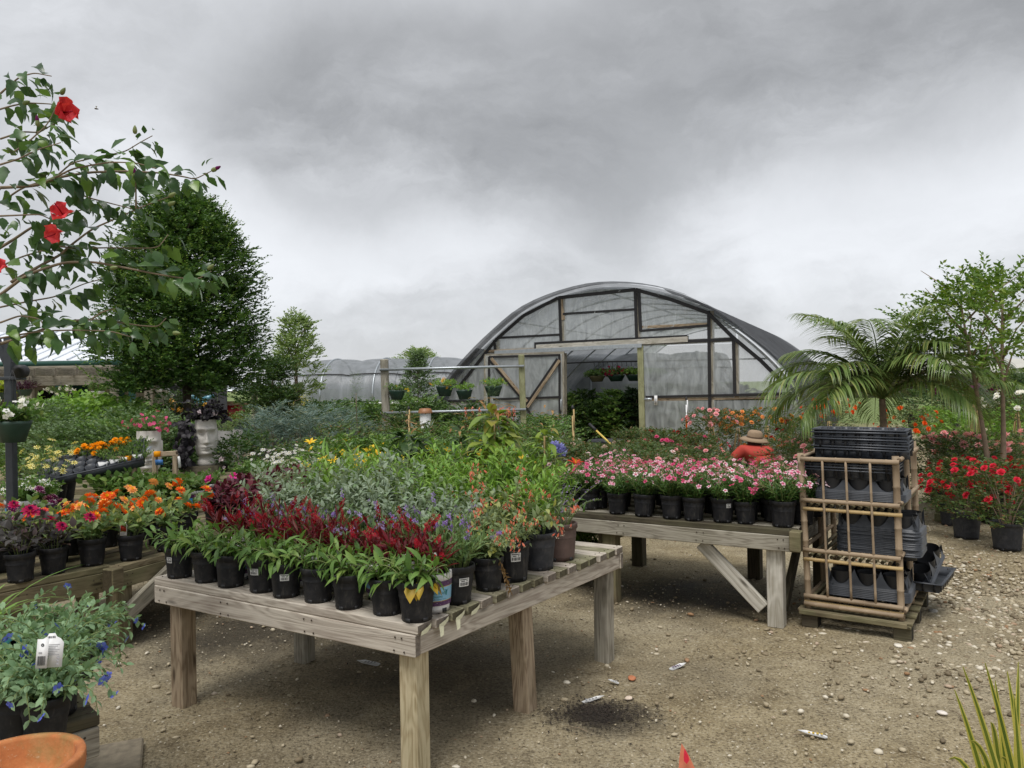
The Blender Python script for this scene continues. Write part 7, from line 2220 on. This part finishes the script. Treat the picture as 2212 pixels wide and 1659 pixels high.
# strawberry plants in little wooden frames
stp = [leafy(950, 'strawberry_plant', 'mid', PB['round'], 22, .22, 5, .065, 'gal', .9, 1, None, sag=.3)]
fill(stp, 'leafy strawberry plant in front of the wooden frames', 'strawberry plants by the wooden frames', [(235, 7.0, 1008, .42), (262, 7.0, 1006, .42), (310, 6.9, 1012, .42), (340, 6.9, 1010, .42), (285, 7.1, 1020, .42), (365, 7.0, 1015, .42)], .36)
for k, (x0, x1, yt, yb) in enumerate(((240, 293, 992, 1060), (333, 382, 982, 1055))):
    r = thing('wooden_frame', ['small wooden frame with a yellow clip beside the broad stone head', 'small wooden frame with a blue tag below the stone heads'][k], 'frame', at((x0 + x1) / 2, yb, 7.05))
    c = r.location
    q = lambda px, py: at(px, py, 7.05) - c
    board('top_bar', q(x0, yt), q(x1, yt - 3), .04, .045, M['wood_post'], r); board('upright', q(x0 + 2, yt + 3), q(x0 + 2, yb), .04, .04, M['wood_post'], r, up=(0, 1, 0)); board('upright', q(x1 - 3, yt), q(x1 - 3, yb), .04, .04, M['wood_post'], r, up=(0, 1, 0))
    Acc().box(tuple(q(x1 - 12 if k == 0 else x0 + 10, yt - 2) + Vector((0, -.03, 0))), (.05, .03, .05)).obj('clip', P['marigold'], r)
    if k: Acc().box(tuple(q(x0 + 14, yt + 16) + Vector((0, -.03, 0))), (.07, .004, .05), 0, rotx(.2)).obj('tag', plain('blue_tag', lin(60, 110, 170), .5, .3, 20), r)
    pole('tube', [tuple(q(x0 - 18 if k == 0 else x1 + 6, yt + 28)), tuple(q(x0 - 14 if k == 0 else x1 + 5, yt + 10)), tuple(q(x0 if k == 0 else x1 + 3, yt + 4))], .012, M['white'], r, 6)
bnc = Bench('display_bench', 'low display bench of strawberries behind the orange dahlias', (-3.75, 6.75), (1, .05), (-.05, 1), 1.0, .6, .418, .13, (OLD, [M['wood_old']], [M['wood_old']]), [(.08, .08, (0, 0), 0), (.92, .08, (0, 0), 0), (.08, .52, (0, 0), 0), (.92, .52, (0, 0), 0)])
# magenta pelargonium by the blue pots
mgp = [leafy(955, 'pelargonium_plant', 'mid', PB['round'], 12, .16, 4, .06, 'gal', .8, 1, ('ball', ('magenta',), True), fl_prob=.3, fl_size=.05)]
fill(mgp, 'magenta pelargonium at the end of the blue pots', None, [(490, 7.6, 1025, .35)], .3)
# ------------------------------------------------------------------ steel stand with the geranium basket
sp_ = on_ground(22, 5.75)
ss = thing('steel_stand', 'dark steel display stand with a slanted arm and clamp', 'stand', sp_)
zt = zof(22, 800, 5.75)
board('upright', (0, 0, 0), (0, 0, zt + .25), .06, .06, M['steel'], ss, up=(0, 1, 0), bev=.006)
board('arm', (0.03, 0, zt - .05), (-.13, 0, zt + .30), .05, .04, M['steel'], ss, up=(0, 1, 0)); board('plate', (-.2, 0, zt - .06), (.10, 0, zt - .06), .08, .025, M['steel'], ss)
w_ = Acc().lathe([(.0, -.03), (.05, -.03), (.05, .03), (.0, .03)], 14); w_.V[0] = w_.V[0][:, [0, 2, 1]]; w_.V[0] += [.10, -.03, zt - .01]; w_.obj('clamp_wheel', M['rubber'], ss)
board('crossbar', (-.45, 0, .62), (.14, 0, .62), .05, .08, M['steel'], ss); board('foot', (-.3, -.3, .03), (.3, .3, .03), .06, .05, M['steel'], ss)
gb_ = basket(961, 'mid', PB['round'], ('five', ('whitepet',), 4, .022), .2, 24, .055, 'pot_green', .5, True, .13, .7, .55, .16)
name_it(gb_, 'hanging_basket', 'green pot of blush-white geraniums hanging from the steel stand', at(28, 955, 5.6), 0)
# ------------------------------------------------------------------ near corner bench with blue-flowered plants
nb = gp(212, 1545, .5)
n1 = Vector((-.72, -.69, 0)).normalized(); n2 = Vector((-n1.y, n1.x, 0)) * -1
near = Bench('low_bench', 'worn timber bench under the blue-flowered plants beside the terracotta pot', (nb.x, nb.y), (n1.x, n1.y), (n2.x, n2.y), 1.3, .9, .5, .13, ([M['wood_dark'], M['wood_old']], [M['wood_grey'], M['wood_old']], [M['wood_dark']]), [(.1, .1, (0, 0), 0), (1.2, .1, (0, 0), 0), (.1, .8, (0, 0), 0), (1.2, .8, (0, 0), 0)], rim=.10)
sl = thing('stone_slab', 'flat worn stone slab at the foot of the near bench', 'slab', gp(215, 1650)); put('slab', boxmesh((.34, .3, .03), plain('slab', lin(132, 122, 104), .9, .3, 22, bmp=.5), .008, 'slab'), sl, M4(basis((.9, .4, 0), (-.4, .9, 0), (0, 0, 1)), (0, 0, .008)))
def evol(seed, split):
    return leafy(seed, 'blue_flower_plant', 'evol', [blade(.62, 2, .2, .2, .5), blade(.56, 2, .3, .35, .5)], 40, .25, 17, .043, 'gal', 1.3, 1, ('five', ('blue',), True), fl_prob=.3, fl_size=.019, sag=.95, t0=.05, split=split, fl_up=.2)
ev = [evol(970 + k, k < 2) for k in range(3)]
lab_e = ['blue-flowered trailing plant with a white plant tag, over the bench corner', 'blue-flowered trailing plant hanging over the rim of the near bench', 'blue-flowered trailing plant at the outer end of the near bench']
for k, (px, py, Y) in enumerate(((120, 1480, 2.62), (40, 1520, 2.45), (30, 1440, 2.85))):
    p = at(px, py, Y); p.z = .505
    name_it(ev[k], 'blue_flower_plant', lab_e[k], p, k * 1.3, None, 1.0)
for q, (px, Y, lb) in enumerate(((165, 2.95, 'blue-flowered trailing plant reaching out behind the tagged one'), (95, 2.42, 'blue-flowered trailing plant between the tagged one and the terracotta pot'), (-20, 2.6, 'blue-flowered trailing plant beside the strap-leaved plant'))):
    p = at(px, 1440, Y); p.z = .505; clone(ev[2], p, 2.0 + q, .95, lb, None)
def white_tag(c, w, h, rz, tilt, label, hook=False):
    r = thing('plant_tag', label, 'tag', c); r.rotation_euler = (tilt, .0, rz)
    n = 12
    if hook: poly = [(-w / 2, 0), (w / 2, 0), (w / 2, h), (-w / 2, h)]
    else: poly = [(-w / 2, 0), (w / 2, 0), (w / 2, h * .72), (w * .36, h * .84), (w * .2, h * .9), (w * .12, h), (-w * .12, h), (-w * .2, h * .9), (-w * .36, h * .84), (-w / 2, h * .72)]
    poly = np.array(poly); n = len(poly)
    V = [[x, 0, z] for x, z in poly] + [[x, .0012, z] for x, z in poly]
    F = [[0, i, i + 1] for i in range(1, n - 1)] + [[n, n + i + 1, n + i] for i in range(1, n - 1)]
    for i in range(n):
        j = (i + 1) % n; F += [[i, n + i, n + j], [i, n + j, j]]
    pl_ = Acc().add(V, F).obj('tag_plate', M['white'], r)
    a = Acc(); rg_ = random.Random(3)
    def strip(x0, x1, z0, z1): a.quad((x0, -.0012, z0), (x1, -.0012, z0), (x1, -.0012, z1), (x0, -.0012, z1))
    x = -w * .16
    bz0, bz1 = (h * .86, h * .92) if not hook else (h * .1, h * .42)
    if hook: x = -w * .35
    xe = -x
    while x < xe:
        q = w * rg_.choice((.015, .03, .04)); strip(x, x + q, bz0, bz1); x += q + w * .025
    a.obj('barcode', M['ink'], pl_)
    a = Acc()
    if not hook:
        for k in range(7):
            strip(-w * .38, w * (.36 - .08 * (k % 3)), h * (.66 - .05 * k), h * (.675 - .05 * k))
        for k in range(3): strip(w * .28, w * .38, h * (.26 - .09 * k), h * (.31 - .09 * k))
    else:
        strip(-w * .3, w * .0, h * .5, h * .56)
        Acc().lathe([(w * .06, 0), (w * .14, 0)], 12).obj('hole', M['ink'], r).matrix_basis = Matrix.Translation((-.0, -.0014, h * .8)) @ Matrix.Rotation(PI / 2, 4, 'X')
    a.obj('fine_print', M['ink_grey'], pl_)
white_tag(at(106, 1442, 2.35), .072, .10, .12, -.25, 'large white plant tag with fine print and a barcode in the blue-flowered plant')
white_tag(at(88, 1444, 2.33), .034, .085, .05, -.2, 'small white hooked price tag overlapping the large plant tag', True)
tt_ = thing('plant_tag', 'teal-edged tag sunk in the blue-flowered leaves', 'tag', at(28, 1390, 2.6)); Acc().lathe([(0, 0), (.022, .004), (.03, .0)], 16).obj('tag_plate', M['teal_print'], tt_); tt_.rotation_euler = (1.2, 0, 0)
gs = thing('grassy_plant', 'green strap-leaved plant arching above the blue-flowered ones', 'potted plant', Vector((*at(-40, 1400, 3.0)[:2], .505)))
add_pot(gs, 'gal'); rng = rg(981); n = 26; az = rng.uniform(0, 6.3, n); tl = rng.uniform(.3, .9, n)
split_leaves('leaf', (np.tile([0, 0, .14], (n, 1)), np.stack([np.cos(az) * np.sin(tl), np.sin(az) * np.sin(tl), np.cos(tl)], -1), np.tile([0, 0, 1.0], (n, 1)), rng.uniform(.28, .46, n)), leafmeshes('strap', L['bright'], [blade(.05, 6, .3, .7, .3), blade(.05, 6, .3, .5, .3)]), gs, rng)
# terracotta pot
Yk, rk_ = 2.05, .168
kx = (17 - CX) / F_PX * Yk
tp_ = thing('terracotta_pot', 'empty orange terracotta pot with a thick rim on the near bench', 'pot', Vector((kx, Yk, .505)))
H = zof(150, 1640, Yk) - .505
Acc().lathe([(.0, 0), (rk_ * .72, 0), (rk_ * .9, H - .045), (rk_ * .985, H - .045), (rk_, H - .035), (rk_, H - .006), (rk_ * .985, H), (rk_ * .875, H), (rk_ * .86, H - .008), (rk_ * .80, H * .4), (rk_ * .6, .02), (0, .018)], 64).obj('wall', M['terracotta'], tp_, True)
# ------------------------------------------------------------------ near right: striped grass, and a canna tip
fx = thing('striped_flax', 'yellow and green striped strap-leaved plant by the path', 'potted plant', Vector((*at(2215, 1640, 1.85)[:2], 0)))
me, so, rt, rb, hh = pot('five'); put('pot', me, fx); put('soil', so, fx)
rng = rg(990)
zt_ = .27
def strap_leaf(pts, w):
    pts = np.array(pts, float); n = len(pts); t = np.linspace(0, 1, n)
    tg = np.gradient(pts, axis=0); tg /= np.linalg.norm(tg, axis=1)[:, None]
    sd_ = np.cross(tg, [.1, 1.0, .2]); sd_ /= np.linalg.norm(sd_, axis=1)[:, None]
    nm = np.cross(sd_, tg)
    hw = w * np.sin(PI * np.clip(.18 + .80 * t, 0, 1)) ** .8
    V, F, I = [], [], []
    cols_ = (-1, -.45, 0, .45, 1)
    for i in range(n):
        for c in cols_:
            V.append(pts[i] + sd_[i] * hw[i] * c + nm[i] * hw[i] * .35 * abs(c))
    for i in range(n - 1):
        for j in range(4):
            a = 5 * i + j
            F += [[a, a + 1, a + 6], [a, a + 6, a + 5]]; I += [1 if j in (1, 2) else 0] * 2
    return V, F, I
tips_ = [(2080, 1440), (2062, 1490), (2128, 1432), (2150, 1470), (2176, 1450), (2050, 1640), (2095, 1600), (2200, 1430), (2105, 1660), (2140, 1560), (2190, 1500), (2230, 1420), (2260, 1470), (2060, 1690), (2160, 1640)]
for k, (px, py) in enumerate(tips_):
    Yq = 1.85 + rng.uniform(-.14, .14)
    tip = at(px, py, Yq) - fx.location
    b0 = np.array([rng.uniform(-.04, .04), rng.uniform(-.04, .04), zt_])
    mid_ = b0 + (np.array(tip) - b0) * .5 + np.array([0, 0, .10 + (.14 if py > 1550 else 0)])
    tt = np.linspace(0, 1, 11)[:, None]
    pts = (1 - tt) ** 2 * b0 + 2 * tt * (1 - tt) * mid_ + tt ** 2 * np.array(tip)
    V, F, I = strap_leaf(pts, .009)
    Acc().add(V, F, I).obj('leaf', [L['stripe'], L['blade']], fx, True)
cn = thing('canna_plant', 'young canna with one coral-edged leaf tip and one green leaf', 'potted plant', Vector((*at(1495, 1640, 1.75)[:2], 0)))
me, so = pot('three')[:2]; put('pot', me, cn); put('soil', so, cn)
ztop = zof(1492, 1612, 1.75)
pole('stem', [(0, 0, .2), (0, 0, ztop - .12)], .008, M['stem'], cn, 6)
for d, l_, mt, z in (((-.12, -.05, 1),   .17, P['coral'], ztop - .165), ((.8, -.25, .45), .12, L['vine'], ztop - .10), ((-.5, .3, .5), .1, L['mid'], ztop - .16)):
    fr = frames([d], [[0, -1, .6]])[0]
    put('leaf', Acc().add(*blade(.36, 5, .35, .1, .4)[:2]).mesh('leaf', mt), cn, M4(fr, (0, 0, z), l_))
put('leaf_tip', Acc().add(*blade(.4, 3, .3, .05, .3)[:2]).mesh('leaf_tip', P['rosered']), cn, M4(frames([(-.12, -.05, 1)], [[0, -1, .6]])[0], (-.014, -.009, ztop - .036), .036))
# ------------------------------------------------------------------ litter on the path
def ground_tag(px, py, ln, w, rz, label, mats, name='fallen_tag'):
    r = thing(name, label, 'tag', gp(px, py, .006), rz)
    a = Acc()
    pr_ = [(-ln / 2, w * .3), (-ln * .4, w / 2), (ln * .2, w / 2), (ln / 2, 0), (ln * .2, -w / 2), (-ln * .4, -w / 2), (-ln / 2, -w * .3)]
    n = len(pr_); V = [[x, y, .004 + .008 * math.sin(3 * x / ln)] for x, y in pr_] + [[x, y, .0025 + .008 * math.sin(3 * x / ln)] for x, y in pr_]
    F = [[0, i, i + 1] for i in range(1, n - 1)] + [[n, n + i + 1, n + i] for i in range(1, n - 1)]
    for i in range(n):
        j = (i + 1) % n; F += [[i, j, n + j], [i, n + j, n + i]]
    a.add(V, F).obj('plate', M['white'], r)
    a = Acc()
    for k in range(4): a.quad((-ln * .35 + k * ln * .14, -w * .25, .007), (-ln * .27 + k * ln * .14, -w * .25, .007), (-ln * .27 + k * ln * .14, w * .25, .007), (-ln * .35 + k * ln * .14, w * .25, .007))
    a.obj('print', mats, r)['kind'] = 'stuff'
ground_tag(1282, 1511, .125, .028, .35, 'white pointed plant tag lying beside the spilt black soil', M['ink_grey'])
ground_tag(1465, 1440, .115, .035, .5, 'white and lilac plant tag lying on the open path', M['purple_print'])
ground_tag(1325, 1473, .06, .022, 2.9, 'small torn white tag near the terracotta shard', M['ink_grey'])
ground_tag(1755, 1586, .125, .03, 2.8, 'white tag with a printed picture lying alone on the path', M['gold_print'])
ground_tag(795, 1432, .14, .05, 2.9, 'faded pale tag lying under the plank table', M['ink_grey'])
def stone(px, py, s, c, label, name='pebble'):
    r = thing(name, label, 'stone', gp(px, py, s * .2), px)
    rng = rg(int(px))
    a = Acc().lathe([(.05, -.5), (.6, -.42), (.95, -.1), (1, .1), (.75, .42), (.3, .55), (.0, .56)], 12)
    a.V[0] = a.V[0] * s * np.array([1, .75, .6]) * (1 + rng.normal(0, .05, (len(a.V[0]), 1)))
    a.obj('stone', plain('stone_' + label[:6], c, .8, .15, 40), r, True)
stone(1365, 1465, .03, lin(186, 120, 84), 'orange terracotta shard on the path', 'shard'); stone(1358, 1508, .024, lin(214, 196, 178), 'pinkish white shell stone beside the spilt soil')
stone(1290 + 480, 1327, .045, lin(190, 184, 172), 'white limestone lump in front of the pallet'); stone(1925 + 90, 1320, .04, lin(150, 146, 138), 'grey stone in the gravel drift'); stone(1940, 1395, .03, lin(220, 214, 200), 'white stone by the pallet corner')
stone(2035, 1540, .026, lin(214, 206, 196), 'pale stone out on the open path'); stone(890, 1605, .022, lin(150, 148, 150), 'grey stone beside the pale front post')
# ------------------------------------------------------------------ hibiscus reaching in overhead
Yh = 3.0
hb_loc = Vector((-2.75, 3.05, 0))
hb = thing('hibiscus', 'red-flowered hibiscus with long arching branches and toothed leaves', 'hibiscus', hb_loc)
hb.location = hb_loc
HZ = lambda x, y, Y: np.array(at(.3968 * x, 109.7 + .3968 * y, Y) - hb_loc)
BR = [[(0, 745), (200, 735), (330, 685), (500, 660), (700, 655), (880, 665), (1000, 685), (1060, 700), (1150, 655)],
      [(0, 830), (120, 745), (300, 690), (390, 610), (520, 580), (680, 550), (760, 500), (830, 462)],
      [(-40, 330), (60, 300), (150, 283), (290, 290), (335, 312)],
      [(0, 480), (120, 440), (210, 445), (300, 395), (345, 370)],
      [(-30, 1090), (70, 1030), (180, 955), (300, 925), (350, 905), (440, 865), (520, 860)],
      [(60, 1260), (200, 1180), (330, 1110), (370, 1070), (500, 970), (650, 905), (770, 850), (920, 795)],
      [(0, 1330), (150, 1215), (350, 1150), (520, 1150), (700, 1185), (850, 1215), (1000, 1240), (1080, 1242), (1150, 1200)],
      [(-20, 1400), (150, 1365), (300, 1340), (450, 1270), (600, 1230)],
      [(0, 1595), (120, 1560), (300, 1490), (450, 1462), (600, 1470), (750, 1495), (860, 1503), (905, 1455)],
      [(0, 1565), (200, 1528), (380, 1520), (600, 1525), (720, 1560)],
      [(0, 235), (50, 190), (110, 140), (190, 120), (280, 138)],
      [(270, 1060), (420, 1075), (600, 1072), (860, 1076), (915, 1000)],
      [(0, 620), (100, 590), (200, 540), (330, 500)],
      [(60, 560), (150, 500), (260, 400), (330, 255)],
      [(-10, 1180), (120, 1120), (240, 1085), (330, 1090)],
      [(350, 740), (480, 800), (600, 830), (720, 860)], [(300, 690), (400, 640), (600, 605), (740, 610), (850, 640)], [(500, 1460), (560, 1420), (640, 1400)], [(0, 1480), (110, 1440), (220, 1460), (260, 1540)], [(-20, 900), (100, 895), (220, 890), (300, 930)], [(740, 860), (740, 760), (738, 705)]]
rng = rg(1001)
lp, ld, lu, ls = [], [], [], []
cs_ = blade(.72, 7, .18, .22, .38, .13); HL = [blade(.60, 8, .16, .25, .42, .06, curl=-.6), blade(.54, 8, .35, .55, .42, .07), blade(.64, 8, .05, .15, .4, .05, curl=.7), blade(.56, 8, .5, .7, .42, .06, curl=-.5)]
hm = [Acc().add(*p[:2]).mesh('leaf', L['hibiscus'], True) for p in HL]
for bi, b in enumerate(BR):
    off = rng.uniform(-.35, .35) * (.3 if bi > 15 else 1)
    pts = []
    for i, (x, y) in enumerate(b):
        pts.append(HZ(x, y, Yh + off * (.3 + .7 * i / len(b))))
    pts = np.array(pts); n = len(pts)
    # smooth
    tt = np.linspace(0, n - 1, 6 * n); sm = np.stack([np.interp(tt, np.arange(n), pts[:, c]) for c in range(3)], -1)
    for _ in range(3): sm[1:-1] = (sm[:-2] + 2 * sm[1:-1] + sm[2:]) / 4
    ln = np.linalg.norm(np.diff(sm, axis=0), axis=1).sum()
    Acc().tube(sm, np.linspace(.0065 if bi in (0, 5, 6, 8, 4) else .004, .0018, len(sm)), 7).obj('branch', M['twig'], hb, True)
    m = int(ln / .014)
    for j in range(m):
        t = (j + rng.random()) / m
        p = np.array([np.interp(t * (len(sm) - 1), np.arange(len(sm)), sm[:, c]) for c in range(3)])
        i = min(int(t * (len(sm) - 1)), len(sm) - 2); d = sm[i + 1] - sm[i]; d /= np.linalg.norm(d) + 1e-9
        rd = rng.normal(0, 1, 3); rd -= d * rd.dot(d); rd /= np.linalg.norm(rd)
        v = d * .55 + rd * .8 + np.array([0, 0, -.25])
        pet = .02 + .02 * rng.random()
        lp.append(p + v / np.linalg.norm(v) * pet); ld.append(v + np.array([0, 0, -.35])); lu.append(np.array([0, -.45, 1.0]) + rng.normal(0, .45, 3)); ls.append(rng.uniform(.042, .096) * (1.0 if t < .85 else .7))
split_leaves('leaf', (np.array(lp), np.array(ld), np.array(lu), np.array(ls)), hm, hb, rng)
Acc().tube([(0, 0, 0), (.03, 0, .8), (.1, 0, 1.5), (.25, -.02, 2.0)], [.035, .03, .024, .014], 9).obj('trunk', M['bark'], hb, True)
for tgt in (BR[0][0], BR[6][0], BR[8][0], BR[4][0], BR[10][0]):
    q = HZ(*tgt, Yh); Acc().tube([(.12, 0, 1.5 + .1 * rng.random()), tuple((np.array([.12, 0, 1.6]) + q) / 2 + [0, 0, .05]), tuple(q)], [.014, .010, .0065], 7).obj('branch', M['twig'], hb, True)
me, so = pot('five')[:2]; put('pot', me, hb); put('soil', so, hb)
# blooms: ruffled petals round a long column
def hib_flower(c, face, s):
    fr = frames([face], [[.2, .3, 1.0]])[0]; R3 = np.stack([fr[:, 0], -fr[:, 2], fr[:, 1]], -1)
    rngf = rg(int(abs(c[0] * 1000)))
    ps = []
    for k in range(5):
        V, F, I = blade(.95, 5, .1, -.05, .7)
        V = V.copy(); V[:, 2] += .20 * np.sin(V[:, 0] * 17 + k) * V[:, 1] + .12 * np.sin(V[:, 1] * 13 + 2 * k) * V[:, 1]; V[:, 0] *= 1 + .15 * np.sin(V[:, 1] * 19 + k)
        ps.append(xform(xform((V, F, I), rotx(.75 + rngf.uniform(-.3, .3)), (0, 0, 0)), rotz(k * 1.257 + rngf.uniform(-.1, .1))))
    o = put('flower', Acc().add(*merge(*ps)).mesh('flower', P['hibred'], True), hb, M4(R3, c, s))
    put('column', Acc().tube([(0, 0, 0), (.05, .02, .55), (.12, .04, 1.15)], [.05, .035, .03], 6).mesh('column', P['hibthroat']), o)
    a = Acc(); d = rngf.normal(0, 1, (26, 3)); d /= np.linalg.norm(d, axis=1)[:, None]; tz = rngf.uniform(.8, 1.15, 26)
    a.inst(PB['narrow'], np.stack([.1 * tz, .035 * tz, tz], -1), frames(d), np.full(26, .14)); put('stamens', a.mesh('stamens', P['rosered']), o)
    put('calyx', Acc().inst(PB['simple'], np.zeros((5, 3)), frames(np.array([[math.cos(k * 1.257), math.sin(k * 1.257), -.1 + .0 * k] for k in range(5)]) + [0, 0, .3]), np.full(5, .3)).mesh('calyx', L['mid']), o)
hib_flower(HZ(345, 335, 2.95), (.75, -.45, -.15), .066); hib_flower(HZ(345, 895, 2.9), (.1, -.8, .5), .056); hib_flower(HZ(325, 990, 2.9), (-.3, -.8, -.4), .056); hib_flower(HZ(-5, 1180, 2.9), (.3, -.9, .1), .046)
for k, (x, y, dx, dy) in enumerate(((1150, 655, .9, .35), (738, 700, .0, 1), (918, 795, .9, .4), (208, 415, 0, 1), (915, 840, .9, .3), (10, 690, .2, 1), (600, 1185, .9, .1), (940, 1535, 1, -.1), (125, 290, .8, .2), (1130, 1190, .8, .5), (330, 240, .7, .8), (735, 455, .1, 1))):
    c = HZ(x, y, 2.95)
    fr = frames([[dx, -.2, dy]], [[0, -1, .2]])[0]; R3 = np.stack([fr[:, 0], -fr[:, 2], fr[:, 1]], -1)
    q = Acc().lathe([(0, 0), (.007, .004), (.009, .014), (.006, .026), (.001, .034)], 8); q.obj('bud', M['stem'], hb, True).matrix_basis = M4(R3, c)
    if k in (0, 1, 3): Acc().lathe([(.0065, .022), (.007, .03), (.003, .042), (0, .044)], 8).obj('bud_tip', P['purplew'], hb, True).matrix_basis = M4(R3, c)
# a bee on its way to the bloom
be = thing('bee', 'small dark bee flying beside the topmost red hibiscus bloom', 'bee', at(208, 235, 2.95), .6)
b_ = Acc().lathe([(0, -.007), (.0025, -.005), (.003, 0), (.0022, .004), (.002, .006), (0, .008)], 8); b_.V[0] = b_.V[0][:, [2, 0, 1]]; b_.obj('body', M['bark_dark'], be)
for s in (-1, 1): Acc().add([(0, 0, .002), (-.004, s * .008, .007), (.003, s * .009, .008)], [[0, 1, 2]]).obj('wing', M['white'], be)
# ------------------------------------------------------------------ gardener kneeling in the roses
def skinned(name, verts, edges, mat, parent, sub=2, root=0):
    me = bpy.data.meshes.new(name); me.from_pydata([v[:3] for v in verts], edges, [])
    me.materials.append(mat)
    o = put(name, me, parent)
    md_ = o.modifiers.new('skin', 'SKIN')
    sv_ = me.skin_vertices[0].data
    for i, v in enumerate(verts):
        rr = v[3]; sv_[i].radius = (rr if np.isscalar(rr) else rr[0], rr if np.isscalar(rr) else rr[1]); sv_[i].use_root = (i == root)
    md_.use_smooth_shade = True
    s = o.modifiers.new('sub', 'SUBSURF'); s.levels = sub; s.render_levels = sub
    return o
Yg = 11.3
gl_ = on_ground(1632, Yg)
pe = thing('person', 'person kneeling in the roses in a red shirt and brown wide-brimmed hat', 'person', gl_)
pe.scale = (1.09, 1.09, 1.09)
k_ = 1.0
hz_ = zof(1640, 958, Yg) - .04           # head height
JT = dict(pel=(.10, .05, .24), spine=(.09, .12, .38), chest=(.04, .20, .50), neck=(.05, .26, hz_ - .12), head=(.06, .29, hz_ - .02), top=(.06, .29, hz_ + .05),
          shl=(-.13, .20, .50), ell=(-.27, .22, .38), wrl=(-.36, .34, .34), hal=(-.39, .40, .32), shr=(.22, .20, .49), elr=(.32, .26, .33), wrr=(.26, .40, .26), har=(.24, .46, .25),
          hil=(.02, .05, .20), knl=(-.02, .42, .10), anl=(-.02, .04, .07), fol=(-.02, -.12, .04), hir=(.20, .05, .20), knr=(.24, .42, .10), anr=(.24, .04, .07), for_=(.24, -.12, .04))
def J(n, r): return (*JT[n], r)
bv = [J('pel', .13), J('spine', .12), J('chest', .13), J('neck', .05), J('head', .085), J('top', .06), J('shl', .065), J('ell', .045), J('wrl', .032), J('hal', .034), J('shr', .065), J('elr', .045), J('wrr', .032), J('har', .034), J('hil', .09), J('knl', .065), J('anl', .045), J('fol', .035), J('hir', .09), J('knr', .065), J('anr', .045), J('for_', .035)]
be_ = [(0, 1), (1, 2), (2, 3), (3, 4), (4, 5), (2, 6), (6, 7), (7, 8), (8, 9), (2, 10), (10, 11), (11, 12), (12, 13), (0, 14), (14, 15), (15, 16), (16, 17), (0, 18), (18, 19), (19, 20), (20, 21)]
skin = plain('skin', lin(190, 140, 110), .6, .06, 20)
skinned('body', bv, be_, skin, pe)
skinned('shirt', [J('pel', .15), J('spine', .15), J('chest', .16), J('shl', .09), J('ell', .066), J('wrl', .05), J('shr', .09), J('elr', .066), J('wrr', .05)], [(0, 1), (1, 2), (2, 3), (3, 4), (4, 5), (2, 6), (6, 7), (7, 8)], plain('red_shirt', lin(176, 62, 50), .85, .08, 9, bmp=.3), pe)
skinned('trousers', [J('pel', .145), J('hil', .11), J('knl', .085), J('anl', .065), J('hir', .11), J('knr', .085), J('anr', .065)], [(0, 1), (1, 2), (2, 3), (0, 4), (4, 5), (5, 6)], plain('trousers', lin(52, 56, 70), .8, .1, 9), pe)
Acc().lathe([(.06, -.10), (.093, -.04), (.097, .02), (.07, .085), (0, .10)], 16).obj('hair', plain('hair', lin(70, 44, 32), .7, .2, 30), pe, True).matrix_basis = Matrix.Translation((.06, .27, hz_ - .02))
ht = Acc().lathe([(.19, -.012), (.195, .0), (.15, .022), (.104, .03), (.100, .05), (.095, .10), (.07, .128), (0, .135), ], 28, 0, lambda th, z: 1 + .05 * np.cos(2 * th))
ht.obj('hat', plain('felt_hat', lin(150, 128, 104), .9, .06, 30), pe, True).matrix_basis = Matrix.Translation((.06, .28, hz_ + .015)) @ Matrix.Rotation(.10, 4, 'Y') @ Matrix.Rotation(.12, 4, 'X')
Acc().lathe([(.1065, .028), (.104, .05)], 28, 0, lambda th, z: 1 + .05 * np.cos(2 * th)).obj('hat_band', plain('hat_band', lin(96, 76, 60), .9, .1, 30), pe).matrix_basis = Matrix.Translation((.06, .28, hz_ + .015)) @ Matrix.Rotation(.10, 4, 'Y') @ Matrix.Rotation(.12, 4, 'X')
for sx in (-.032, .032):          # the face, turned away to the roses
    Acc().lathe([(0, -.008), (.008, 0), (0, .008)], 8).obj('eye', M['white'], pe).matrix_basis = Matrix.Translation((.06 + sx, .372, hz_ - .02))
Acc().box((.06, .378, hz_ - .04), (.02, .025, .035)).obj('nose', skin, pe); Acc().box((.06, .366, hz_ - .07), (.045, .008, .012)).obj('mouth', P['rosepink'], pe)
for hn in ('hal', 'har'):
    x, y, z = JT[hn]
    for f in range(5):
        off = (f - 2) * .014
        pole('finger', [(x + off, y, z - .01), (x + off * 1.3, y + (.06 if f else .03), z - .02), (x + off * 1.3, y + (.075 if f else .04), z - .05)], .008, skin, pe, 6)
